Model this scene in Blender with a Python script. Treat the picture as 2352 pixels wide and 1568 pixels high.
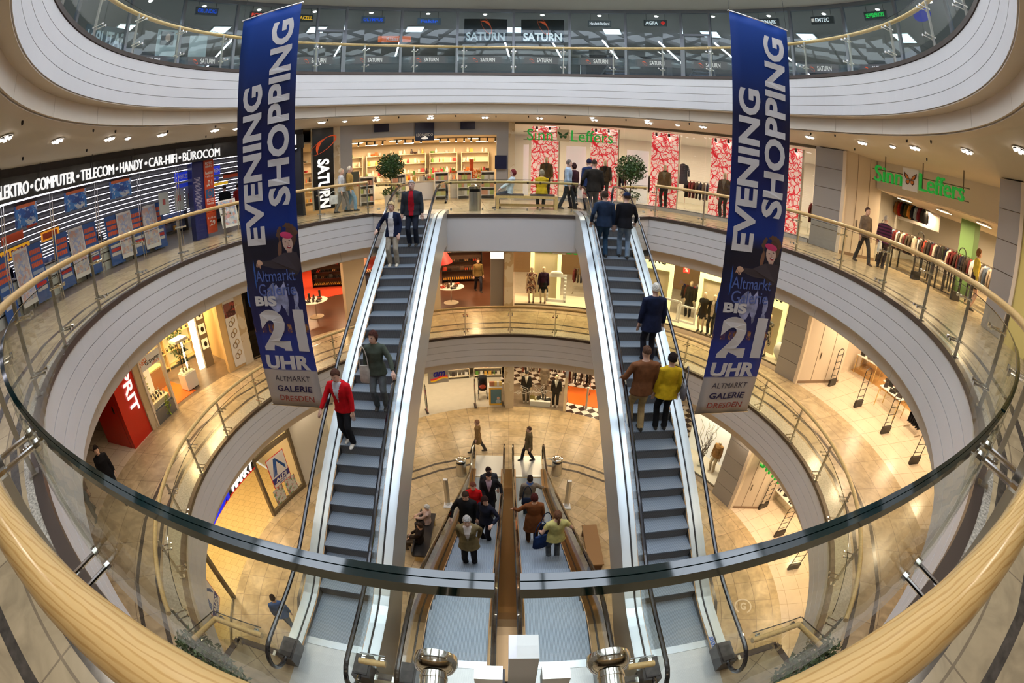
import bpy, bmesh, math, random
from mathutils import Vector, Matrix
S = bpy.context.scene
COL = S.collection
for o in list(bpy.data.objects): bpy.data.objects.remove(o)
PI = math.pi
rad = math.radians
rng = random.Random(7)

# ------------------------------------------------------------------ camera
# full-frame 15 mm fisheye leaning over the first-floor balustrade
cam_d = bpy.data.cameras.new('camera')
cam = bpy.data.objects.new('camera', cam_d)
COL.objects.link(cam)
cam_d.type = 'PANO'
cam_d.sensor_fit = 'HORIZONTAL'
cam_d.sensor_width = 36.0
cam_d.sensor_height = 24.0
cam_d.clip_start = 0.01
cam_d.clip_end = 300
for owner in (cam_d, getattr(cam_d, 'cycles', None)):
    try:
        owner.panorama_type = 'FISHEYE_EQUISOLID'
        owner.fisheye_lens = 1008.6 / 2352 * 36.0
        owner.fisheye_fov = rad(200)
    except Exception:
        pass
_p, _y, _r = rad(90 - 23.1226), rad(-0.3305), rad(0.7549)
cam.matrix_world = Matrix.Translation((0, -8.05, 11.5)) @ (Matrix.Rotation(_y, 4, 'Z') @ Matrix.Rotation(_p, 4, 'X') @ Matrix.Rotation(_r, 4, 'Z'))
S.camera = cam

# ------------------------------------------------------------------ exposure, sky
S.view_settings.view_transform = 'Standard'
S.view_settings.look = 'None'
S.view_settings.gamma = 1.0
S.view_settings.use_curve_mapping = False
S.view_settings.exposure = 0.0
S.cycles.max_bounces = 5
S.cycles.diffuse_bounces = 2
S.cycles.glossy_bounces = 2
S.cycles.transmission_bounces = 4
S.cycles.transparent_max_bounces = 24
S.cycles.caustics_reflective = False
S.cycles.caustics_refractive = False
S.cycles.sample_clamp_indirect = 4.0
S.cycles.use_adaptive_sampling = True
S.cycles.adaptive_threshold = 0.12
S.cycles.use_denoising = True
W = bpy.data.worlds.new('sky')
S.world = W
W.use_nodes = True
_bg = W.node_tree.nodes['Background']
_bg.inputs[0].default_value = (0.80, 0.88, 1.0, 1)
_bg.inputs[1].default_value = 4.9

# ------------------------------------------------------------------ materials
def nodes_of(m):
    return m.node_tree.nodes, m.node_tree.links
def mat(name, col, rough=0.5, metal=0.0, emit=0.0, ecol=None, noise=0.0, nscale=6.0, spec=0.5, bump=0.0, coat=0.0):
    m = bpy.data.materials.new(name)
    m.use_nodes = True
    n, l = nodes_of(m)
    b = n['Principled BSDF']
    c4 = (col[0], col[1], col[2], 1)
    b.inputs['Base Color'].default_value = c4
    b.inputs['Roughness'].default_value = rough
    b.inputs['Metallic'].default_value = metal
    b.inputs['Specular IOR Level'].default_value = spec
    if coat: b.inputs['Coat Weight'].default_value = coat
    if emit:
        e = ecol or col
        b.inputs['Emission Color'].default_value = (e[0], e[1], e[2], 1)
        b.inputs['Emission Strength'].default_value = emit
    if noise or bump:
        tc = n.new('ShaderNodeTexCoord')
        t = n.new('ShaderNodeTexNoise')
        t.inputs['Scale'].default_value = nscale
        t.inputs['Detail'].default_value = 4
        l.new(tc.outputs['Object'], t.inputs['Vector'])
        if noise:
            r = n.new('ShaderNodeValToRGB')
            r.color_ramp.elements[0].color = tuple(max(0, x * (1 - noise)) for x in col) + (1,)
            r.color_ramp.elements[1].color = tuple(min(1, x * (1 + noise)) for x in col) + (1,)
            r.color_ramp.elements[0].position = 0.3
            r.color_ramp.elements[1].position = 0.7
            l.new(t.outputs['Fac'], r.inputs['Fac'])
            l.new(r.outputs['Color'], b.inputs['Base Color'])
        if bump:
            bp = n.new('ShaderNodeBump')
            bp.inputs['Strength'].default_value = bump
            bp.inputs['Distance'].default_value = 0.02
            l.new(t.outputs['Fac'], bp.inputs['Height'])
            l.new(bp.outputs['Normal'], b.inputs['Normal'])
    return m
def glass_mat(name, tint=(0.97, 0.98, 0.97), refl=1.0, rough=0.0):
    m = bpy.data.materials.new(name)
    m.use_nodes = True
    n, l = nodes_of(m)
    n.remove(n['Principled BSDF'])
    out = n['Material Output']
    tr = n.new('ShaderNodeBsdfTransparent'); tr.inputs[0].default_value = tint + (1,)
    gl = n.new('ShaderNodeBsdfGlossy'); gl.inputs['Roughness'].default_value = rough
    lw = n.new('ShaderNodeLayerWeight'); lw.inputs['Blend'].default_value = 0.5
    pw = n.new('ShaderNodeMath'); pw.operation = 'POWER'; pw.inputs[1].default_value = 5.0
    fr = n.new('ShaderNodeMath'); fr.operation = 'MULTIPLY_ADD'; fr.inputs[1].default_value = 0.5; fr.inputs[2].default_value = 0.02
    l.new(lw.outputs['Facing'], pw.inputs[0]); l.new(pw.outputs[0], fr.inputs[0])
    mu = n.new('ShaderNodeMath'); mu.operation = 'MULTIPLY'; mu.inputs[1].default_value = refl
    mx = n.new('ShaderNodeMixShader')
    l.new(fr.outputs[0], mu.inputs[0]); l.new(mu.outputs[0], mx.inputs[0])
    l.new(tr.outputs[0], mx.inputs[1]); l.new(gl.outputs[0], mx.inputs[2])
    l.new(mx.outputs[0], out.inputs['Surface'])
    return m
def tile_mat(name, c1, c2, mortar, w, h, polar=False, rough=0.2, mort=0.012, veins=0.35, offset=0.5):
    """stone tiles; polar = joints follow the round void"""
    m = bpy.data.materials.new(name)
    m.use_nodes = True
    n, l = nodes_of(m)
    b = n['Principled BSDF']
    b.inputs['Roughness'].default_value = rough
    tc = n.new('ShaderNodeTexCoord')
    br = n.new('ShaderNodeTexBrick')
    br.offset = offset
    br.inputs['Color1'].default_value = c1 + (1,)
    br.inputs['Color2'].default_value = c2 + (1,)
    br.inputs['Mortar'].default_value = mortar + (1,)
    br.inputs['Scale'].default_value = 1.0
    br.inputs['Mortar Size'].default_value = mort
    br.inputs['Brick Width'].default_value = w
    br.inputs['Row Height'].default_value = h
    if polar:
        sp = n.new('ShaderNodeSeparateXYZ'); l.new(tc.outputs['Object'], sp.inputs[0])
        at = n.new('ShaderNodeMath'); at.operation = 'ARCTAN2'
        l.new(sp.outputs['X'], at.inputs[0]); l.new(sp.outputs['Y'], at.inputs[1])
        sc = n.new('ShaderNodeMath'); sc.operation = 'MULTIPLY'; sc.inputs[1].default_value = 9.5
        l.new(at.outputs[0], sc.inputs[0])
        ln = n.new('ShaderNodeVectorMath'); ln.operation = 'LENGTH'
        l.new(tc.outputs['Object'], ln.inputs[0])
        cb = n.new('ShaderNodeCombineXYZ')
        l.new(sc.outputs[0], cb.inputs[0]); l.new(ln.outputs['Value'], cb.inputs[1])
        l.new(cb.outputs[0], br.inputs['Vector'])
    else:
        l.new(tc.outputs['Object'], br.inputs['Vector'])
    ns = n.new('ShaderNodeTexNoise'); ns.inputs['Scale'].default_value = 2.3; ns.inputs['Detail'].default_value = 8
    ns.inputs['Distortion'].default_value = 1.6
    l.new(tc.outputs['Object'], ns.inputs['Vector'])
    mp = n.new('ShaderNodeMapRange'); mp.inputs[1].default_value = 0.3; mp.inputs[2].default_value = 0.7
    mp.inputs[3].default_value = 1 - veins * 0.75; mp.inputs[4].default_value = 1 + veins * 0.4
    l.new(ns.outputs['Fac'], mp.inputs[0])
    mx = n.new('ShaderNodeMix'); mx.data_type = 'RGBA'; mx.blend_type = 'MULTIPLY'; mx.inputs[0].default_value = 1
    l.new(br.outputs['Color'], mx.inputs[6]); l.new(mp.outputs[0], mx.inputs[7])
    l.new(mx.outputs[2], b.inputs['Base Color'])
    return m
def wood_mat(name, c1, c2, scale=(1, 1, 1), wscale=3.0, rough=0.3, dist=6.0):
    m = bpy.data.materials.new(name)
    m.use_nodes = True
    n, l = nodes_of(m)
    b = n['Principled BSDF']; b.inputs['Roughness'].default_value = rough
    tc = n.new('ShaderNodeTexCoord'); mp = n.new('ShaderNodeMapping')
    mp.inputs['Scale'].default_value = scale
    l.new(tc.outputs['Object'], mp.inputs['Vector'])
    w = n.new('ShaderNodeTexWave'); w.bands_direction = 'Y'
    w.inputs['Scale'].default_value = wscale; w.inputs['Distortion'].default_value = dist
    w.inputs['Detail'].default_value = 3; w.inputs['Detail Scale'].default_value = 1.2
    l.new(mp.outputs[0], w.inputs['Vector'])
    r = n.new('ShaderNodeValToRGB')
    r.color_ramp.elements[0].color = c2 + (1,); r.color_ramp.elements[1].color = c1 + (1,)
    r.color_ramp.elements[0].position = 0.0; r.color_ramp.elements[1].position = 0.35
    l.new(w.outputs['Fac'], r.inputs['Fac']); l.new(r.outputs['Color'], b.inputs['Base Color'])
    return m
def stripe_mat(name, c1, c2, axis='X', scale=40, rough=0.4, metal=0.0):
    m = bpy.data.materials.new(name)
    m.use_nodes = True
    n, l = nodes_of(m)
    b = n['Principled BSDF']; b.inputs['Roughness'].default_value = rough; b.inputs['Metallic'].default_value = metal
    tc = n.new('ShaderNodeTexCoord')
    w = n.new('ShaderNodeTexWave'); w.bands_direction = axis; w.inputs['Scale'].default_value = scale
    l.new(tc.outputs['Object'], w.inputs['Vector'])
    r = n.new('ShaderNodeValToRGB')
    r.color_ramp.elements[0].color = c1 + (1,); r.color_ramp.elements[1].color = c2 + (1,)
    l.new(w.outputs['Fac'], r.inputs['Fac']); l.new(r.outputs['Color'], b.inputs['Base Color'])
    return m
def patch_mat(name, cols, scale=8.0, emit=0.0, rough=0.5):
    """blotches of several colours (printed posters, patterned cloth)"""
    m = bpy.data.materials.new(name)
    m.use_nodes = True
    n, l = nodes_of(m)
    b = n['Principled BSDF']; b.inputs['Roughness'].default_value = rough
    tc = n.new('ShaderNodeTexCoord')
    v = n.new('ShaderNodeTexVoronoi'); v.inputs['Scale'].default_value = scale
    wn = n.new('ShaderNodeTexNoise'); wn.inputs['Scale'].default_value = scale * 1.7; wn.inputs['Detail'].default_value = 3
    l.new(tc.outputs['Object'], wn.inputs['Vector'])
    wx = n.new('ShaderNodeMix'); wx.data_type = 'RGBA'; wx.blend_type = 'ADD'; wx.inputs[0].default_value = 2.2 / scale
    l.new(tc.outputs['Object'], wx.inputs[6]); l.new(wn.outputs['Color'], wx.inputs[7])
    l.new(wx.outputs[2], v.inputs['Vector'])
    sp = n.new('ShaderNodeSeparateColor'); l.new(v.outputs['Color'], sp.inputs[0])
    r = n.new('ShaderNodeValToRGB'); r.color_ramp.interpolation = 'CONSTANT'
    els = r.color_ramp.elements
    els[0].color = cols[0] + (1,); els[1].color = cols[1] + (1,)
    els[1].position = 1 / len(cols)
    for i, c in enumerate(cols[2:], 2):
        e = els.new(i / len(cols)); e.color = c + (1,)
    l.new(sp.outputs[0], r.inputs['Fac']); l.new(r.outputs['Color'], b.inputs['Base Color'])
    if emit:
        l.new(r.outputs['Color'], b.inputs['Emission Color']); b.inputs['Emission Strength'].default_value = emit
    return m
def scribble_mat(name, c1, c2, scale=9.0, width=0.07, emit=0.0):
    """net of bent lines, as printed on the red window panels"""
    m = bpy.data.materials.new(name)
    m.use_nodes = True
    n, l = nodes_of(m)
    b = n['Principled BSDF']; b.inputs['Roughness'].default_value = 0.5
    tc = n.new('ShaderNodeTexCoord')
    ns = n.new('ShaderNodeTexNoise'); ns.inputs['Scale'].default_value = 2.5
    l.new(tc.outputs['Object'], ns.inputs['Vector'])
    ad = n.new('ShaderNodeMix'); ad.data_type = 'RGBA'; ad.blend_type = 'ADD'; ad.inputs[0].default_value = 0.35
    l.new(tc.outputs['Object'], ad.inputs[6]); l.new(ns.outputs['Color'], ad.inputs[7])
    v = n.new('ShaderNodeTexVoronoi'); v.feature = 'DISTANCE_TO_EDGE'; v.inputs['Scale'].default_value = scale
    l.new(ad.outputs[2], v.inputs['Vector'])
    v2 = n.new('ShaderNodeTexVoronoi'); v2.feature = 'DISTANCE_TO_EDGE'; v2.inputs['Scale'].default_value = scale * 0.53
    l.new(ad.outputs[2], v2.inputs['Vector'])
    mn = n.new('ShaderNodeMath'); mn.operation = 'MINIMUM'
    l.new(v.outputs['Distance'], mn.inputs[0]); l.new(v2.outputs['Distance'], mn.inputs[1])
    r = n.new('ShaderNodeValToRGB')
    r.color_ramp.elements[0].color = c1 + (1,); r.color_ramp.elements[1].color = c2 + (1,)
    r.color_ramp.elements[0].position = width; r.color_ramp.elements[1].position = width + 0.04
    l.new(mn.outputs[0], r.inputs['Fac']); l.new(r.outputs['Color'], b.inputs['Base Color'])
    if emit:
        l.new(r.outputs['Color'], b.inputs['Emission Color']); b.inputs['Emission Strength'].default_value = emit
    return m
def checker_mat(name, c1, c2, scale):
    m = bpy.data.materials.new(name)
    m.use_nodes = True
    n, l = nodes_of(m)
    b = n['Principled BSDF']; b.inputs['Roughness'].default_value = 0.3
    tc = n.new('ShaderNodeTexCoord'); mp = n.new('ShaderNodeMapping')
    mp.inputs['Location'].default_value = (0, 0, 0.37)
    mp.inputs['Rotation'].default_value = (0, 0, -0.36)
    l.new(tc.outputs['Object'], mp.inputs['Vector'])
    c = n.new('ShaderNodeTexChecker'); c.inputs['Scale'].default_value = scale
    c.inputs['Color1'].default_value = c1 + (1,); c.inputs['Color2'].default_value = c2 + (1,)
    l.new(mp.outputs[0], c.inputs['Vector']); l.new(c.outputs['Color'], b.inputs['Base Color'])
    return m
_cc = {}
def flat(col, rough=0.6, **k):
    key = (tuple(round(c, 3) for c in col), rough, tuple(sorted(k.items())))
    if key not in _cc: _cc[key] = mat('paint', col, rough, **k)
    return _cc[key]
def cloth(col):
    key = ('cloth', tuple(round(c, 3) for c in col))
    if key not in _cc: _cc[key] = mat('cloth', col, 0.85, noise=0.22, nscale=8, spec=0.2, bump=0.55)
    return _cc[key]

M = {}
M['fascia'] = mat('fascia_panel', (0.76, 0.735, 0.72), 0.45, noise=0.02, nscale=0.7)
M['joint'] = mat('panel_joint', (0.30, 0.20, 0.13), 0.7)
M['cove'] = mat('cove_plaster', (0.78, 0.68, 0.55), 0.6)
M['ceiling'] = mat('ceiling_plaster', (0.76, 0.68, 0.55), 0.65, noise=0.02, nscale=0.8)
M['stone'] = tile_mat('beige_limestone_tiles', (0.60, 0.475, 0.30), (0.50, 0.385, 0.235), (0.30, 0.23, 0.15), 1.15, 0.62, polar=True, rough=0.26, mort=0.008, offset=0.0)
M['stone_b'] = tile_mat('ground_limestone_tiles', (0.62, 0.475, 0.28), (0.50, 0.365, 0.19), (0.28, 0.2, 0.12), 0.95, 0.62, polar=True, rough=0.30, mort=0.010, offset=0.0)
M['granite'] = mat('speckled_granite', (0.50, 0.46, 0.40), 0.18, noise=0.5, nscale=38)
M['inlay'] = mat('dark_stone_inlay', (0.10, 0.085, 0.07), 0.2, noise=0.3, nscale=12)
M['white_tile'] = tile_mat('white_shop_tiles', (0.80, 0.67, 0.52), (0.77, 0.64, 0.50), (0.50, 0.38, 0.26), 0.62, 0.62, polar=True, rough=0.18, mort=0.008, veins=0.06, offset=0.0)
M['yellow_tile'] = tile_mat('yellow_entrance_tiles', (0.80, 0.60, 0.28), (0.76, 0.56, 0.25), (0.55, 0.38, 0.16), 0.30, 0.30, rough=0.3, mort=0.008, veins=0.06)
M['dark_wood'] = wood_mat('dark_brown_floorboards', (0.13, 0.055, 0.03), (0.075, 0.03, 0.016), (1, 1, 1), 2.2, 0.28, 1.5)
M['oak_floor'] = wood_mat('oak_strip_floor', (0.62, 0.34, 0.12), (0.42, 0.20, 0.06), (1, 1, 1), 4.0, 0.3, 1.0)
M['orange_floor'] = mat('orange_floor', (0.80, 0.16, 0.02), 0.4)
M['red_carpet'] = mat('red_carpet', (0.62, 0.055, 0.012), 0.9, noise=0.15, nscale=30)
M['checker'] = checker_mat('black_white_checker', (0.04, 0.02, 0.015), (0.85, 0.78, 0.72), 2.9)
M['grey_floor'] = mat('grey_brown_floor', (0.20, 0.15, 0.11), 0.35, noise=0.15, nscale=4)
M['pale_floor'] = mat('pale_grey_floor', (0.62, 0.57, 0.48), 0.25, noise=0.04, nscale=3)
M['ash'] = wood_mat('ash_wood', (0.76, 0.50, 0.20), (0.62, 0.36, 0.12), (0.16, 1.0, 0.8), 30.0, 0.22, 7.0)
M['ash_far'] = mat('ash_handrail', (0.72, 0.50, 0.20), 0.3, noise=0.12, nscale=20)
M['steel'] = mat('brushed_steel', (0.62, 0.60, 0.56), 0.28, 1.0)
M['chrome'] = mat('polished_steel', (0.80, 0.78, 0.74), 0.12, 1.0)
M['deck'] = mat('aluminium_decking', (0.72, 0.78, 0.82), 0.30, 0.85)
M['deck_bronze'] = mat('bronze_decking', (0.25, 0.155, 0.075), 0.3, 1.0)
M['dark_metal'] = mat('dark_metal', (0.045, 0.04, 0.04), 0.35, 0.5)
M['edge'] = mat('floor_edge_profile', (0.10, 0.075, 0.065), 0.4, 0.4)
M['rubber'] = mat('black_handrail_rubber', (0.006, 0.008, 0.014), 0.16, 0.0, coat=0.6)
M['rubber_brown'] = mat('dark_handrail_rubber', (0.03, 0.018, 0.010), 0.18, 0.0, coat=0.6)
M['tread'] = stripe_mat('ribbed_step_tread', (0.16, 0.20, 0.25), (0.40, 0.47, 0.55), 'X', 16, 0.4, 0.4)
M['riser'] = stripe_mat('ribbed_step_riser', (0.10, 0.095, 0.095), (0.26, 0.25, 0.245), 'X', 16, 0.5, 0.3)
M['comb'] = stripe_mat('ribbed_landing_plate', (0.62, 0.64, 0.64), (0.74, 0.76, 0.76), 'X', 20, 0.35, 0.5)
M['skirt'] = mat('escalator_skirt', (0.16, 0.15, 0.14), 0.4, 0.5)
M['brush'] = mat('orange_brush_strip', (0.75, 0.45, 0.22), 0.5)
M['cladding'] = mat('pale_cladding', (0.56, 0.55, 0.52), 0.32, 0.25)
M['glass'] = glass_mat('clear_glass', (0.97, 0.985, 0.97))
M['glass_rail'] = glass_mat('balustrade_glass', (0.965, 0.975, 0.93))
M['glass_cool'] = glass_mat('shopfront_glass', (0.86, 0.93, 0.95), 1.5)
M['glass_edge'] = mat('green_glass_edge', (0.002, 0.014, 0.015), 0.05, 0.0, spec=1.0)
M['pillar'] = mat('grey_metal_panel', (0.36, 0.35, 0.35), 0.38, 0.3)
M['limestone'] = patch_mat('limestone_blocks', [(0.62, 0.52, 0.36), (0.70, 0.62, 0.48), (0.55, 0.42, 0.25)], 1.6, rough=0.5)
M['panel_white'] = mat('cream_wall_panel', (0.82, 0.70, 0.56), 0.45)
M['shop_wall'] = mat('warm_shop_wall', (0.78, 0.66, 0.48), 0.6)
M['shop_white'] = mat('white_shop_wall', (0.85, 0.82, 0.76), 0.6)
M['black'] = mat('black_panel', (0.008, 0.008, 0.009), 0.25)
M['navy'] = mat('navy_panel', (0.008, 0.010, 0.045), 0.3)
M['dark_shop'] = mat('dark_shop_ceiling', (0.02, 0.018, 0.02), 0.6)
M['frame_grey'] = mat('grey_window_frame', (0.20, 0.21, 0.23), 0.35, 0.5)
M['frame_bronze'] = mat('bronze_door_frame', (0.15, 0.12, 0.08), 0.4, 0.4)
M['white_letter'] = mat('lit_white_letters', (0.95, 0.95, 0.95), 0.4, emit=0.8)
M['green_letter'] = mat('lit_green_letters', (0.01, 0.50, 0.06), 0.4, emit=0.22)
M['lamp'] = mat('lamp_lens', (1, 0.95, 0.9), 0.3, emit=14, ecol=(1.0, 0.90, 0.80))
M['lamp_cool'] = mat('cool_lamp_lens', (1, 1, 1), 0.3, emit=9, ecol=(0.9, 0.9, 1.0))
M['tube'] = mat('fluorescent_tube', (1, 1, 1), 0.3, emit=3.5, ecol=(0.88, 0.86, 1.0))
M['white'] = flat((0.85, 0.84, 0.82))
M['leaf'] = mat('green_leaves', (0.035, 0.085, 0.018), 0.4, noise=0.5, nscale=14)
M['leaf_pale'] = mat('grey_green_leaves', (0.09, 0.13, 0.06), 0.5, noise=0.5, nscale=14)
M['bark'] = mat('bark', (0.10, 0.065, 0.04), 0.8, noise=0.3, nscale=20)

# ------------------------------------------------------------------ mesh builder
def P(R, a, z=0.0):
    t = rad(a)
    return Vector((R * math.sin(t), R * math.cos(t), z))
def frame(R, a, z=0.0):
    """local x along the shopfront, y away from the void, z up"""
    return Matrix.Translation(P(R, a, z)) @ Matrix.Rotation(-rad(a), 4, 'Z')
class MB:
    def __init__(s): s.v, s.f, s.m = [], [], []
    def add(s, vs, fs, mi=0, X=None):
        b = len(s.v)
        for p in vs:
            p = Vector(p)
            s.v.append(tuple(X @ p if X is not None else p))
        for f in fs:
            s.f.append(tuple(b + i for i in f)); s.m.append(mi)
        return s
    def box(s, c, d, mi=0, X=None, rz=0.0):
        x, y, z = d[0] / 2, d[1] / 2, d[2] / 2
        vs = [(sx * x, sy * y, sz * z) for sz in (-1, 1) for sy in (-1, 1) for sx in (-1, 1)]
        T = Matrix.Translation(c) @ Matrix.Rotation(rz, 4, 'Z')
        if X is not None: T = X @ T
        return s.add(vs, [(0, 2, 3, 1), (4, 5, 7, 6), (0, 1, 5, 4), (2, 6, 7, 3), (0, 4, 6, 2), (1, 3, 7, 5)], mi, T)
    def arc(s, R0, R1, z0, z1, a0, a1, mi=0, step=3.0, mtop=None):
        n = max(1, int(math.ceil(abs(a1 - a0) / step)))
        full = abs(a1 - a0) >= 359.99
        vs, fs, top = [], [], []
        for i in range(n + (0 if full else 1)):
            a = a0 + (a1 - a0) * i / n
            vs += [P(R0, a, z0), P(R1, a, z0), P(R1, a, z1), P(R0, a, z1)]
        m = n + (0 if full else 1)
        for i in range(n):
            j = (i + 1) % m
            A, B = 4 * i, 4 * j
            for k in range(4):
                q = (k + 1) % 4
                (top if k == 2 else fs).append((A + k, A + q, B + q, B + k))
        if not full:
            fs += [(0, 3, 2, 1), (4 * n, 4 * n + 1, 4 * n + 2, 4 * n + 3)]
        b = len(s.v)
        s.add(vs, fs, mi)
        for f in top:
            s.f.append(tuple(b + i for i in f)); s.m.append(mi if mtop is None else mtop)
        return s
    def prism(s, pts, z0, z1, mi=0, X=None, mtop=None):
        n = len(pts)
        vs = [(p[0], p[1], z0) for p in pts] + [(p[0], p[1], z1) for p in pts]
        b = len(s.v)
        s.add(vs, [tuple(reversed(range(n)))] + [(i, (i + 1) % n, n + (i + 1) % n, n + i) for i in range(n)], mi, X)
        s.f.append(tuple(b + n + i for i in range(n))); s.m.append(mi if mtop is None else mtop)
        return s
    def tube(s, pts, r, n=8, mi=0, X=None, caps=True, squash=1.0):
        pts = [Vector(p) for p in pts]
        rs = r if isinstance(r, (list, tuple)) else [r] * len(pts)
        vs, fs = [], []
        up = None
        for i, p in enumerate(pts):
            t = (pts[min(i + 1, len(pts) - 1)] - pts[max(i - 1, 0)])
            t = t.normalized() if t.length > 1e-9 else Vector((0, 0, 1))
            if up is None: up = Vector((0, 0, 1)) if abs(t.z) < 0.9 else Vector((0, 1, 0))
            u = t.cross(up)
            if u.length < 1e-6: u = t.cross(Vector((1, 0, 0)))
            u.normalize(); w = u.cross(t).normalized(); up = w
            for k in range(n):
                a = 2 * PI * k / n
                vs.append(p + u * (math.cos(a) * rs[i]) + w * (math.sin(a) * rs[i] * squash))
        for i in range(len(pts) - 1):
            for k in range(n):
                q = (k + 1) % n
                fs.append((i * n + k, i * n + q, (i + 1) * n + q, (i + 1) * n + k))
        if caps:
            fs.append(tuple(reversed(range(n))))
            fs.append(tuple((len(pts) - 1) * n + k for k in range(n)))
        return s.add(vs, fs, mi, X)
    def loft(s, rings, n=12, mi=0, X=None):
        """rings: (centre, rx, ry) with rx along x and ry along y (or given axes)"""
        vs, fs = [], []
        for rg in rings:
            c, rx, ry = Vector(rg[0]), rg[1], rg[2]
            ux = rg[3] if len(rg) > 3 else Vector((1, 0, 0))
            uy = rg[4] if len(rg) > 4 else Vector((0, 1, 0))
            for k in range(n):
                a = 2 * PI * k / n
                vs.append(c + ux * (rx * math.cos(a)) + uy * (ry * math.sin(a)))
        for i in range(len(rings) - 1):
            for k in range(n):
                q = (k + 1) % n
                fs.append((i * n + k, i * n + q, (i + 1) * n + q, (i + 1) * n + k))
        fs.append(tuple(reversed(range(n)))); fs.append(tuple((len(rings) - 1) * n + k for k in range(n)))
        return s.add(vs, fs, mi, X)
    def lathe(s, prof, n=16, c=(0, 0, 0), mi=0, X=None):
        return s.loft([((c[0], c[1], c[2] + z), r, r) for r, z in prof], n, mi, X)
    def ball(s, c, r, n=10, m=7, mi=0, X=None):
        r = r if isinstance(r, (tuple, list)) else (r, r, r)
        rings = []
        for j in range(m + 1):
            a = -PI / 2 + PI * j / m
            k = max(math.cos(a), 0.02)
            rings.append(((c[0], c[1], c[2] + r[2] * math.sin(a)), r[0] * k, r[1] * k))
        return s.loft(rings, n, mi, X)
    def build(s, name, mats, parent=None, smooth=False, X=None, bevel=0):
        me = bpy.data.meshes.new(name)
        me.from_pydata(s.v, [], s.f)
        mats = mats if isinstance(mats, (list, tuple)) else [mats]
        for m in mats: me.materials.append(m)
        if len(mats) > 1: me.polygons.foreach_set('material_index', s.m)
        if smooth:
            me.polygons.foreach_set('use_smooth', [True] * len(me.polygons))
            me.set_sharp_from_angle(angle=rad(40))
        me.update()
        o = bpy.data.objects.new(name, me)
        COL.objects.link(o)
        if X is not None: o.matrix_local = X
        if parent is not None: o.parent = parent
        return o
def tag(o, label, cat, group=None, kind=None):
    o['label'] = label; o['category'] = cat
    if group: o['group'] = group
    if kind: o['kind'] = kind
    return o
def thing(name, label, cat, X=None, group=None):
    o = bpy.data.objects.new(name, None)
    o.empty_display_size = 0.1
    COL.objects.link(o)
    if X is not None: o.matrix_world = X if isinstance(X, Matrix) else Matrix.Translation(X)
    return tag(o, label, cat, group)
def struct(o): o['kind'] = 'structure'; return o
def dup(root, X, label=None, group=None):
    r = root.copy(); COL.objects.link(r); r.matrix_world = X
    if label: r['label'] = label
    if group: r['group'] = group
    for c in root.children:
        d = c.copy(); COL.objects.link(d); d.parent = r
        for g in c.children:
            e = g.copy(); COL.objects.link(e); e.parent = d
    return r
def fr(x, y, z, yaw=0.0): return Matrix.Translation((x, y, z)) @ Matrix.Rotation(rad(yaw), 4, 'Z')

# ------------------------------------------------------------------ lettering
_tc = {}
def glyphs(txt, bold=0.0, shear=0.0):
    key = (txt, bold, shear)
    if key in _tc: return _tc[key]
    c = bpy.data.curves.new('lettering', 'FONT')
    c.body = txt; c.size = 1; c.shear = shear; c.offset = bold; c.resolution_u = 3
    c.align_x = 'CENTER'
    o = bpy.data.objects.new('lettering', c)
    COL.objects.link(o)
    bpy.context.view_layer.update()
    me = bpy.data.meshes.new_from_object(o.evaluated_get(bpy.context.evaluated_depsgraph_get()))
    vs = [tuple(v.co) for v in me.vertices]; fs = [tuple(p.vertices) for p in me.polygons]
    bpy.data.objects.remove(o); bpy.data.curves.remove(c); bpy.data.meshes.remove(me)
    _tc[key] = (vs, fs)
    return vs, fs
def text(mb, txt, w, h, cx=0, cy=0, bold=0.0, shear=0.0, mi=0, X=None, depth=0.0, bend=None, back=False, rot=0.0):
    """fit txt into w x h centred on (cx, cy) of the local x-z plane, facing -y; bend = (R, angle, z) wraps it round the shopfront"""
    vs, fs = glyphs(txt, bold, shear)
    xs = [v[0] for v in vs]; ys = [v[1] for v in vs]
    x0, x1, y0, y1 = min(xs), max(xs), min(ys), max(ys)
    out = []
    for d in ((0, depth) if depth else (0,)):
        for v in vs:
            x = (v[0] - (x0 + x1) / 2) / max(x1 - x0, 1e-6) * w; y = (v[1] - (y0 + y1) / 2) / max(y1 - y0, 1e-6) * h
            if rot: x, y = x * math.cos(rot) - y * math.sin(rot), x * math.sin(rot) + y * math.cos(rot)
            x += cx; y += cy
            if bend: out.append(P(bend[0] - depth + d, bend[1] + math.degrees(x / bend[0]), bend[2] + y))
            else: out.append(Vector((x, d - depth, y)))
    n = len(vs)
    faces = list(fs)
    if depth:
        from collections import Counter
        ec = Counter()
        for f in fs:
            for i in range(len(f)): ec[frozenset((f[i], f[(i + 1) % len(f)]))] += 1
        for f in fs:
            for i in range(len(f)):
                a, b = f[i], f[(i + 1) % len(f)]
                if ec[frozenset((a, b))] == 1: faces.append((a, a + n, b + n, b))
    mb.add(out, faces, mi, X)
    return mb
# ================================================================== the building shell
RV = 7.86                                   # radius of the round void
LB, LE, L1, L2 = 0.0, 5.0, 10.0, 15.0       # floor heights
MOD = 360 / 28
BAY1, BAYE = 36.3, 143.4                    # bays where the escalators land

def floor_arcs(name, z, a0, a1, R0, R1, m, thick=0.25):
    return struct(MB().arc(R0, R1, z - thick, z, a0, a1).build(name, m))

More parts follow.
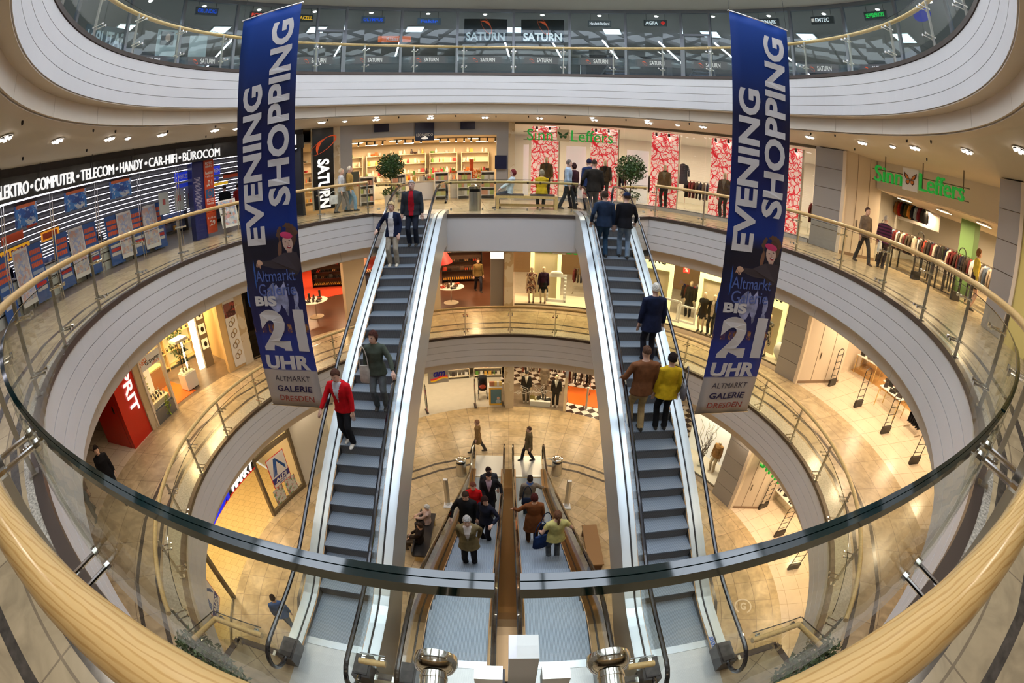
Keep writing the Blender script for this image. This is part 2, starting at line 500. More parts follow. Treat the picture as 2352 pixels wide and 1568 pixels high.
# ground floor
struct(MB().arc(0.01, 9.0, -0.3, 0, 0, 360).build('floor', M['stone_b']))
def rb(a):                                   # shopfront line on the ground floor
    a = abs((a + 180) % 360 - 180)
    return 9.0 if a > 66 else 9.0 + 1.6 * math.cos(rad(a * 90 / 66)) ** 1.2
def sector(mb, rfun, R1, z0, z1, a0, a1, mi=0, step=3.0):
    n = max(1, int(math.ceil((a1 - a0) / step)))
    for i in range(n):
        b0, b1 = a0 + (a1 - a0) * i / n, a0 + (a1 - a0) * (i + 1) / n
        q = [P(rfun(b0), b0), P(R1, b0), P(R1, b1), P(rfun(b1), b1)]
        mb.prism([(p.x, p.y) for p in q], z0, z1, mi)
    return mb
struct(sector(MB(), lambda a: 8.99, 10.75, -0.3, 0, -66, 66).build('floor', M['stone_b']))
for a0, a1, m in ((-115, -66.5, 'yellow_tile'), (66.5, 118, 'white_tile')):
    struct(MB().arc(9.0, 20, -0.3, 0.0, a0, a1).build('floor', M[m]))
struct(sector(MB(), lambda a: rb(a) + 0.06, 20, -0.3, 0.006, -66, -2).build('floor', M['pale_floor']))
struct(sector(MB(), lambda a: rb(a) + 0.06, 13.0, -0.3, 0.006, -2, 15.0).build('floor', M['grey_floor']))
struct(sector(MB(), lambda a: 13.0, 20, -0.3, 0.006, -2, 15.0).build('floor', M['checker']))
struct(sector(MB(), lambda a: rb(a) + 0.06, 20, -0.3, 0.006, 15.0, 66).build('floor', M['checker']))
struct(MB().arc(9.0, 20, -0.3, 0, 118, 245).build('floor', M['stone_b']))

# upper floors: walkway ring, bays, shop floors
for z, m in ((LE, 'stone'), (L1, 'stone'), (L2, 'pale_floor')):
    struct(MB().arc(RV + 0.02, 11.06, z - 0.3, z, 0, 360).build('floor', M[m]))
for nm, a0, a1, m in (('floor', -49, -0.5, 'dark_wood'), ('floor', -84, -69.5, 'grey_floor'), ('floor', -69.5, -49, 'grey_floor'),
                      ('floor', -140, -90, 'white_tile'), ('floor', -90, -84, 'pale_floor'), ('floor', -0.5, 72, 'pale_floor'), ('floor', 72, 113, 'white_tile'), ('floor', 113, 220, 'stone')):
    floor_arcs(nm, LE, a0, a1, 11.06, 26, M[m])
struct(MB().arc(15.2, 26, LE, LE + 0.012, 72, 113).build('floor', M['oak_floor']))
struct(MB().arc(16.2, 26, LE, LE + 0.012, -49, -24).build('floor', M['red_carpet']))
struct(MB().arc(11.3, 13.2, LE, LE + 0.012, -83.4, -77.2).build('floor', M['orange_floor']))
for a0, a1, m in ((-140, -46, 'grey_floor'), (-46, -0.5, 'stone'), (-0.5, 72, 'pale_floor'), (72, 113, 'stone'), (113, 220, 'stone')):
    floor_arcs('floor', L1, a0, a1, 11.06, 27, M[m])
struct(MB().arc(12.7, 13.0, L1, L1 + 0.006, 74, 108).build('floor', M['inlay']))
floor_arcs('floor', L2, 0, 360, 11.06, 27, M['pale_floor'])
struct(MB().arc(19.5, 20, LB, 3.45, -180, 180).build('wall_ground', M['shop_wall']))
struct(MB().arc(26.0, 26.6, LE, 8.45, -180, 180).build('wall_middle', M['shop_wall']))
struct(MB().arc(27.0, 27.4, L1, 13.6, -180, 180).build('wall_upper', M['shop_wall']))

def arcpts(R, a0, a1, n=24): return [(P(R, a0 + (a1 - a0) * i / n).x, P(R, a0 + (a1 - a0) * i / n).y) for i in range(n + 1)]
bay_front = [(4.63, 6.34), (3.52, 5.40), (3.52, 5.2), (-3.52, 5.2), (-3.52, 5.40), (-4.63, 6.34)]
struct(MB().prism(arcpts(RV + 0.03, -BAY1, BAY1) + bay_front, L1 - 0.3, L1).build('floor', M['stone']))
baye = [(-4.66, -6.33), (-4.5, -5.62), (4.5, -5.62), (4.66, -6.33)]
struct(MB().prism(arcpts(RV + 0.03, BAYE, 360 - BAYE) + baye, LE - 0.3, LE).build('floor', M['stone']))

# white balcony fronts with three open joints, plaster cove below
def fascia(z, spans, name):
    mb = MB()
    h = 1.06 / 4
    for a0, a1 in spans:
        mb.arc(RV + 0.02, RV + 0.14, z - 1.15, z - 0.02, a0, a1, 1)
        for k in range(4):
            mb.arc(RV, RV + 0.10, z - 1.15 + k * h + 0.006, z - 1.15 + (k + 1) * h - 0.006, a0, a1, 0, 2.5)
    struct(mb.build(name, [M['fascia'], M['joint']]))
    e = MB(); c = MB()
    for a0, a1 in spans:
        e.arc(RV - 0.02, RV + 0.10, z - 0.085, z + 0.012, a0, a1, 0, 2.5)
        c.arc(RV + 0.02, 8.18, z - 1.17, z - 1.14, a0, a1)
        a = a0
        while a < a1 - 0.01:
            b = min(a1, (math.floor(a / MOD + 0.5) + 0.5) * MOD)
            if b - a < 0.3: b = min(a1, b + MOD)
            c.arc(8.12, 8.22, z - 1.53, z - 1.16, a + 0.03, b - 0.03)
            a = b
        c.arc(8.16, 8.42, z - 1.56, z - 1.53, a0, a1)
    struct(e.build('trim_' + name.split('_')[1], M['edge']))
    struct(c.build('trim_' + str(int(z)), M['cove']))
fascia(L2, [(-180, 180)], 'trim_1')
fascia(L1, [(BAY1, 360 - BAY1)], 'trim_2')
fascia(LE, [(-BAYE, BAYE)], 'trim_3')

def bay_wall(pts, z, z0, name, grooves):
    mb = MB()
    for (x0, y0), (x1, y1), g in zip(pts[:-1], pts[1:], grooves):
        d = Vector((x1 - x0, y1 - y0, 0)); ln = d.length; d.normalize()
        X = Matrix.Translation(((x0 + x1) / 2, (y0 + y1) / 2, 0)) @ Matrix.Rotation(math.atan2(d.y, d.x), 4, 'Z')
        mb.box((0, -0.06, (z0 + z) / 2), (ln, 0.1, z - z0 - 0.04), 1, X)
        n = 4 if g else 1
        h = (z - 0.09 - z0) / n
        for k in range(n):
            mb.box((0, -0.02, z0 + (k + 0.5) * h), (ln + 0.01, 0.10, h - (0.012 if g else 0)), 0, X)
        mb.box((0, 0.0, z - 0.04), (ln + 0.02, 0.12, 0.095), 2, X)
    return struct(mb.build(name, [M['fascia'], M['joint'], M['edge']]))
bay_wall(bay_front, L1, L1 - 1.15, 'trim_4', (1, 0, 0, 0, 1))
bay_wall(baye, LE, LE - 1.15, 'trim_5', (0, 0, 0))
struct(MB().prism(arcpts(8.2, -BAY1, BAY1) + bay_front, L1 - 1.18, L1 - 1.15).build('ceiling', M['cove']))
struct(MB().prism(arcpts(8.2, BAYE, 360 - BAYE) + baye, LE - 1.18, LE - 1.15).build('ceiling', M['cove']))

# ceilings over the walkways
for z in (3.45, 8.45, 13.45):
    struct(MB().arc(8.16, 11.06, z, z + 0.1, 0, 360).build('ceiling', M['ceiling']))
struct(MB().arc(9.0, 20, 3.45, 3.55, 0, 360).build('ceiling', M['shop_wall']))
for a0, a1, m in ((-140, -49, 'shop_wall'), (-49, -0.5, 'shop_wall'), (-0.5, 72, 'dark_shop'), (72, 113, 'shop_wall'), (113, 220, 'ceiling')):
    struct(MB().arc(11.06, 26.4, 8.45, 8.55, a0, a1).build('ceiling', M[m]))
struct(MB().arc(11.06, 27, 13.20, 13.6, -140, -46).build('ceiling', M['dark_shop']))
for a0, a1, m in ((-46, -0.5, 'shop_wall'), (-0.5, 72, 'shop_white'), (72, 220, 'ceiling')):
    struct(MB().arc(11.06, 27, 13.45, 13.6, a0, a1).build('ceiling', M[m]))
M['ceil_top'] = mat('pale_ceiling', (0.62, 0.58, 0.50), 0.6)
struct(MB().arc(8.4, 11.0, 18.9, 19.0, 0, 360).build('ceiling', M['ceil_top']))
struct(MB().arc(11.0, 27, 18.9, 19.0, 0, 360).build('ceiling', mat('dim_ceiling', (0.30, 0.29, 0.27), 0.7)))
struct(MB().arc(8.3, 8.6, 18.75, 21.2, 0, 360).build('trim_6', M['fascia']))
# glass roof over the void: steel beams and rafters
rb_ = MB()
for x0, x1 in ((-8.7, -8.2), (-4.9, -2.9), (2.9, 4.9), (8.2, 8.7)): rb_.box(((x0 + x1) / 2, 0, 21.2), (x1 - x0, 17.4, 0.25))
for y in (-8.45, 8.45): rb_.box((0, y, 21.2), (17.4, 0.5, 0.24))
struct(rb_.build('roof', M['fascia']))
rb_ = MB()
for x in (-6.5, -1.0, 1.0, 6.5): rb_.box((x, 0, 21.1), (0.10, 17.0, 0.25))
for y in (-6, -4, -2, 0, 2, 4, 6): rb_.box((0, y, 21.12), (17.0, 0.10, 0.2))
struct(rb_.build('roof_beam', M['frame_grey']))

# dark stone inlay strips in the floors
def inlay(name, z, Rs, a0, a1):
    mb = MB()
    for R in Rs: mb.arc(R - 0.055, R + 0.055, z - 0.02, z + 0.004, a0, a1, 0, 12.9)
    struct(mb.build(name, M['inlay']))
inlay('trim_7', LE, (8.62, 9.2), -BAYE + 5, BAYE - 5)
inlay('trim_8', L1, (8.22, 8.7), BAY1 + 1, 360 - BAY1 - 1)
inlay('trim_9', LB, (6.2, 6.65), 14, 346)
struct(MB().arc(RV + 0.04, 8.06, L1 - 0.05, L1 + 0.003, BAY1 + 1, 360 - BAY1 - 1).build('trim_10', M['granite']))
struct(MB().arc(RV + 0.04, 8.45, LE - 0.05, LE + 0.003, -BAYE, BAYE).build('trim_11', mat('pale_stone_border', (0.60, 0.54, 0.42), 0.2, noise=0.2, nscale=20)))

# ------------------------------------------------------------------ ceiling lamps
def spot(parent, z, energy, col, size=150, blend=0.7, r=0.09, loc=(0, 0)):
    l = bpy.data.lights.new('lamp_light', 'SPOT')
    l.energy = energy; l.color = col; l.spot_size = rad(size); l.spot_blend = blend; l.shadow_soft_size = r
    o = bpy.data.objects.new('lamp_light', l); COL.objects.link(o)
    o.parent = parent; o.location = (loc[0], loc[1], z)
    return o
WARM = (1.0, 0.76, 0.50); NEUT = (1.0, 0.87, 0.72)
def cluster_lamp(label):
    t = thing('ceiling_lamp', label, 'ceiling lamp')
    MB().lathe([(0.17, 0), (0.17, -0.012), (0.14, -0.012), (0.14, 0.0)], 16).build('trim_ring', M['white'], t)
    for i in range(4):
        x, y = (0.065 if i % 2 else -0.065), (0.065 if i < 2 else -0.065)
        MB().lathe([(0.040, -0.004), (0.042, -0.035), (0.034, -0.052), (0.001, -0.060)], 10, (x, y, 0)).build('spot_lens', M['lamp'], t)
        MB().lathe([(0.046, 0.002), (0.052, -0.018), (0.044, -0.018)], 10, (x, y, 0)).build('spot_collar', M['dark_metal'], t)
    return t
def single_lamp(label):
    t = thing('ceiling_lamp', label, 'ceiling lamp')
    MB().lathe([(0.11, 0), (0.11, -0.012), (0.085, -0.012), (0.085, 0)], 16).build('trim_ring', M['white'], t)
    MB().lathe([(0.08, -0.002), (0.075, -0.03), (0.04, -0.045), (0.001, -0.05)], 16).build('lens', M['lamp'], t)
    return t
def ring_of_lamps(z, R, angles, lab, energy, col, place, kind='c', spot_every=1, size=150):
    first = None
    for i, a in enumerate(angles):
        lb = lab
        X = frame(R, a, z)
        if first is None:
            first = (cluster_lamp if kind == 'c' else single_lamp)(lb); first.matrix_world = X; first['group'] = place; t = first
        else:
            t = first.copy(); COL.objects.link(t); t.matrix_world = X
            for c in [c for c in first.children if c.type == 'MESH']:
                d = c.copy(); COL.objects.link(d); d.parent = t
        t['label'] = lb
        if energy and i % spot_every == 0: spot(t, -0.06, energy, col, size)
c28 = [MOD * (i + 0.5) for i in range(28)]
def seen(lo, hi, step=MOD, off=0.5):
    return [a for a in (step * (i + off) for i in range(-16, 16)) if lo <= a <= hi]
ring_of_lamps(13.44, 9.08, seen(-130, 130, 13.1), 'recessed four-spot lamp in ceiling of the upper shopping walkway', 85, NEUT, 'four-spot lamps over the upper walkway')
ring_of_lamps(13.44, 9.2, [-93, -66.5, -40, 39.5, 65.5, 92], 'round single lamp between four-spot lamps over upper walkway', 0, NEUT, 'single lamps over the upper walkway', 's')
ring_of_lamps(13.44, 8.45, [-33.8, -20.2, 19.8, 33.5], 'flush oval lamp close behind the upper balcony front', 0, NEUT, 'flush lamps behind the balcony front', 's')
ring_of_lamps(8.44, 9.3, seen(-130, 130), 'recessed four-spot lamp over the middle walkway', 60, WARM, 'four-spot lamps over the middle walkway')
ring_of_lamps(3.44, 8.55, seen(-130, 130), 'recessed four-spot lamp over the ground floor walkway', 48, WARM, 'four-spot lamps over the ground floor', spot_every=1)
ring_of_lamps(18.89, 11.65, seen(-110, 110, 12.5), 'small ceiling lamp behind the top floor glass front', 40, (0.95, 0.95, 1.0), 'lamps behind the top floor glass front', 's')
for z, e, c in ((13.44, 85, NEUT), (8.44, 60, WARM)):
    ring_of_lamps(z, 9.2, [148, 180, 212], 'recessed four-spot lamp over the walkway on the near side', e, c, 'lamps over the near walkway')
# small sensors and sprinkler heads on the upper walkway ceiling
first = None
for i, (a, R) in enumerate([(-127, 8.45), (-108, 8.36), (-101.6, 8.4), (-86, 8.66), (-75, 8.4), (-46, 8.5), (-28, 8.6), (-14, 8.5), (-4, 8.7), (4, 8.6), (13, 8.6), (28, 8.6), (44, 8.5), (75.4, 8.4), (82, 8.36), (100.6, 8.44), (107, 8.46), (-112, 10.2), (-98, 10.1), (-70, 10.2), (95, 10.2), (78, 10.3)]):
    if first is None:
        first = MB().box((0, 0, -0.025), (0.035, 0.035, 0.05)).lathe([(0.022, -0.05), (0.018, -0.07)], 8).build('ceiling_sensor', M['dark_metal'])
        tag(first, 'tiny dark sensor fixed under the upper walkway ceiling', 'sensor', 'sensors under the upper ceiling'); o = first
    else:
        o = first.copy(); COL.objects.link(o)
    o.matrix_world = frame(R, a, 13.45)
# ================================================================== escalators
def smooth_profile(y, ya, yb, za, zb, r=0.55):
    """flat - incline - flat with rounded knees (soft ramp)"""
    def sp(t): return r * math.log1p(math.exp(max(-30, min(30, t / r)))) if abs(t / r) < 30 else max(t, 0)
    k = (zb - za) / (yb - ya)
    return za + k * (sp(y - ya) - sp(y - yb))
def escalator(label, xc, ya, yb, za, zb, bronze=False, first_side=0):
    """steps run along +y from (ya, za) to (yb, zb); ya/yb are the knees of the incline"""
    t = thing('escalator', label, 'escalator', fr(xc, 0, 0))
    deck_m = M['deck_bronze'] if bronze else M['deck']
    rub = M['rubber_brown'] if bronze else M['rubber']
    ca, cb = ya - 0.90, yb + 0.90            # comb plates
    na, nb = ca - 0.95, cb + 1.15            # ends of the balustrade
    f = lambda y: smooth_profile(y, ya, yb, za, zb, 0.16)
    fh = lambda y: smooth_profile(y, ya, yb, za, zb, 0.30)
    ys = [na + 0.35] + [na + 0.35 + (nb - na - 0.7) * i / 60 for i in range(1, 60)] + [nb - 0.35]
    # steps
    rise, run = 0.2 * (1 if zb > za else -1), 0.2 / abs(zb - za) * (yb - ya)
    proto = None
    n = int(round(abs(zb - za) / 0.2))
    off = 0.35
    def one(y, z, wide_riser):
        nonlocal proto
        if proto is None:
            mb = MB()
            mb.box((0, run / 2, -0.02), (1.0, run, 0.04), 0)
            if rise > 0: mb.box((0, 0.012, -0.11), (0.985, 0.024, 0.18), 1)
            else: mb.box((0, run - 0.012, -0.11), (0.985, 0.024, 0.18), 1)
            proto = mb.build('step', [M['tread'], M['riser']], t); o = proto
        else:
            o = proto.copy(); COL.objects.link(o); o.parent = t
        o.location = (0, y, z + 0.014)
    for k in range(-2, n + 3):
        y = ya + (k + off) * run - run
        z = za + max(0, min(n, k + (0 if rise < 0 else 0))) * rise
        zz = min(max(z, min(za, zb)), max(za, zb))
        if y < ca - 0.02 or y + run > cb + 0.05: continue
        one(y, zz + 0.0, 0)
    for y0, y1, z in ((na - 0.75, ca, za), (cb, nb + 0.2, zb)):
        MB().box((0, (y0 + y1) / 2, z + 0.010), (1.14, y1 - y0, 0.02)).build('landing_plate', M['comb'], t)
    MB().box((0, ca - 0.03, za + 0.02), (1.02, 0.14, 0.02)).build('comb_plate', M['deck'], t)
    MB().box((0, cb + 0.03, zb + 0.02), (1.02, 0.14, 0.02)).build('comb_plate', M['deck'], t)
    def ribbon(x0, x1, lo, hi, ylist, mi_m, name, smooth=True, fn=f):
        """solid strip between x0..x1 following the profile from lo to hi above it"""
        mb = MB()
        vs, fs = [], []
        for y in ylist:
            z = fn(y)
            vs += [(x0, y, z + lo), (x1, y, z + lo), (x1, y, z + hi), (x0, y, z + hi)]
        m = len(ylist)
        for i in range(m - 1):
            for k in range(4):
                q = (k + 1) % 4
                fs.append((4 * i + k, 4 * (i + 1) + k, 4 * (i + 1) + q, 4 * i + q))
        fs += [(0, 1, 2, 3), (4 * m - 4, 4 * m - 1, 4 * m - 2, 4 * m - 3)]
        return mb.add(vs, fs).build(name, mi_m, t)
    yl = [ca - 0.35 + (cb - ca + 0.7) * i / 64 for i in range(65)]
    for s in (-1, 1):
        a, b = sorted((s * 0.505, s * 0.52)); ribbon(a, b, -0.22, 0.10, yl, M['skirt'], 'skirt_panel')
        a, b = sorted((s * 0.515, s * 0.60)); ribbon(a, b, 0.09, 0.115, yl, deck_m, 'inner_deck')
        a, b = sorted((s * 0.500, s * 0.512)); ribbon(a, b, 0.085, 0.105, yl, M['brush'], 'brush_strip')
        a, b = sorted((s * 0.635, s * 0.79)); ribbon(a, b, 0.09, 0.115, yl, deck_m, 'outer_deck')
        a, b = sorted((s * 0.60, s * 0.635)); ribbon(a, b, 0.05, 0.10, yl, M['dark_metal'], 'glass_channel')
        a, b = sorted((s * 0.77, s * 0.79)); ribbon(a, b, -0.95, 0.10, yl, M['cladding'], 'side_cladding')
        # glass panels between deck and handrail
        cuts = [na + 0.30, ya - 0.15] + [ya + 0.55 + (yb - ya - 1.1) * i / 5 for i in range(6)] + [yb + 0.15, nb - 0.30]
        for y0, y1 in zip(cuts[:-1], cuts[1:]):
            m = 9
            yy = [y0 + 0.004 + (y1 - y0 - 0.008) * i / m for i in range(m + 1)]
            mb = MB(); vs, fs = [], []
            for y in yy:
                zlo = f(y) + 0.1; zhi = fh(y) + 0.92
                if y < na + 0.36 or y > nb - 0.36: zlo += 0.25; zhi -= 0.08
                vs += [(-0.005, y, zlo), (0.005, y, zlo), (0.005, y, zhi), (-0.005, y, zhi)]
            for i in range(m):
                for k in range(4):
                    q = (k + 1) % 4
                    fs.append((4 * i + k, 4 * (i + 1) + k, 4 * (i + 1) + q, 4 * i + q))
            fs += [(0, 1, 2, 3), (4 * m, 4 * m + 3, 4 * m + 2, 4 * m + 1)]
            g = mb.add(vs, fs).build('balustrade_glass', M['glass'], t); g.location = (s * 0.615, 0, 0)
        # handrail loop
        pts = []
        for i in range(9):
            a = -PI / 2 - PI * i / 8
            pts.append((0, na + 0.35 + 0.33 * math.cos(a), za + 0.62 + 0.33 * math.sin(a)))
        pts += [(0, y, fh(y) + 0.95) for y in ys[1:-1]]
        for i in range(9):
            a = PI / 2 - PI * i / 8
            pts.append((0, nb - 0.35 + 0.33 * math.cos(a), zb + 0.62 + 0.33 * math.sin(a)))
        h = MB().tube(pts, 0.038, 8).build('handrail', rub, t, True); h.location = (s * 0.615, 0, 0)
        for y0, z in ((ca - 0.42, za),):
            MB().box((0, y0, z + 0.16), (0.27, 0.42, 0.30)).box((0, y0, z + 0.32), (0.2, 0.34, 0.03)).build('newel_box', M['dark_metal'], t, X=Matrix.Translation((s * 0.63, 0, 0)))
    # truss underside
    ribbon(-0.77, 0.77, -0.98, -0.93, yl, M['cladding'], 'underside_panel')
    return t
XU, XD = 2.73, 0.79
eu1 = escalator('grey escalator carrying riders down from the upper floor', -XU, -4.27, 4.39, LE, L1)
eu2 = escalator('grey escalator rising to the upper floor beside the clothing shops, carrying riders up', XU, -4.27, 4.39, LE, L1)
ed1 = escalator('bronze-sided escalator down to the ground floor with five riders facing the landing', -XD, -4.30, 4.36, LE, LB, True, 1)
ed2 = escalator('bronze-sided escalator down to the ground floor with three riders seen from behind', XD, -4.30, 4.36, LE, LB, True, -1)
eu1['label'] = 'left upper escalator, riders coming down past the red jacket'
eu2['label'] = 'right upper escalator, riders with their backs turned going up'
ed1['label'] = 'bronze-trimmed lower escalator whose riders face the viewer'
ed2['label'] = 'bronze-trimmed lower escalator whose riders show their backs'
# sticker with pictograms on the newel of the right upper escalator
st = MB().box((0, 0, 0), (0.085, 0.30, 0.004), 0)
for k in range(3):
    st.box((0, -0.1 + 0.1 * k, 0.003), (0.07, 0.085, 0.003), 1)
    st.ball((-0.012, -0.08 + 0.1 * k, 0.006), (0.008, 0.010, 0.002), 8, 4, 0).box((-0.012, -0.105 + 0.1 * k, 0.006), (0.012, 0.035, 0.002), 0).box((0.014, -0.1 + 0.1 * k, 0.006), (0.010, 0.04, 0.002), 0)
so = st.build('pictogram_sticker', [M['white'], flat((0.05, 0.16, 0.55))], eu2); so.location = (0.555, -5.28, LE + 0.122)

# ================================================================== balustrades
def railing(name, label, z, a0, a1, gap=None, near=False, cap_posts=True, extra=None, thick=0.012):
    t = thing(name, label, 'railing', fr(0, 0, z))
    n = max(1, int(round((a1 - a0) / MOD)))
    st = (a1 - a0) / n
    RG, RP, RH = 7.72, 7.93, 8.0
    pm = None; cm = None
    for i in range(n):
        b0, b1 = a0 + i * st + 0.12, a0 + (i + 1) * st - 0.12
        g = MB()
        if near and abs(((b0 + b1) / 2) - 180) < 30:
            g.arc(RG - 0.012, RG + 0.012, 0.07, 1.015, b0, b1, 0, 1.0)
            o = g.build('glass_pane', M['glass_rail'], t)
            MB().arc(RG - 0.0135, RG - 0.001, 1.01, 1.032, b0, b1, 0, 1.0).arc(RG + 0.001, RG + 0.0135, 1.01, 1.032, b0, b1, 0, 1.0).arc(RG - 0.002, RG + 0.002, 1.01, 1.027, b0, b1, 0, 1.0).build('polished_edge', M['glass_edge'], o)
        else:
            g.arc(RG - 0.006, RG + 0.006, 0.07, 1.02, b0, b1, 0, 2.2)
            o = g.build('glass_pane', M['glass_rail'], t)
            MB().arc(RG - 0.0065, RG + 0.0065, 1.02, 1.028, b0, b1, 0, 2.2).build('polished_edge', M['glass_edge'], o)
    for i in range(n + 1):
        a = a0 + i * st
        if i == 0: a += 0.15
        if i == n: a -= 0.15
        if near and abs(a - 180) < 3: continue
        if pm is None:
            pm = MB().box((0, 0, 0.53), (0.012, 0.05, 1.06)).box((0.03, 0, 0.53), (0.012, 0.05, 1.06)).box((0.015, 0, 0.012), (0.10, 0.12, 0.024)).build('post', M['steel'], t)
            p = pm
            cm = MB().tube([(0, 0.0, 0), (0, -0.20, 0)], 0.012, 8).tube([(0, -0.20, 0), (0, -0.23, 0)], 0.028, 10).tube([(0, 0.02, 0), (0, -0.02, 0)], 0.02, 8).build('glass_clamp', M['chrome'], pm)
            cs = [cm]
        else:
            p = pm.copy(); COL.objects.link(p); p.parent = t; cs = []
        p.matrix_local = frame(RP, a, 0)
        for j, (dx, dz) in enumerate(((-0.055, 0.24), (0.085, 0.24), (-0.055, 0.86), (0.085, 0.86))):
            if cs and j == 0: c = cm
            else: c = cm.copy(); COL.objects.link(c)
            c.parent = p; c.location = (dx, 0, dz)
    MB().tube([P(RH, a0 - 0.3 + (a1 - a0 + 0.6) * i / (n * 6), 1.09) for i in range(n * 6 + 1)], 0.05, 12).build('handrail', M['ash'] if near else M['ash_far'], t, True)
    return t
railing('balcony_railing', 'long curved glass railing of the upper balcony with wooden handrail, crossing the near edge', L1, BAY1 + 1.2, 360 - BAY1 - 1.2, near=True)
railing('balcony_railing', 'curved glass railing round the middle floor with wooden handrail', LE, -BAYE + 4, BAYE - 4)
railing('balcony_railing', 'curved glass railing of the top floor in front of the dark electronics windows', L2, -180 + 0.01, 180 - 0.01)
# bits of the near railing right under the camera: joint bar with two steel glass holders
t = thing('glass_holder', 'steel holder with two round buttons joining the near glass panes', 'glass holder', fr(0.028, 0, L1))
MB().box((0, -7.71, 0.41), (0.05, 0.05, 0.80)).build('bar', mat('satin_bar', (0.62, 0.62, 0.64), 0.35, 0.3), t)
MB().box((-0.06, -7.73, 0.70), (0.05, 0.03, 0.06)).build('arm', M['steel'], t)
MB().box((0.06, -7.73, 0.70), (0.05, 0.03, 0.06)).build('arm', M['steel'], t)
for s in (-1, 1):
    MB().tube([(s * 0.155, -7.705, 0.735), (s * 0.155, -7.72, 0.735), (s * 0.155, -7.735, 0.735), (s * 0.155, -7.742, 0.735)], [0.040, 0.041, 0.034, 0.024], 20).tube([(s * 0.155, -7.74, 0.735), (s * 0.15, -7.93, 0.735)], 0.024, 16).tube([(s * 0.155, -7.75, 0.735), (s * 0.155, -7.756, 0.735)], 0.0255, 16).build('button', M['chrome'], t, True)

def straight_rail(label, pts, z, h=1.0, wood=0.05, inset=0.10, name='landing_railing'):
    """glass panes along a polyline with a wooden grip on the inner side"""
    t = thing(name, label, 'railing', fr(0, 0, z))
    for (x0, y0), (x1, y1) in zip(pts[:-1], pts[1:]):
        d = Vector((x1 - x0, y1 - y0, 0)); ln = d.length; d.normalize(); nrm = Vector((d.y, -d.x, 0))
        X = Matrix.Translation(((x0 + x1) / 2, (y0 + y1) / 2, 0)) @ Matrix.Rotation(math.atan2(d.y, d.x), 4, 'Z')
        g = MB().box((0, 0, h / 2 + 0.02), (ln - 0.02, 0.014, h - 0.06), 0, X).build('glass_pane', M['glass_rail'], t)
        MB().box((0, 0, h + 0.0), (ln - 0.02, 0.015, 0.012), 0, X).build('polished_edge', M['glass_edge'], g)
        for k in (-0.36, 0.36):
            c = Vector(((x0 + x1) / 2, (y0 + y1) / 2, 0)) + d * (ln * k)
            for zz in (0.14, h - 0.1):
                MB().box((0, -0.05, zz), (0.05, 0.10, 0.07), 0, Matrix.Translation(c) @ Matrix.Rotation(math.atan2(d.y, d.x), 4, 'Z')).build('bracket', M['chrome'], t)
    n = Vector((0, 0, 0))
    wp = []
    for i, (x, y) in enumerate(pts):
        x0, y0 = pts[max(i - 1, 0)]; x1, y1 = pts[min(i + 1, len(pts) - 1)]
        d = Vector((x1 - x0, y1 - y0, 0)).normalized()
        wp.append((x + d.y * inset, y - d.x * inset, h - 0.08))
    MB().tube(wp, wood, 10).build('handrail', M['ash_far'], t, True)
    return t
straight_rail('low glass railing with kinked wooden grip beside the left escalator foot', [(-4.72, -6.25), (-4.45, -5.66), (-3.5, -5.66)], LE)
straight_rail('low glass railing with kinked wooden grip beside the right escalator foot', [(3.5, -5.66), (4.45, -5.66), (4.72, -6.25)], LE)
straight_rail('short glass railing with wooden grip between the left and bronze escalators', [(-1.95, -5.66), (-1.58, -5.66)], LE)
straight_rail('short glass railing with wooden grip between the bronze and right escalators', [(1.58, -5.66), (1.95, -5.66)], LE)
straight_rail('straight glass railing with pale wooden bar in front of the bench', [(2.02, 5.3), (0.68, 5.3), (-0.68, 5.3), (-2.02, 5.3)], L1, 1.06, 0.04, 0.06, 'balcony_railing')
straight_rail('slanted glass railing left of the escalator head beside the potted tree', [(-3.5, 5.55), (-4.0, 5.95), (-4.62, 6.5)], L1, 1.06, 0.04, 0.06, 'balcony_railing')
straight_rail('slanted glass railing right of the escalator head beside the potted tree', [(4.62, 6.5), (4.0, 5.95), (3.5, 5.55)], L1, 1.06, 0.04, 0.06, 'balcony_railing')
# ================================================================== figures
BAKE = []          # (mesh object, voxel size, material rule)
SKIN = mat('skin', (0.74, 0.47, 0.36), 0.55, noise=0.05, nscale=15)
SKIN_D = mat('dark_skin', (0.12, 0.06, 0.04), 0.55)
LIPS = flat((0.42, 0.13, 0.11), 0.5)
EYES = flat((0.05, 0.035, 0.03), 0.3)
MANQ = mat('mannequin_lacquer', (0.72, 0.55, 0.38), 0.35)
HAIRS = {}
def hairm(c):
    if c not in HAIRS: HAIRS[c] = mat('hair', c, 0.85, noise=0.4, nscale=40, spec=0.15, bump=0.6)
    return HAIRS[c]
def ik(a, c, l1, l2, pole):
    d = c - a; L = d.length
    if L > (l1 + l2) * 0.995:
        c = a + d * ((l1 + l2) * 0.995 / L); d = c - a; L = d.length
    if L < 0.05: L = 0.05
    x = (l1 * l1 - l2 * l2 + L * L) / (2 * L)
    h = math.sqrt(max(l1 * l1 - x * x, 0))
    dn = d.normalized(); p = pole - dn * pole.dot(dn)
    p = p.normalized() if p.length > 1e-5 else Vector((1, 0, 0))
    return a + dn * x + p * h, c
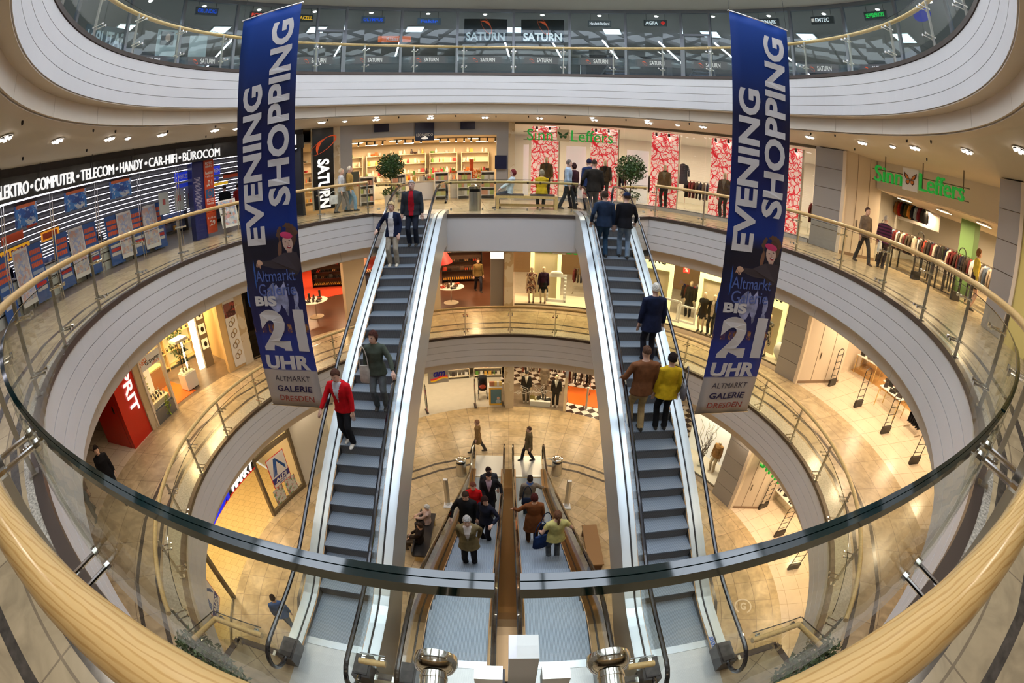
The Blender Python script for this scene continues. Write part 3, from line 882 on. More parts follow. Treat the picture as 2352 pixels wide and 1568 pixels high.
def person(label, X, h=1.72, fem=False, arms=(None, None), feet=((0, 0), (0, 0)), lean=0.0, head=0.0, nod=0.0, sit=0.0,
           top=(0.2, 0.2, 0.25), hem=0.80, inner=None, bottom=(0.05, 0.05, 0.07), skirt=None, hair=((0.05, 0.03, 0.02), 'short'), shoe=(0.03, 0.025, 0.02),
           skin=None, wide=1.0, sleeves=True, open_front=False, mannequin=False, name='person', cat='person', group=None, bare_legs=False, topmat=None, botmat=None, hat=None, collar=False, scarf=None, headless=False):
    """faces local +y; arms are hand targets (x, y, z) or None; feet are forward/sideways offsets; X stands on the floor"""
    k = h / 1.72
    t = thing(name, label, cat, X, group)
    skm = MANQ if mannequin else (skin or SKIN)
    V = lambda x, y, z: Vector((x, y, z)) * k
    sw = (0.165 if fem else 0.19) * wide
    hw = 0.085 if fem else 0.08
    pz = 0.90 if not sit else sit / k + 0.08
    pel = V(0, 0, pz)
    cl, sl = math.cos(lean), math.sin(lean)
    def up(x, y, z):                       # a point of the upper body, z above the hips
        return pel + Vector((x * k, (y * cl + z * sl) * k, (z * cl - y * sl) * k))
    ux, uy = Vector((1, 0, 0)), Vector((0, cl, -sl))
    def ring(z, rx, ry, y=0.0, x=0.0, e=0.0): return (up(x, y, z), (rx * wide + e) * k, (ry * (0.6 + 0.4 * wide) + e) * k, ux, uy)
    hip, wst, bst = (0.175, 0.125, 0.155) if fem else (0.165, 0.145, 0.175)
    torso = [(-0.10, hip * 0.75, 0.10, 0), (0.0, hip, 0.118, -0.005), (0.08, hip * 0.97, 0.112, 0), (0.18, wst, 0.098, 0.005), (0.30, bst * 0.95, 0.112, 0.008), (0.40, bst, 0.115 if not fem else 0.122, 0.008), (0.49, sw * 0.93, 0.088, -0.005), (0.535, sw * 0.66, 0.068, -0.012)]
    hip_j = [pel + V(s * hw, 0, -0.03) for s in (-1, 1)]
    ank = []
    for i, s in enumerate((-1, 1)):
        f = feet[i]
        ank.append(Vector(((s * (hw + 0.01) + (f[1] if len(f) > 1 else 0)) * k, f[0] * k, 0.085 * k + (f[2] if len(f) > 2 else 0))))
    knees = []
    for i, s in enumerate((-1, 1)):
        kn, an = ik(hip_j[i], ank[i], 0.425 * k, 0.41 * k, Vector((s * 0.12, 1, 0.15)))
        knees.append(kn); ank[i] = an
    sh_j = [up(s * sw, -0.005, 0.475) for s in (-1, 1)]
    elb, wri = [], []
    for i, s in enumerate((-1, 1)):
        tgt = Vector(arms[i]) if arms[i] is not None else (up(s * (sw + 0.07), 0.05, -0.08) if not sit else V(s * 0.10, 0.36, pz + 0.05))
        e, w = ik(sh_j[i], tgt, 0.285 * k, 0.25 * k, Vector((s * 0.55, -1, -0.25)))
        elb.append(e); wri.append(w)
    hc = up(0, 0.025, 0.70)
    Hm = Matrix.Translation(hc) @ Matrix.Rotation(rad(head), 4, 'Z') @ Matrix.Rotation(rad(-nod) - lean * 0.3, 4, 'X') @ Matrix.Scale(k, 4)
    # ---- body: one skin from head to ankles
    b = MB()
    b.loft([ring(z, rx * 0.95, ry * 0.95, y) for z, rx, ry, y in torso] + [ring(0.56, 0.056, 0.056, -0.01), ring(0.64, 0.052, 0.056, 0.01)], 14)
    if not headless:
        b.loft([((0, 0.010, -0.125), 0.035, 0.040), ((0, 0.012, -0.105), 0.052, 0.062), ((0, 0.008, -0.07), 0.064, 0.082), ((0, 0.002, -0.02), 0.072, 0.094), ((0, -0.004, 0.035), 0.075, 0.098), ((0, -0.008, 0.075), 0.068, 0.088), ((0, -0.010, 0.105), 0.045, 0.058), ((0, -0.012, 0.118), 0.015, 0.02)], 14, 0, Hm)
        b.loft([((0, 0.090, 0.012), 0.008, 0.010), ((0, 0.100, -0.012), 0.011, 0.014), ((0, 0.104, -0.032), 0.015, 0.016), ((0, 0.092, -0.042), 0.012, 0.010)], 8, 0, Hm)
        for s in (-1, 1): b.ball((s * 0.075, -0.008, -0.012), (0.012, 0.022, 0.034), 8, 5, 0, Hm)
        b.ball((0, 0.080, -0.074), (0.026, 0.018, 0.016), 8, 5, 0, Hm)
    hands = []
    for i, s in enumerate((-1, 1)):
        b.tube([sh_j[i] + (up(0, 0, 0.47) - sh_j[i]) * 0.25, sh_j[i], sh_j[i].lerp(elb[i], 0.4), elb[i], elb[i].lerp(wri[i], 0.35), wri[i]], [0.05 * k, 0.053 * k, 0.046 * k, 0.038 * k, 0.036 * k, 0.026 * k], 10)
        b.tube([hip_j[i] + V(0, 0, 0.05), hip_j[i], hip_j[i].lerp(knees[i], 0.45), knees[i], knees[i].lerp(ank[i], 0.3), ank[i]], [0.085 * k, 0.085 * k, 0.072 * k, 0.052 * k, 0.054 * k, 0.036 * k], 10)
        d = (wri[i] - elb[i]).normalized()
        side = d.cross(Vector((0, 0, 1))); side = side.normalized() if side.length > 0.2 else Vector((0, 1, 0)); nrm = side.cross(d).normalized()
        hands.append((wri[i], d, side, nrm))
        b.loft([(wri[i] + d * (z * k), a * k, c * k, side, nrm) for z, a, c in ((-0.01, 0.026, 0.022), (0.03, 0.036, 0.020), (0.07, 0.041, 0.017), (0.09, 0.038, 0.014))], 10)
        if bare_legs or mannequin:
            fd = Vector((0, 1, 0)); b.loft([(ank[i] + V(0, -0.05, -0.06), 0.028 * k, 0.03 * k, ux, Vector((0, 0, 1))), (ank[i] + V(0, 0.05, -0.05), 0.036 * k, 0.03 * k, ux, Vector((0, 0, 1))), (ank[i] + V(0, 0.13, -0.065), 0.036 * k, 0.016 * k, ux, Vector((0, 0, 1)))], 8)
    bo = b.build('body', [skm, EYES, LIPS], t)
    Hi = Hm.inverted()
    def rule(c, Hi=Hi, mq=mannequin or headless):
        if mq: return 0
        q = Hi @ c
        if q.y > 0.045:
            for s in (-1, 1):
                if abs(q.x - s * 0.031) < 0.012 and abs(q.z - 0.010) < 0.007: return 1
            if abs(q.x) < 0.024 and abs(q.z + 0.074) < 0.008: return 2
        return 0
    fing = MB()
    for (w, d, sd, nr), s in zip(hands, (-1, 1)):
        for j in range(4):
            r0 = w + d * (0.085 * k) + sd * ((-0.030 + 0.020 * j) * k)
            ln = (0.058, 0.068, 0.072, 0.060)[j] * k
            p1 = r0 + d * ln * 0.5 - Vector((0, 0, 1)) * 0.010 * k
            p2 = p1 + d * ln * 0.38 - Vector((0, 0, 1)) * 0.028 * k
            fing.tube([r0 - d * 0.02 * k, r0, p1, p2], [0.010 * k, 0.0095 * k, 0.0085 * k, 0.0065 * k], 6)
        th = w + d * (0.03 * k) - sd * (s * 0.03 * k)
        fing.tube([th, th + d * 0.035 * k - sd * (s * 0.022 * k), th + d * 0.065 * k - sd * (s * 0.022 * k) - Vector((0, 0, 0.012 * k))], [0.012 * k, 0.011 * k, 0.008 * k], 6)
    BAKE.append((bo, 0.0125 * k, rule, (fing.v, fing.f)))
    # ---- trousers / skirt
    if not bare_legs and not skirt:
        p = MB()
        p.loft([ring(z, rx, ry, y, 0, 0.014) for z, rx, ry, y in torso[:4]], 14)
        for i in (0, 1):
            p.tube([hip_j[i] + V(0, 0, 0.05), hip_j[i], hip_j[i].lerp(knees[i], 0.45), knees[i], knees[i].lerp(ank[i], 0.45), ank[i] + V(0, 0, -0.03)], [0.098 * k, 0.10 * k, 0.086 * k, 0.070 * k, 0.070 * k, 0.066 * k], 10)
        o = p.build('trousers', botmat or cloth(bottom), t); BAKE.append((o, 0.019 * k, None, None))
    if skirt:
        p = MB(); z0 = skirt - pz
        p.loft([ring(0.17, wst, 0.10, 0, 0, 0.012), ring(0.05, hip, 0.118, 0, 0, 0.02), ring(-0.1, hip + 0.02, 0.13, 0, 0, 0.02), ring(z0, hip + 0.03 + 0.10 * max(0, -z0 - 0.35), 0.14 + 0.08 * max(0, -z0 - 0.35), 0, 0, 0.02)], 18)
        p.build('skirt', botmat or cloth(bottom), t, True)
    # ---- top
    j = MB(); z0 = hem - pz if not sit else -0.06
    e = 0.024 if not fem else 0.018
    rings = []
    if z0 < -0.05: rings += [ring(z0, hip + 0.035, 0.14, 0, 0, e), ring((z0 - 0.05) / 2, hip + 0.02, 0.13, 0, 0, e)]
    rings += [ring(max(z, -0.1), rx, ry, y, 0, e) for z, rx, ry, y in torso if z >= min(z0, 0.18) - 0.001 and z > -0.05]
    rings.append(ring(0.56, 0.068, 0.066, -0.012, 0, 0.004))
    j.loft(rings, 16)
    for i in (0, 1):
        if sleeves is True: j.tube([sh_j[i] + (up(0, 0, 0.47) - sh_j[i]) * 0.3, sh_j[i], sh_j[i].lerp(elb[i], 0.45), elb[i], elb[i].lerp(wri[i], 0.5), wri[i] - (wri[i] - elb[i]) * 0.03], [0.068 * k, 0.070 * k, 0.062 * k, 0.056 * k, 0.052 * k, 0.044 * k], 10)
        elif sleeves: j.tube([sh_j[i] + (up(0, 0, 0.47) - sh_j[i]) * 0.3, sh_j[i], sh_j[i].lerp(elb[i], 0.5)], [0.066 * k, 0.068 * k, 0.062 * k], 10)
    jm = topmat or cloth(top)
    o = j.build('jacket' if sleeves is True else 'shirt', [jm, cloth(inner) if inner else jm], t)
    jr = None
    if inner:
        inv_l = (pel, cl, sl)
        def jr(c, pel=pel, cl=cl, sl=sl, kk=k):
            q = (c - pel) / kk; y = q.y * cl - q.z * sl; z = q.z * cl + q.y * sl
            if open_front: return 1 if (y > 0.02 and abs(q.x) < 0.062 + 0.02 * math.sin(z * 7) and z > -0.12) else 0
            return 1 if (y > 0.02 and z > 0.16 and abs(q.x) < 0.085 * (z - 0.16) / 0.36) else 0
    BAKE.append((o, 0.017 * k, jr, None))
    if collar:
        MB().loft([ring(0.52, 0.085, 0.08, -0.012), ring(0.60, 0.075, 0.075, -0.005)], 14).build('collar', jm, t, True)
    if scarf: MB().loft([ring(0.53, 0.10, 0.095, -0.005), ring(0.565, 0.095, 0.09, 0), ring(0.60, 0.075, 0.075, 0)], 14).build('scarf', cloth(scarf), t, True)
    # ---- hair
    if hair and not mannequin and not headless:
        hc_, hs = hair
        hm_ = hairm(hc_)
        v, f = [], []
        n, m = 18, 12
        low = {'short': -0.03, 'bob': -0.10, 'long': -0.12, 'crop': -0.01, 'tail': -0.03, 'bald': -0.02}[hs]
        rr = random.Random(hash(label) % 1000)
        for a in range(m + 1):
            ph = PI / 2 - (PI * 0.86) * a / m
            for b_ in range(n):
                th = 2 * PI * b_ / n
                kx = 1.12 if (fem and hs != 'tail') else 1.03
                sx, sy, sz = 0.084 * kx * math.cos(ph) * math.cos(th), 0.107 * (kx * 0.5 + 0.5) * math.cos(ph) * math.sin(th) - 0.012, 0.128 * (kx * 0.6 + 0.4) * math.sin(ph) + 0.004
                front = max(0.0, math.sin(th))
                lim = low + (0.068 - low) * min(1.0, front * 1.5) ** 0.8 if hs != 'crop' else 0.010 + 0.07 * min(1.0, front * 1.4)
                if sz < lim:
                    sz = lim; 
                    if hs in ('bob', 'long') and front < 0.55: sx *= 1.04; sy -= 0.006
                    else: sx *= 0.93; sy *= 0.97
                w = 1 + rr.uniform(-0.035, 0.05)
                v.append(Hm @ Vector((sx * w, sy * w, sz)))
        for a in range(m):
            for b_ in range(n):
                q = (b_ + 1) % n
                f.append((a * n + b_, a * n + q, (a + 1) * n + q, (a + 1) * n + b_))
        hb = MB().add(v, f)
        if hs == 'long': hb.loft([((0, -0.06, 0.02), 0.07, 0.05), ((0, -0.075, -0.10), 0.085, 0.045), ((0, -0.085, -0.22), 0.085, 0.035), ((0, -0.08, -0.30), 0.06, 0.02)], 12, 0, Hm)
        if hs == 'tail': hb.loft([((0, -0.10, 0.03), 0.025, 0.025), ((0, -0.125, -0.03), 0.03, 0.03), ((0, -0.12, -0.15), 0.026, 0.025), ((0, -0.105, -0.23), 0.012, 0.01)], 10, 0, Hm)
        hb.build('hair', hm_, t, True)
    if hat: MB().loft([((0, -0.005, 0.035), 0.088, 0.108), ((0, -0.01, 0.08), 0.086, 0.104), ((0, -0.015, 0.125), 0.055, 0.07), ((0, -0.015, 0.138), 0.01, 0.012)], 16, 0, Hm).loft([((0, 0.09, 0.04), 0.07, 0.05), ((0, 0.09, 0.048), 0.07, 0.05)], 12, 0, Hm).build('cap', cloth(hat), t, True)
    # ---- shoes
    if not mannequin or shoe:
        for i in (0, 1):
            a = ank[i]; z0 = a.z - 0.085 * k
            uz = Vector((0, 0, 1))
            s_ = MB().loft([(Vector((a.x, a.y - 0.075 * k, z0 + 0.03 * k)), 0.02 * k, 0.028 * k, ux, uz), (Vector((a.x, a.y - 0.055 * k, z0 + 0.045 * k)), 0.036 * k, 0.045 * k, ux, uz), (Vector((a.x, a.y + 0.01 * k, z0 + 0.055 * k)), 0.040 * k, 0.055 * k, ux, uz), (Vector((a.x, a.y + 0.08 * k, z0 + 0.038 * k)), 0.044 * k, 0.038 * k, ux, uz), (Vector((a.x, a.y + 0.14 * k, z0 + 0.028 * k)), 0.042 * k, 0.028 * k, ux, uz), (Vector((a.x, a.y + 0.185 * k, z0 + 0.02 * k)), 0.018 * k, 0.014 * k, ux, uz)], 10)
            s_.build('shoe', flat(shoe, 0.4), t, True)
    return t
def bake_figures():
    tmp = []
    for o, vox, rule, extra in BAKE:
        md = o.modifiers.new('skin', 'REMESH'); md.mode = 'VOXEL'; md.voxel_size = vox
        sm = o.modifiers.new('soft', 'SMOOTH'); sm.factor = 0.5; sm.iterations = 3 if vox < 0.016 else 5
    bpy.context.view_layer.update()
    dg = bpy.context.evaluated_depsgraph_get()
    out = [bpy.data.meshes.new_from_object(o.evaluated_get(dg)) for o, _, _, _ in BAKE]
    for (o, vox, rule, extra), me in zip(BAKE, out):
        mats = list(o.data.materials); old = o.data
        o.modifiers.clear()
        if extra:
            vs = [v.co.copy() for v in me.vertices]; fs = [tuple(p.vertices) for p in me.polygons]
            n = len(vs)
            vs += [Vector(v) for v in extra[0]]; fs += [tuple(i + n for i in f) for f in extra[1]]
            m2 = bpy.data.meshes.new(o.name); m2.from_pydata(vs, [], fs); bpy.data.meshes.remove(me); me = m2
        me.materials.clear()
        for m in mats: me.materials.append(m)
        if rule: me.polygons.foreach_set('material_index', [rule(p.center) for p in me.polygons])
        else: me.polygons.foreach_set('material_index', [0] * len(me.polygons))
        me.polygons.foreach_set('use_smooth', [True] * len(me.polygons))
        me.update()
        me.name = o.name
        o.data = me
        bpy.data.meshes.remove(old)
# bags
def hand_bag(label, X, col, size=(0.30, 0.10, 0.24), strap=0.25, name='shoulder_bag'):
    t = thing(name, label, 'bag', X)
    w, d, h = size
    MB().loft([((0, 0, 0), w * 0.46, d * 0.4), ((0, 0, h * 0.1), w * 0.5, d * 0.5), ((0, 0, h * 0.7), w * 0.48, d * 0.45), ((0, 0, h), w * 0.42, d * 0.2)], 14).build('pouch', cloth(col), t, True)
    MB().tube([(w * 0.4 * math.cos(a), 0, h * 0.9 + strap * math.sin(a)) for a in [PI * i / 12 for i in range(13)]], 0.012, 6).build('strap', cloth(col), t, True)
    return t
# ================================================================== shared shop pieces
def panel_light(X, w, d, energy, col, label, group=None, emit=6, name='ceiling_light'):
    t = thing(name, label, 'ceiling light', X, group)
    MB().box((0, 0, -0.02), (w + 0.06, d + 0.06, 0.04)).build('frame', M['white'], t)
    MB().box((0, 0, -0.045), (w, d, 0.012)).build('diffuser', flat(tuple(0.9 * c for c in col), 0.4, emit=emit, ecol=col), t)
    if energy:
        l = bpy.data.lights.new('lamp_light', 'AREA'); l.shape = 'RECTANGLE'; l.size = w; l.size_y = d; l.energy = energy; l.color = col
        o = bpy.data.objects.new('lamp_light', l); COL.objects.link(o); o.parent = t; o.location = (0, 0, -0.07)
    return t
def plate(name, label, cat, X, w, h, m, thick=0.03, letters=(), mats=None, group=None, extra=None):
    """flat board hanging in the local x-z plane, facing -y; letters: (text, w, h, cx, cy, bold, shear, material, rot)"""
    t = thing(name, label, cat, X, group)
    MB().box((0, 0, 0), (w, thick, h)).build('board', m, t)
    for L in letters:
        mb = text(MB(), L[0], L[1], L[2], L[3], L[4], L[5] if len(L) > 5 else 0, L[6] if len(L) > 6 else 0, rot=L[8] if len(L) > 8 else 0, depth=0.006)
        o = mb.build('lettering', L[7] if len(L) > 7 else M['white'], t); o.location = (0, -thick / 2 - 0.002, 0)
    if extra: extra(t, thick)
    return t
def curl(mb, pts, r, mi=0, X=None):
    mb.tube(pts, r, 6, mi, X); return mb
def orbit_mark(w, mi=0, X=None, y=0.0):
    """swinging ring-and-crescent emblem, width w, in the x-z plane"""
    mb = MB()
    n = 26
    pts = []
    vs, fs = [], []
    for i in range(n):
        a = rad(-150 + 300 * i / (n - 1))
        th = 0.05 * (0.25 + math.sin(PI * i / (n - 1)))
        for rr in (1 - th, 1 + th):
            x, z = rr * math.cos(a) * 0.5, rr * math.sin(a) * 0.17
            x, z = x * math.cos(-0.45) - z * math.sin(-0.45), x * math.sin(-0.45) + z * math.cos(-0.45)
            vs.append((x * w, y, z * w))
    for i in range(n - 1): fs.append((2 * i, 2 * i + 1, 2 * i + 3, 2 * i + 2))
    mb.add(vs, fs, mi, X)
    vs, fs = [], []
    for i in range(14):
        a = rad(30 + 130 * i / 13)
        th = 0.10 * math.sin(PI * i / 13) + 0.01
        for rr in (0.30 - th, 0.30):
            vs.append((rr * math.cos(a) * w - 0.05 * w, y - 0.001, rr * math.sin(a) * w - 0.10 * w))
    for i in range(13): fs.append((2 * i, 2 * i + 1, 2 * i + 3, 2 * i + 2))
    return mb.add(vs, fs, mi, X)
ORANGE = flat((0.85, 0.10, 0.015), 0.4, emit=0.25)
def butterfly(w, cols):
    """simple butterfly picture: wings as flat lobes in the x-z plane"""
    mb = MB()
    def lobe(pts, mi, y):
        n = len(pts); mb.add([(p[0] * w, y, p[1] * w) for p in pts], [tuple(range(n))], mi)
    for s in (-1, 1):
        lobe([(s * 0.03, 0.0), (s * 0.18, 0.20), (s * 0.46, 0.36), (s * 0.44, 0.16), (s * 0.30, 0.0)], 0, 0)
        lobe([(s * 0.02, -0.02), (s * 0.30, -0.02), (s * 0.32, -0.18), (s * 0.18, -0.28), (s * 0.06, -0.20)], 0, 0)
        lobe([(s * 0.06, 0.02), (s * 0.18, 0.15), (s * 0.36, 0.26), (s * 0.34, 0.13), (s * 0.25, 0.03)], 1, -0.002)
        lobe([(s * 0.05, -0.05), (s * 0.24, -0.05), (s * 0.25, -0.16), (s * 0.16, -0.22), (s * 0.07, -0.17)], 1, -0.002)
    lobe([(-0.02, 0.08), (0.02, 0.08), (0.025, -0.18), (-0.025, -0.18)], 0, -0.003)
    return mb.build('butterfly_picture', cols)
def leafy(mb, c, r, n, size, mi=0, seed=1, flat_=1.0):
    r_ = random.Random(seed)
    for _ in range(n):
        while True:
            v = Vector((r_.uniform(-1, 1), r_.uniform(-1, 1), r_.uniform(-1, 1)))
            if 0.05 < v.length < 1: break
        v = v.normalized() * (0.55 + 0.5 * r_.random() ** 0.6)
        p = Vector(c) + Vector((v.x * r[0], v.y * r[1], v.z * r[2]))
        a = Vector((r_.uniform(-1, 1), r_.uniform(-1, 1), r_.uniform(-0.7, 0.7))).normalized()
        b = a.cross(Vector((r_.uniform(-1, 1), r_.uniform(-1, 1), r_.uniform(-1, 1)))).normalized()
        L = size * r_.uniform(0.7, 1.3)
        mb.add([p, p + a * L * 0.5 + b * L * 0.26, p + a * L, p + a * L * 0.5 - b * L * 0.26], [(0, 1, 2, 3)], mi)
    return mb
def ball_tree(label, X, r=0.55, hz=1.55, seed=1):
    t = thing('potted_tree', label, 'potted tree', X)
    MB().loft([((0, 0, 0), 0.26, 0.26), ((0, 0, 0.5), 0.30, 0.30), ((0, 0, 0.52), 0.30, 0.30), ((0, 0, 0.50), 0.26, 0.26)], 4, 0, Matrix.Rotation(PI / 4, 4, 'Z')).build('planter', M['panel_white'], t)
    MB().tube([(0, 0, 0.4), (0.015, 0, 0.8), (-0.01, 0.01, hz - 0.2)], [0.03, 0.026, 0.022], 8).build('trunk', M['bark'], t, True)
    leafy(MB().ball((0, 0, hz), (r * 0.6, r * 0.6, r * 0.55), 10, 7), (0, 0, hz), (r, r, r * 0.92), 1500, 0.10, 0, seed).build('crown', M['leaf'], t)
    leafy(MB(), (0, 0, 0.6), (0.36, 0.34, 0.18), 220, 0.10, 0, seed + 5).build('foliage', M['leaf'], t)
    return t
def garment(col_m, long_=0.7):
    mb = MB()
    mb.loft([((0, 0, 0), 0.05, 0.02), ((0, 0, -0.03), 0.10, 0.03), ((0, 0, -0.07), 0.20, 0.04), ((0, 0, -0.2), 0.20, 0.045), ((0, 0, -long_), 0.22, 0.05)], 8)
    for s in (-1, 1): mb.tube([(s * 0.18, 0, -0.08), (s * 0.25, 0.01, -0.3), (s * 0.26, 0.01, -0.55)], [0.05, 0.045, 0.04], 6)
    return mb
def clothes_rack(label, X, n, cols, w=1.2, h=1.35, glabel='garment on a rack', group='garments', long_=0.75, seed=0):
    t = thing('clothes_rack', label, 'clothes rack', X)
    MB().tube([(-w / 2, 0, 0.02), (-w / 2, 0, h), (w / 2, 0, h), (w / 2, 0, 0.02)], 0.014, 6).build('rail', M['chrome'], t)
    for s in (-1, 1): MB().box((s * w / 2, 0, 0.015), (0.04, 0.45, 0.03)).build('foot', M['chrome'], t)
    r_ = random.Random(seed)
    protos = {}
    for i in range(n):
        c = cols[r_.randrange(len(cols))]
        x = -w / 2 + 0.06 + (w - 0.12) * i / max(1, n - 1)
        Y = X @ Matrix.Translation((x, 0, h - 0.02)) @ Matrix.Rotation(rad(90 + r_.uniform(-8, 8)), 4, 'Z')
        if c not in protos:
            o = garment(None, long_).build('garment', cloth(c), None, True); tag(o, glabel, 'garment', group); protos[c] = o
        else:
            o = protos[c].copy(); COL.objects.link(o)
        o.matrix_world = Y
    return t
def shelf_unit(label, X, w, h, levels, m, depth=0.35, back=None, name='shelf_unit'):
    t = thing(name, label, 'shelf', X)
    for i in range(levels):
        z = 0.15 + (h - 0.2) * i / max(1, levels - 1)
        MB().box((0, 0, z), (w, depth, 0.03)).build('shelf_board', m, t)
    for s in (-1, 1): MB().box((s * (w / 2 + 0.015), 0, h / 2), (0.03, depth, h)).build('side_panel', m, t)
    if back: MB().box((0, depth / 2 + 0.01, h / 2), (w, 0.02, h)).build('back_panel', back, t)
    return t
_pp = {}
def scatter(kind, X, label, group, col, cat=None):
    """one small product at X; meshes are shared per kind and colour"""
    key = (kind, col)
    if key not in _pp:
        mb = MB()
        if kind == 'vase': mb.lathe([(0.05, 0), (0.075, 0.06), (0.06, 0.16), (0.035, 0.22), (0.05, 0.27)], 10)
        elif kind == 'bottle': mb.lathe([(0.035, 0), (0.038, 0.14), (0.014, 0.20), (0.014, 0.27)], 8)
        elif kind == 'bowl': mb.lathe([(0.05, 0), (0.11, 0.05), (0.13, 0.11), (0.12, 0.11), (0.04, 0.02)], 10)
        elif kind == 'box': mb.box((0, 0, 0.10), (0.16, 0.12, 0.20)).box((0, 0, 0.205), (0.165, 0.125, 0.01))
        elif kind == 'candle': mb.lathe([(0.04, 0), (0.04, 0.16), (0.035, 0.17), (0.004, 0.17), (0.003, 0.19)], 8)
        elif kind == 'shoe':
            for s in (-1, 1):
                mb.loft([((s * 0.055, -0.12, 0.035), 0.025, 0.03, Vector((1, 0, 0)), Vector((0, 0, 1))), ((s * 0.055, -0.09, 0.055), 0.036, 0.05, Vector((1, 0, 0)), Vector((0, 0, 1))), ((s * 0.055, 0.02, 0.04), 0.036, 0.036, Vector((1, 0, 0)), Vector((0, 0, 1))), ((s * 0.055, 0.12, 0.025), 0.04, 0.024, Vector((1, 0, 0)), Vector((0, 0, 1))), ((s * 0.055, 0.15, 0.02), 0.015, 0.012, Vector((1, 0, 0)), Vector((0, 0, 1)))], 8)
                mb.box((s * 0.055, -0.1, 0.015), (0.045, 0.05, 0.05))
        elif kind == 'boot':
            mb.loft([((0, -0.05, 0.02), 0.04, 0.06), ((0, -0.05, 0.10), 0.042, 0.055), ((0, -0.05, 0.35), 0.055, 0.06)], 8).loft([((0, -0.08, 0.03), 0.035, 0.03, Vector((1, 0, 0)), Vector((0, 0, 1))), ((0, 0.04, 0.035), 0.038, 0.035, Vector((1, 0, 0)), Vector((0, 0, 1))), ((0, 0.13, 0.022), 0.025, 0.02, Vector((1, 0, 0)), Vector((0, 0, 1)))], 8)
        elif kind == 'handbag': mb.loft([((0, 0, 0), 0.14, 0.05), ((0, 0, 0.14), 0.13, 0.045), ((0, 0, 0.2), 0.10, 0.02)], 10).tube([(0.08 * math.cos(PI * i / 8), 0, 0.19 + 0.10 * math.sin(PI * i / 8)) for i in range(9)], 0.008, 5)
        elif kind == 'folded': mb.box((0, 0, 0.03), (0.30, 0.24, 0.05)).box((0, 0.01, 0.065), (0.29, 0.22, 0.03)).box((0, -0.06, 0.085), (0.12, 0.07, 0.015))
        elif kind == 'watch': mb.lathe([(0.035, 0), (0.05, 0.06), (0.03, 0.10)], 8).tube([(0.04 * math.cos(2 * PI * i / 12), 0, 0.12 + 0.05 * math.sin(2 * PI * i / 12)) for i in range(13)], 0.009, 5)
        o = mb.build({'folded': 'folded_garment', 'shoe': 'shoe_pair'}.get(kind, kind), flat(col, 0.35), None, kind not in ('box', 'folded'))
        _pp[key] = o
    else:
        o = _pp[key].copy(); COL.objects.link(o)
    o.matrix_world = X
    return tag(o, label, cat or {'folded': 'folded garment', 'shoe': 'pair of shoes'}.get(kind, kind), group)
def light_tube(X_pts, label, group, r=0.018, m=None):
    o = MB().tube(X_pts, r, 6).build('light_tube', m or M['tube'])
    return tag(o, label, 'light tube', group)
def wallarc(name, R0, R1, z0, z1, a0, a1, m): return struct(MB().arc(R0, R1, z0, z1, a0, a1).build(name, m))
def radial(name, a, R0, R1, z0, z1, m, th=0.1):
    return struct(MB().box((0, (R0 + R1) / 2, (z0 + z1) / 2), (th, R1 - R0, z1 - z0), 0, Matrix.Rotation(-rad(a), 4, 'Z')).build(name, m))
def glazing(name, R, a0, a1, z0, z1, n, m, frame_m, th=0.03, label=None):
    """shop window: structure with n panes, mullions between"""
    g = MB(); f = MB()
    st = (a1 - a0) / n
    w = struct(MB().arc(R - 0.02, R + 0.02, z1 - 0.05, z1, a0, a1).arc(R - 0.03, R + 0.03, z0, z0 + 0.05, a0, a1).build(name, frame_m))
    for i in range(n):
        MB().arc(R - 0.004, R + 0.004, z0 + 0.05, z1 - 0.05, a0 + i * st + 0.05, a0 + (i + 1) * st - 0.05, 0, 4).build('pane', m, w)
    return w

# ================================================================== upper floor, electronics shop
SAT = (-125, -46)
blk = MB().arc(10.98, 11.04, 12.70, 13.24, -126, -46)
t = thing('shop_fascia_sign', 'long black sign band with white product words over the electronics shop', 'shop sign', fr(0, 0, 0))
blk.build('board', M['black'], t)
words = [('O', -114.2, 0.24), ('\u2022', -112.9, 0.10), ('ELEKTRO', -108.05, 1.44), ('\u2022', -103.4, 0.10), ('COMPUTER', -98.1, 1.82), ('\u2022', -92.7, 0.10), ('TELECOM', -88.2, 1.52), ('\u2022', -83.6, 0.10), ('HANDY', -80.3, 1.06), ('\u2022', -77.0, 0.10), ('CAR-HIFI', -73.2, 1.30), ('\u2022', -69.1, 0.10), ('B\u00dcROCOM', -64.2, 1.72)]
lw = words
# spread the words evenly over the measured length of the band
tot = sum(w[2] for w in words) + 0.10 * (len(words) - 1)
length = (116.2 - 62.7) / 180 * PI * 10.95
sc = length / tot
a = -116.2
for wd, _, w in words:
    ww = w * sc * 0.97
    ac = a + math.degrees(ww / 2 / 10.95)
    hh = 0.30 if wd != '\u2022' else 0.10
    text(MB(), wd, ww, hh * (1.22 if '\u00dc' in wd else 1), 0, 0.03 if '\u00dc' in wd else 0, bold=0.0, bend=(10.97, ac, 12.93), depth=0.05).build('lettering', M['white_letter'], t)
    a += math.degrees((ww + 0.09 * sc) / 10.95)
text(MB(), 'SATURN', 1.75, 0.42, 0, 0, bold=0.03, bend=(10.97, -52.3, 13.05), depth=0.05).build('lettering', M['white_letter'], t)
wallarc('wall_header', 11.1, 11.2, 13.22, 13.45, -126, -46, flat((0.22, 0.19, 0.18)))
for a in (-113, -104.4, -93, -84, -74.5, -66):
    tag(MB().tube([P(10.92, a, 12.95), P(10.92, a, 13.45)], 0.012, 6).build('sign_rod', M['dark_metal']), 'thin dark rod holding the electronics sign band to the ceiling', 'rod', 'rods of the electronics sign band')
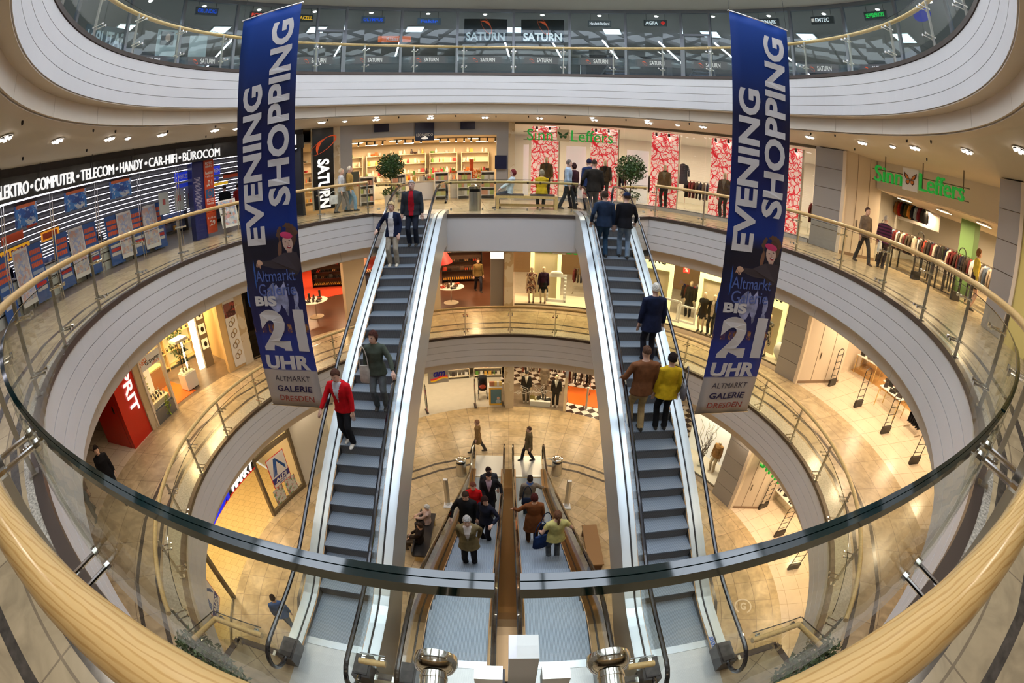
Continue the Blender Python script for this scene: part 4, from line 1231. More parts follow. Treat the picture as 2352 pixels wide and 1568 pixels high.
# glowing light lines of the sloping ceiling behind
SLOPE = lambda R: 12.72 - (R - 11.3) * 0.27
for i in range(15):
    R = 11.3 + 0.62 * i * (1 - 0.012 * i)
    light_tube([P(R, -124 + 0.0 + (124 - 47) * k / 22, SLOPE(R)) for k in range(23)], 'white glowing line across the dark ceiling of the electronics shop', 'glowing ceiling lines of the electronics shop', 0.024 if i == 0 else 0.012)
sl = MB()
for i in range(12):
    b0, b1 = -126 + 80 * i / 12, -126 + 80 * (i + 1) / 12
    sl.add([P(11.25, b0, SLOPE(11.25) + 0.06), P(11.25, b1, SLOPE(11.25) + 0.06), P(19.5, b1, SLOPE(19.5) + 0.06), P(19.5, b0, SLOPE(19.5) + 0.06)], [(0, 1, 2, 3)])
struct(sl.build('ceiling', M['dark_shop']))
wallarc('wall_electronics', 18.8, 19.0, L1, 12, -126, -46, flat((0.20, 0.24, 0.34)))
radial('wall_partition', -46.2, 11.1, 19, L1, 13.45, M['dark_shop'])
for a in (-111, -100.7, -91, -81.7, -73.3):
    g = thing('door_track', 'pair of thin steel poles at the open electronics shop front', 'steel poles', frame(11.3, a, L1), 'steel pole pairs of the electronics shop front')
    for dx in (-0.05, 0.05): MB().tube([(dx, 0, 0), (dx, 0, 2.7)], 0.018, 8).build('pole', M['chrome'], g)
BLUE = (0.02, 0.12, 0.45)
def poster_stand(label, X, kind, group):
    t = thing('poster_stand', label, 'poster stand', X, group)
    tilt = Matrix.Rotation(rad(-8), 4, 'X')
    B = lambda mb, nm, m: mb.build(nm, m, t, X=Matrix.Translation((0, 0, 0.05)) @ tilt)
    if kind == 'blue':
        B(MB().box((0, 0, 0.80), (0.62, 0.02, 1.6)), 'board', flat((0.02, 0.10, 0.36), 0.35))
        mb = MB()
        r_ = random.Random(int(abs(X[0][3]) * 100))
        for row, z in enumerate((1.38, 1.20, 1.02)):
            x = -0.24
            while x < 0.2:
                w = r_.uniform(0.05, 0.09); mb.box((x + w / 2, -0.013, z), (w, 0.006, 0.125)); x += w + 0.015
        B(mb, 'orange_print', flat((0.80, 0.14, 0.05), 0.4))
        B(MB().box((0, -0.012, 0.82), (0.5, 0.006, 0.10)), 'pale_print', flat((0.35, 0.45, 0.6)))
        for z, c in ((0.60, (0.7, 0.7, 0.7)), (0.47, (0.6, 0.03, 0.03)), (0.34, (0.7, 0.7, 0.7))): B(MB().box((0, -0.012, z), (0.46, 0.006, 0.10)), 'price_strip', flat(c))
        B(text(MB(), 'SATURN', 0.34, 0.08, 0, 0.12, 0.02, depth=0.004), 'lettering', M['white'])
    else:
        B(MB().box((0, 0, 0.85), (0.66, 0.02, 1.5)), 'board', M['white'])
        B(MB().box((0, -0.012, 0.88), (0.58, 0.006, 1.3)), 'leaflet_print', patch_mat('leaflet_print', [(0.62, 0.60, 0.66), (0.40, 0.48, 0.70), (0.66, 0.42, 0.36), (0.55, 0.55, 0.62), (0.70, 0.68, 0.68)], 11))
    for s in (-1, 1): MB().box((s * 0.25, 0.22, 0.4), (0.03, 0.03, 0.8)).build('leg', M['dark_metal'], t)
    return t
for i, (a, R) in enumerate([(-107.5, 12.3), (-100.6, 12.3), (-95.2, 12.3), (-89.2, 12.3), (-84.4, 12.3), (-79.2, 12.3), (-75.2, 12.3)]):
    o = poster_stand('blue poster stand with orange print in front of the electronics checkouts', frame(R, a, L1), 'blue', 'blue poster stands at the electronics shop')
for i, (a, R) in enumerate([(-103.7, 12.25), (-92.1, 12.25), (-82.0, 12.25), (-76.9, 12.2)]):
    poster_stand('white leaflet poster stand between blue ones at the electronics shop', frame(R, a, L1), 'white', 'white leaflet stands at the electronics shop')
# checkout counters and shelving behind
for i, a in enumerate((-110, -104, -98, -92, -86.5, -81, -76)):
    t = thing('checkout_counter', 'pale checkout counter with dark bands behind the poster stands', 'checkout', frame(13.1, a, L1), 'checkouts of the electronics shop')
    MB().box((0, 0, 0.45), (0.9, 1.2, 0.9)).build('body', flat((0.62, 0.66, 0.62)), t)
    for z in (0.28, 0.55): MB().box((0, 0, z), (0.91, 1.21, 0.04)).build('band', M['dark_metal'], t)
    MB().box((0, 0, 0.92), (0.95, 1.25, 0.04)).build('top', M['dark_metal'], t)
    MB().box((0.1, 0.2, 1.12), (0.34, 0.05, 0.28)).box((0.1, 0.2, 0.96), (0.06, 0.06, 0.08)).build('screen', M['black'], t)
for i, a in enumerate(range(-120, -52, 8)):
    s = shelf_unit('tall dark shelf of blue and white boxes at the back of the electronics shop', frame(17.6, a, L1), 1.8, 1.7, 4, M['dark_metal'], 0.4, flat((0.10, 0.13, 0.25))); s['group'] = 'back shelves of the electronics shop'
    r_ = random.Random(i)
    for k in range(9):
        z = 0.17 + 1.5 * r_.randrange(4) / 3
        scatter('box', frame(17.6, a, L1 + z) @ Matrix.Translation((-0.8 + 0.2 * k, 0, 0)), 'small carton on the back shelves of the electronics shop', 'cartons in the electronics shop', r_.choice([(0.05, 0.15, 0.5), (0.7, 0.7, 0.72), (0.4, 0.5, 0.7), (0.75, 0.35, 0.05)]))
for i, a in enumerate((-104.2, -93.8, -84.2)):
    t = plate('hanging_poster', 'blue hanging poster with orange top under the electronics sign', 'poster', frame(11.75, a, 12.42), 0.95, 0.62, patch_mat('blue_picture', [(0.02, 0.12, 0.5), (0.05, 0.25, 0.7), (0.02, 0.08, 0.35), (0.5, 0.65, 0.85)], 5, rough=0.3), 0.02, [('SATURN', 0.34, 0.07, 0.18, -0.23, 0.02)], group='blue posters hanging in the electronics shop')
    MB().box((0, -0.014, 0.22), (0.8, 0.006, 0.13)).build('orange_print', flat((0.75, 0.18, 0.06)), t)
plate('hanging_sign', 'red-orange hanging board with a white digit 5 by a blue poster', 'sign', frame(12.3, -101.2, 12.3), 0.45, 0.45, flat((0.55, 0.06, 0.02)), 0.02, [('5', 0.16, 0.28, 0, 0, 0.01)])
plate('department_sign', 'orange red department strip in the electronics shop', 'sign', frame(13.2, -102.4, 12.02), 1.0, 0.24, flat((0.75, 0.10, 0.02)), 0.03, group='orange department strips')
plate('department_sign', 'orange red department strip in the electronics shop', 'sign', frame(14, -92.9, 11.72), 0.7, 0.2, flat((0.75, 0.10, 0.02)), 0.03, group='orange department strips')
plate('department_sign', 'long yellow sign with violet letters above the checkouts', 'sign', frame(14.2, -100.5, 11.62), 2.0, 0.34, flat((0.95, 0.45, 0.02), emit=0.4), 0.03, [('HEIM-ELEKTRO', 1.8, 0.2, 0, 0, 0.02, 0, flat((0.15, 0.02, 0.3)))])
plate('department_sign', 'orange lit sign half hidden behind a strip in the electronics shop', 'sign', frame(14.6, -91.5, 11.75), 0.9, 0.36, flat((0.95, 0.35, 0.02), emit=0.5), 0.03)
plate('department_sign', 'yellow sign with violet letters FOTO near the blue advertising column', 'sign', frame(14.5, -58.0, 12.0), 0.8, 0.4, flat((0.95, 0.55, 0.02), emit=0.4), 0.03, [('FOTO', 0.6, 0.22, 0, 0, 0.02, 0, flat((0.15, 0.02, 0.3)))])
plate('department_sign', 'slim orange strip in front of the yellow FOTO sign', 'sign', frame(13.6, -56.8, 12.1), 0.9, 0.16, flat((0.75, 0.10, 0.02)), 0.03)
plate('welcome_sign', 'wide blue sign reading HERZLICH WILLKOMMEN', 'sign', frame(11.75, -67.6, 12.33), 2.0, 0.32, flat((0.02, 0.05, 0.75), emit=0.35), 0.04, [('HERZLICH WILLKOMMEN', 1.85, 0.15, 0.05, 0, 0.01)])
plate('information_strip', 'blue strip with a thin white line under the welcome sign', 'sign', frame(11.8, -67.6, 12.02), 1.9, 0.14, flat((0.02, 0.05, 0.6), emit=0.3), 0.03, extra=lambda t, th: MB().box((0.2, -th / 2 - 0.002, 0), (1.2, 0.004, 0.03)).build('white_line', M['white'], t))
for a, w in ((-74.5, 0.45), (-71.2, 0.42), (-69.0, 0.35)):
    plate('price_poster', 'pale price poster hanging by the blue welcome sign', 'poster', frame(12.0, a, 11.55), w, 0.75, flat((0.55, 0.62, 0.62)), 0.02, extra=lambda t, th: MB().box((0, -th / 2 - 0.002, 0.05), (0.12, 0.004, 0.2)).build('print', flat((0.5, 0.12, 0.12)), t), group='pale price posters')
t = thing('advertising_column', 'tall blue column with orange photo service price boards', 'advertising column', frame(11.25, -67.7, L1))
MB().box((-0.22, 0.2, 1.36), (0.5, 0.4, 2.72)).build('body', flat((0.012, 0.02, 0.16), 0.3), t)
mb = MB()
r_ = random.Random(3)
for k in range(26): mb.box((-0.26 + r_.uniform(-0.02, 0.02), -0.004, 2.15 - 0.05 * k), (r_.uniform(0.15, 0.34), 0.004, 0.018))
mb.build('fine_print', flat((0.5, 0.5, 0.7)), t)
MB().box((0.22, 0.15, 1.42), (0.42, 0.4, 2.6)).build('price_board', flat((0.62, 0.07, 0.02), 0.35), t)
for s_, z, hh, ww in (('FOTO', 2.6, 0.09, 0.3), ('SERVICE', 2.48, 0.07, 0.3), ('Farbbild', 2.26, 0.10, 0.32), ('9 x 13 cm', 2.13, 0.07, 0.32), (',01', 1.88, 0.24, 0.24), ('FOTO', 1.28, 0.10, 0.3), ('SERVICE', 1.16, 0.07, 0.3), ('Digital', 0.98, 0.10, 0.3), ('9 x 13 cm', 0.66, 0.07, 0.32), (',29', 0.46, 0.22, 0.26)):
    text(MB(), s_, ww, hh, 0.22, z, 0.02, depth=0.004).build('lettering', M['white'], t).location = (0, -0.053, 0)
MB().box((0.22, -0.053, 1.52), (0.36, 0.006, 0.32)).build('blue_badge', flat((0.03, 0.12, 0.3)), t)
MB().tube([(0.22 + 0.09 * math.cos(2 * PI * i / 16), -0.06, 1.52 + 0.12 * math.sin(2 * PI * i / 16)) for i in range(17)], 0.012, 6).build('ring_mark', flat((0.7, 0.12, 0.05)), t)
t = thing('easel', 'white poster easel behind the railing beside the advertising column', 'easel', frame(10.55, -64.0, L1))
tl = Matrix.Rotation(rad(-14), 4, 'X')
MB().box((0, 0, 0.72), (0.72, 0.02, 1.0)).build('board', M['white'], t, X=tl)
MB().box((0, -0.012, 0.74), (0.60, 0.006, 0.86)).build('poster', patch_mat('blue_red_print', [(0.55, 0.58, 0.66), (0.35, 0.48, 0.68), (0.72, 0.70, 0.72), (0.65, 0.35, 0.33)], 9), t, X=tl)
for s in (-1, 1): MB().tube([(s * 0.3, 0.1, 0), (s * 0.3, -0.15, 1.0)], 0.015, 6).build('leg', M['chrome'], t)
# vertical black board at the corner
t = thing('vertical_sign', 'tall black board with orange emblem and white letters running downwards', 'shop sign', frame(10.86, -42.0, 11.78))
MB().box((0, 0.03, 0), (0.98, 0.06, 3.32)).build('frame', M['limestone'], t)
MB().box((0, -0.01, 0), (0.88, 0.04, 3.26)).build('board', M['black'], t)
text(MB(), 'SATURN', 1.95, 0.50, 0.0, -0.60, 0.035, 0, depth=0.01, rot=-PI / 2).build('lettering', M['white_letter'], t, X=Matrix.Translation((0, -0.035, 0)))
orbit_mark(1.25).build('emblem', ORANGE, t, X=Matrix.Translation((0.0, -0.038, 0.92)) @ Matrix.Rotation(rad(-58), 4, 'Y'))
# ================================================================== gift shop with the dark blue signs
wallarc('pillar_stone', 10.95, 11.15, L1, 13.45, -39.4, -38.0, M['limestone'])
wallarc('wall_gift', 10.98, 11.2, L1, 13.45, -38.0, -35.3, M['pillar'])
wallarc('wall_gift_header', 10.98, 11.2, 12.86, 13.45, -35.3, -3.4, M['pillar'])
wallarc('wall_gift_side', 10.98, 11.2, L1, 13.45, -3.4, -0.8, M['pillar'])
wallarc('pillar_stone', 10.95, 11.15, L1, 13.45, -0.8, 0.6, M['limestone'])
wallarc('wall_gift_back', 17.0, 17.2, L1, 13.45, -46, -0.4, M['shop_wall'])
radial('wall_partition', -0.4, 11.2, 17, L1, 13.45, M['shop_wall'])
struct(MB().arc(11.2, 17, 12.86, 12.92, -46, -0.4).build('ceiling', M['shop_wall']))
for i, (a, R) in enumerate(((-32, 13), (-24, 13), (-16, 13), (-8, 13), (-34, 15.5), (-27, 15.5), (-20, 15.5), (-13, 15.5), (-6, 15.5))):
    panel_light(frame(R, a, 12.86), 0.5, 0.5, 62, (1.0, 0.72, 0.42), 'warm ceiling light inside the gift shop', 'ceiling lights of the gift shop', 5)
plate('shop_sign', 'square dark blue hanging sign with white shop name over the gift shop', 'shop sign', frame(10.86, -19.4, 13.03), 0.80, 0.78, M['navy'], 0.06, [('LEONARDO', 0.70, 0.12, 0, -0.14, 0.005)], extra=lambda t, th: MB().ball((0.0, -th / 2 - 0.01, -0.29), (0.15, 0.012, 0.05), 12, 6).ball((0.02, -th / 2 - 0.01, -0.24), (0.06, 0.012, 0.05), 10, 6).build('cloud_emblem', flat((0.9, 0.85, 0.75), emit=0.6), t))
for a in (-28.9, -9.8): plate('blue_panel', 'small plain dark blue panel over the gift shop front, beside the named sign', 'sign panel', frame(10.9, a, 13.28), 0.62, 0.36, M['navy'], 0.05, group='plain blue panels of the gift shop')
plate('blue_panel', 'plain dark blue square fixed to the grey wall beside the gift shop', 'sign panel', frame(10.88, -2.45, 11.64), 0.5, 0.6, M['navy'], 0.05)
plate('wall_board', 'dark green board on the grey wall behind the walking couple', 'sign panel', frame(10.9, -35.4, 11.30), 0.55, 0.42, flat((0.07, 0.075, 0.05)), 0.04)
GLS = [(0.85, 0.80, 0.70), (0.80, 0.72, 0.55), (0.15, 0.35, 0.06), (0.75, 0.15, 0.03), (0.05, 0.03, 0.03), (0.5, 0.5, 0.45), (0.7, 0.05, 0.05), (0.75, 0.45, 0.08), (0.85, 0.83, 0.8)]
r_ = random.Random(11)
k_ = 0
for i, a in enumerate((-37, -31, -25, -19, -13, -7)):
    s = shelf_unit('cream wall shelf of vases and boxes along the gift shop back wall', frame(16.6, a, L1), 1.45, 2.3, 5, M['shop_wall'], 0.35, M['shop_wall']); s['group'] = 'back shelves of the gift shop'
    for lv in range(5):
        z = 0.165 + (2.3 - 0.2) * lv / 4
        for x in [-0.6 + 0.2 * q for q in range(7)]:
            if r_.random() < 0.25: continue
            kd = r_.choice(['vase', 'box', 'bowl', 'bottle', 'candle', 'vase'])
            scatter(kd, frame(16.6, a, L1 + z) @ Matrix.Translation((x, -0.03, 0)), f'{kd} on the back shelves of the gift shop', f'{kd} pieces of the gift shop back shelves', r_.choice(GLS))
for i, (a, R) in enumerate(((-34, 12.6), (-30.5, 13.6), (-22, 13.8), (-16, 13.0), (-11, 12.4), (-6.5, 12.6), (-14.5, 14.6), (-26, 14.8), (-19, 12.2))):
    t = thing('display_table', 'pale display stand of glassware inside the gift shop', 'display stand', frame(R, a, L1), 'display stands of the gift shop')
    MB().box((0, 0, 0.85), (1.0, 0.6, 0.04)).build('table_top', M['shop_wall'], t)
    MB().box((0, 0, 0.42), (0.9, 0.5, 0.82)).build('base', M['shop_white'], t)
    MB().box((0, 0.1, 1.15), (0.8, 0.3, 0.025)).box((-0.38, 0.1, 1.0), (0.025, 0.3, 0.3)).box((0.38, 0.1, 1.0), (0.025, 0.3, 0.3)).build('riser', M['shop_wall'], t)
    for q in range(14):
        kd = r_.choice(['vase', 'box', 'bowl', 'bottle', 'candle'])
        up_ = r_.random() < 0.4
        scatter(kd, frame(R, a, L1) @ Matrix.Translation((r_.uniform(-0.42, 0.42), r_.uniform(0.0, 0.2) if up_ else r_.uniform(-0.26, -0.05), 1.163 if up_ else 0.87)), f'{kd} on a display stand in the gift shop', f'{kd} pieces on gift shop stands', r_.choice(GLS))
t = thing('floor_vase', 'tall orange floor vase among orange flowers in the gift shop', 'vase', frame(12.0, -8.6, L1))
MB().lathe([(0.06, 0.9), (0.07, 1.2), (0.10, 1.75), (0.11, 1.78), (0.09, 1.75)], 14).build('body', flat((0.75, 0.10, 0.02), 0.3), t, True)
MB().box((0, 0, 0.45), (0.45, 0.45, 0.9)).build('plinth', M['shop_white'], t)
leafy(MB(), (0, 0, 1.1), (0.5, 0.4, 0.25), 160, 0.11, 0, 4).build('foliage', flat((0.85, 0.22, 0.03)), t)
for i, a in enumerate((-29.5, -21.5, -12.5, -6)):
    t = thing('track_spotlights', 'ceiling track with small spotlights in the gift shop', 'spotlights', frame(12.6, a, 12.84), 'spotlight tracks of the gift shop')
    MB().box((0, 0, 0), (1.4, 0.04, 0.03)).build('track', M['dark_metal'], t)
    for q in range(4):
        x = -0.55 + 0.37 * q
        hd = MB().tube([(x, 0, -0.03), (x, 0.05, -0.16)], 0.045, 8).build('spotlight', M['dark_metal'], t)
        MB().tube([(x, 0.05, -0.16), (x, 0.054, -0.168)], 0.04, 8).build('lens', M['lamp'], hd)
for i, a in enumerate((-31.5, -24.5, -15.2, -10.2, -5.2)):
    s = shelf_unit('wire card stand at the gift shop entrance', frame(11.75, a, L1), 0.55, 1.25, 4, M['shop_white'], 0.35, M['shop_white'], 'card_stand'); s['group'] = 'card stands at the gift shop entrance'
    for q in range(12):
        scatter('box', frame(11.75, a, L1 + 0.165 + 1.05 * (q // 4) / 3) @ Matrix.Translation((-0.2 + 0.13 * (q % 4), -0.04, 0)), 'small card box on the gift shop entrance stands', 'card boxes at the gift shop entrance', r_.choice([(0.8, 0.75, 0.65), (0.6, 0.65, 0.2), (0.8, 0.4, 0.25), (0.5, 0.45, 0.35)]))
# ================================================================== clothing shop windows with the red panels
glazing('window_1', 11.05, 0.6, 66.8, L1 + 0.1, 13.40, 11, M['glass'], M['frame_grey'])
struct(MB().arc(11.0, 12.3, L1, L1 + 0.12, 0.6, 66.8).build('trim_13', flat((0.45, 0.43, 0.42), 0.3)))
wallarc('trim_14', 11.0, 11.15, 13.36, 13.46, 0.6, 66.8, M['frame_bronze'])
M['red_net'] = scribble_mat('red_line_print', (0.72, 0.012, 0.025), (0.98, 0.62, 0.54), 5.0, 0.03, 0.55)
for i, a in enumerate((7.1, 19.9, 33.0, 45.9, 60.6)):
    w = 1.18 if i < 4 else 0.82
    t = thing('window_panel', 'tall panel with a red tangle of lines standing in the clothing shop window', 'display panel', frame(11.62, a, L1 + 0.12), 'red line panels of the clothing shop window')
    MB().box((0, 0, 1.6), (w, 0.05, 3.2)).build('board', M['red_net'], t)
    MB().box((w / 2 + 0.04, 0.02, 1.6), (0.06, 0.09, 3.2)).build('edge_post', M['panel_white'], t)
    for s in (-0.35, 0.2):
        hd = MB().tube([(s, -0.22, 3.16), (s, -0.14, 3.04)], 0.05, 8).build('spotlight', M['dark_metal'], t)
        MB().tube([(s, -0.14, 3.04), (s, -0.134, 3.03)], 0.045, 8).build('lens', M['lamp'], hd)
for i, (a, w) in enumerate(((13.5, 0.9), (3.0, 0.25), (26.5, 1.0))):
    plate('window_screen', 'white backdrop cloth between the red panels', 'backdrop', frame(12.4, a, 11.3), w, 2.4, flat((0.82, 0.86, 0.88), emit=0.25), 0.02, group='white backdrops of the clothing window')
wallarc('wall_clothing_back', 19.0, 19.2, L1, 13.45, -0.4, 72, M['shop_white'])
for i, (a, R) in enumerate(((8, 12.6), (20, 12.6), (32, 12.6), (44, 12.6), (56, 12.6), (6, 16), (18, 16), (30, 16), (42, 16), (54, 16), (65, 15))):
    panel_light(frame(R, a, 13.44), 0.5, 0.5, 70, (1.0, 0.80, 0.58), 'ceiling light in the clothing shop behind the red panels', 'ceiling lights of the clothing shop', 5)
DK = [(0.03, 0.025, 0.025), (0.06, 0.04, 0.03), (0.12, 0.02, 0.02), (0.09, 0.07, 0.05), (0.02, 0.02, 0.04)]
for i, (a, R) in enumerate(((13, 14.5), (27, 13.6), (38, 13.8), (41, 15.5), (52, 13.6), (50, 15.6), (22, 15.5), (63, 14))):
    clothes_rack(('dark clothes on a chrome rack %s in the clothing shop' % ['near the white backdrop', 'behind the right potted tree', 'by the third red panel', 'deep behind the third red panel', 'by the fourth red panel', 'deep behind the fourth red panel', 'deep behind the second red panel', 'by the last red panel'][i]), frame(R, a, L1), 8, DK, 1.3, 1.4, 'dark garment hanging on a rack behind the clothing shop window', 'dark garments behind the clothing window', 0.8, i)
for i, a in enumerate((38.6, 40.4, 38.0)):
    o = garment(None, 0.8 if i < 2 else 0.9).build('coat', cloth([(0.5, 0.12, 0.10), (0.06, 0.05, 0.05), (0.05, 0.05, 0.06)][i]), None, True)
    tag(o, ['pinkish red coat hung on the lit shop wall', 'dark coat hung on the lit shop wall beside the red one', 'dark long coat hung at the edge of the third red panel'][i], 'coat'); o.matrix_world = frame(18.8 if i < 2 else 12.0, a if i < 2 else 36.6, 12.1)
def shop_sign_green(label, segs, R, zc, h, pic):
    t = thing('shop_sign', label, 'shop sign', fr(0, 0, 0))
    for txt, a0, a1 in segs:
        w = rad(a1 - a0) * R
        text(MB(), txt, w, h, 0, 0, 0.0, bend=(R, (a0 + a1) / 2, zc), depth=0.08).build('lettering', M['green_letter'], t)
    a0, a1, kind = pic
    w = rad(a1 - a0) * R
    X = frame(R - 0.04, (a0 + a1) / 2, zc)
    MB().box((0, 0, 0), (w, 0.06, w * 0.98)).build('picture_board', M['white'] if kind != 'green' else flat((0.80, 0.70, 0.5)), t, X=X)
    if kind == 'round':
        MB().tube([(0.3 * w * math.cos(2 * PI * i / 24) * (0.8 + 0.2 * math.sin(i)), -0.04, 0.34 * w * math.sin(2 * PI * i / 24)) for i in range(22)], 0.035, 6).ball((0.05, -0.04, 0.0), (0.12 * w, 0.01, 0.18 * w), 10, 6).build('round_mark', flat((0.03, 0.05, 0.4)), t, X=X)
    else:
        cols = [flat((0.03, 0.10, 0.03)), flat((0.04, 0.16, 0.05))] if kind == 'green' else [flat((0.05, 0.02, 0.01)), flat((0.70, 0.22, 0.03))]
        b = butterfly(w * 0.9, cols); b.parent = t; b.matrix_local = X @ Matrix.Translation((0, -0.035, 0))
    mb = MB()
    lo, hi = min(s[1] for s in segs), max(s[2] for s in segs)
    for dz in (-h * 0.42, h * 0.25):
        mb = MB().tube([P(R + 0.04, lo - 0.8 + (hi - lo + 1.6) * i / 20, zc + dz) for i in range(21)], 0.014, 5).build('bar', M['frame_bronze'], t)
    return t
shop_sign_green('green lettered clothing shop sign with a dark green butterfly square, over the red panels', [('Sinn', 3.3, 9.0), ('Leffers', 13.1, 22.3)], 10.93, 12.88, 0.50, (9.9, 12.7, 'green'))
# grey pillar, cream doors, clothing shop entrance at the right
def panel_pillar(R, a0, a1, z, n, label):
    w = rad(a1 - a0) * R
    X = frame(R, (a0 + a1) / 2, z)
    t = struct(MB().box((0, 0.25, 1.7), (w - 0.03, 0.5, 3.42)).build('pillar', M['joint']))
    t.matrix_world = X
    h = 3.42 / n
    for k in range(n): MB().box((0, 0.0, h * (k + 0.5)), (w, 0.06, h - 0.015)).build('panel', M['pillar'], t)
    MB().box((w / 2 + 0.07, 0.2, 1.7), (0.14, 0.5, 3.42)).build('strip', M['panel_white'], t)
    return t
panel_pillar(10.98, 67.2, 73.3, L1, 5, '')
panel_pillar(10.98, 107.8, 112.4, L1, 5, '')
X = frame(10.98, 73.5, L1)
def cream_doors(a0, R0, a1, R1, z, h=3.45):
    p, q = P(R0, a0), P(R1, a1)
    d = q - p; ln = d.length
    w = struct(MB().box((ln / 2, 0.06, h / 2), (ln, 0.1, h)).build('wall_panel', M['panel_white']))
    w.matrix_world = Matrix.Translation((p.x, p.y, z)) @ Matrix.Rotation(math.atan2(d.y, d.x), 4, 'Z')
    for k in (0.33, 0.66): MB().box((ln * k, 0.005, h / 2), (0.012, 0.012, h)).build('joint_line', M['joint'], w)
    MB().box((ln / 2, 0.0, 0.05), (ln, 0.03, 0.10)).build('skirting', M['joint'], w)
    MB().box((ln * 0.4, -0.01, 1.1), (0.02, 0.03, 0.28)).build('handle', M['frame_bronze'], w)
    return w
cream_doors(73.8, 10.98, 77.3, 12.6, L1)
wallarc('wall_entrance_header', 12.3, 12.4, 12.50, 13.45, 77.0, 108, M['cove'])
struct(MB().arc(12.4, 18, 12.48, 12.54, 77.0, 108).build('ceiling', M['cove']))
shop_sign_green('green lettered clothing shop sign with an orange butterfly on white, over the wide entrance', [('Sinn', 80.7, 86.7), ('Leffers', 90.6, 100.4)], 10.93, 12.88, 0.50, (86.9, 90.3, 'orange'))
for a in (82.6, 90.9, 99.8): tag(MB().tube([P(10.98, a, 12.7), P(10.98, a, 13.45)], 0.02, 6).build('sign_rod', M['frame_bronze']), 'bronze rod carrying the butterfly sign of the wide entrance', 'rod', 'rods of the butterfly sign')
wallarc('wall_yellow', 11.0, 11.4, L1, 13.45, 112.6, 118, flat((0.75, 0.62, 0.22)))
wallarc('wall_clothing_rear', 20.0, 20.2, L1, 13.45, 64, 114, M['shop_white'])
radial('wall_partition', 72.3, 12.5, 20, L1, 13.45, M['shop_white'])
radial('wall_partition', 112, 11.2, 20, L1, 13.45, M['shop_wall'])
for i, (a, R) in enumerate(((80, 13.5), (88, 13.5), (96, 13.5), (104, 13.5), (78, 17), (86, 17), (94, 17), (102, 17))):
    panel_light(frame(R, a, 12.46), 0.45, 0.45, 85, (1.0, 0.74, 0.44), 'ceiling light inside the wide clothing shop entrance', 'ceiling lights of the wide entrance', 5)
t = struct(MB().box((0, 0, 1.3), (0.7, 0.5, 2.6)).build('pillar_green', flat((0.16, 0.30, 0.10)))); t.matrix_world = frame(15, 90.0, L1)
sw_ = MB().box((0, 0, 0), (3.2, 0.06, 0.9)).build('wall_shelf_back', M['shop_white']); sw_.matrix_world = frame(17.2, 75.0, 12.2); struct(sw_)
for i, c in enumerate([(0.45, 0.20, 0.06), (0.4, 0.03, 0.02), (0.02, 0.02, 0.02), (0.10, 0.08, 0.02), (0.75, 0.30, 0.05), (0.02, 0.02, 0.03), (0.30, 0.38, 0.45), (0.15, 0.02, 0.03), (0.02, 0.02, 0.02)]):
    o = garment(None, 0.62).build('shirt', cloth(c), None, True)
    tag(o, 'shirt pinned in the row on the white wall above the clothing racks, ' + ['first, brown', 'second, red', 'third, black', 'fourth, olive', 'fifth, orange', 'sixth, black', 'seventh, grey blue', 'eighth, dark red', 'ninth, black'][i], 'shirt', 'shirts pinned on the white wall')
    o.matrix_world = frame(16.75, 73.2 + 0.62 * i, 12.50) @ Matrix.Rotation(rad(65), 4, 'Z')
MX = DK + [(0.5, 0.08, 0.05), (0.6, 0.5, 0.4), (0.65, 0.62, 0.6), (0.15, 0.2, 0.3)]
for i, (a, R) in enumerate(((78.5, 15.2), (81, 16.4), (83.5, 14.6), (86, 15.8), (91.5, 13.9), (95, 14.6), (98, 13.6), (101, 15.2), (79.5, 13.9), (84, 17.4), (94.5, 16.5))):
    clothes_rack('mixed clothes on a rack in the wide entrance, ' + ['first bay left', 'second bay left', 'beside the poster frame', 'before the green pillar', 'right of the green pillar', 'by the woman in yellow', 'nearest the right grey pillar', 'far right bay', 'front left bay', 'back wall bay', 'behind the woman in yellow'][i], frame(R, a, L1), 10, MX, 1.3, 1.3, 'garment on a rack inside the wide clothing shop entrance', 'garments inside the wide entrance', 0.7, 20 + i)
for i, (a, R) in enumerate(((82.0, 13.4), (88.5, 13.3), (86.8, 14.4), (93, 12.9))):
    t = thing('display_table', 'low table of folded clothes at the wide clothing shop entrance', 'table', frame(R, a, L1), 'clothes tables at the wide entrance')
    MB().box((0, 0, 0.72), (1.2, 0.7, 0.04)).build('table_top', flat((0.5, 0.38, 0.25)), t)
    for sx in (-1, 1):
        for sy in (-1, 1): MB().box((sx * 0.55, sy * 0.3, 0.36), (0.05, 0.05, 0.72)).build('leg', M['dark_metal'], t)
    for q in range(6): scatter('folded', frame(R, a, L1 + 0.74) @ Matrix.Translation((-0.4 + 0.4 * (q % 3), -0.17 + 0.34 * (q // 3), 0)), 'folded garment on a table at the wide entrance', 'folded garments at the wide entrance', rng.choice(MX))
def security_gate(label, X, group=None):
    t = thing('security_gate', label, 'security gate', X, group)
    for s in (-1, 1): MB().tube([(0, s * 0.22, 0.05), (0, s * 0.22, 1.35)] , 0.016, 6).build('upright', M['dark_metal'], t)
    MB().tube([(0, 0.22 * math.cos(PI * i / 10), 1.35 + 0.16 * math.sin(PI * i / 10)) for i in range(11)], 0.016, 6).build('arch', M['dark_metal'], t)
    for z in (0.42, 0.70, 0.98, 1.26): MB().tube([(0, -0.22, z), (0, 0.22, z)], 0.011, 6).build('rung', M['dark_metal'], t)
    MB().box((0, 0, 0.13), (0.09, 0.50, 0.26)).build('base', M['dark_metal'], t)
    return t
g1 = security_gate('x', frame(13.0, 77.5, L1))
g1['label'] = 'ladder-like security gate beside the walking man in grey'
dup(g1, frame(12.35, 87.0, L1), 'ladder-like security gate left of centre at the wide upper entrance')
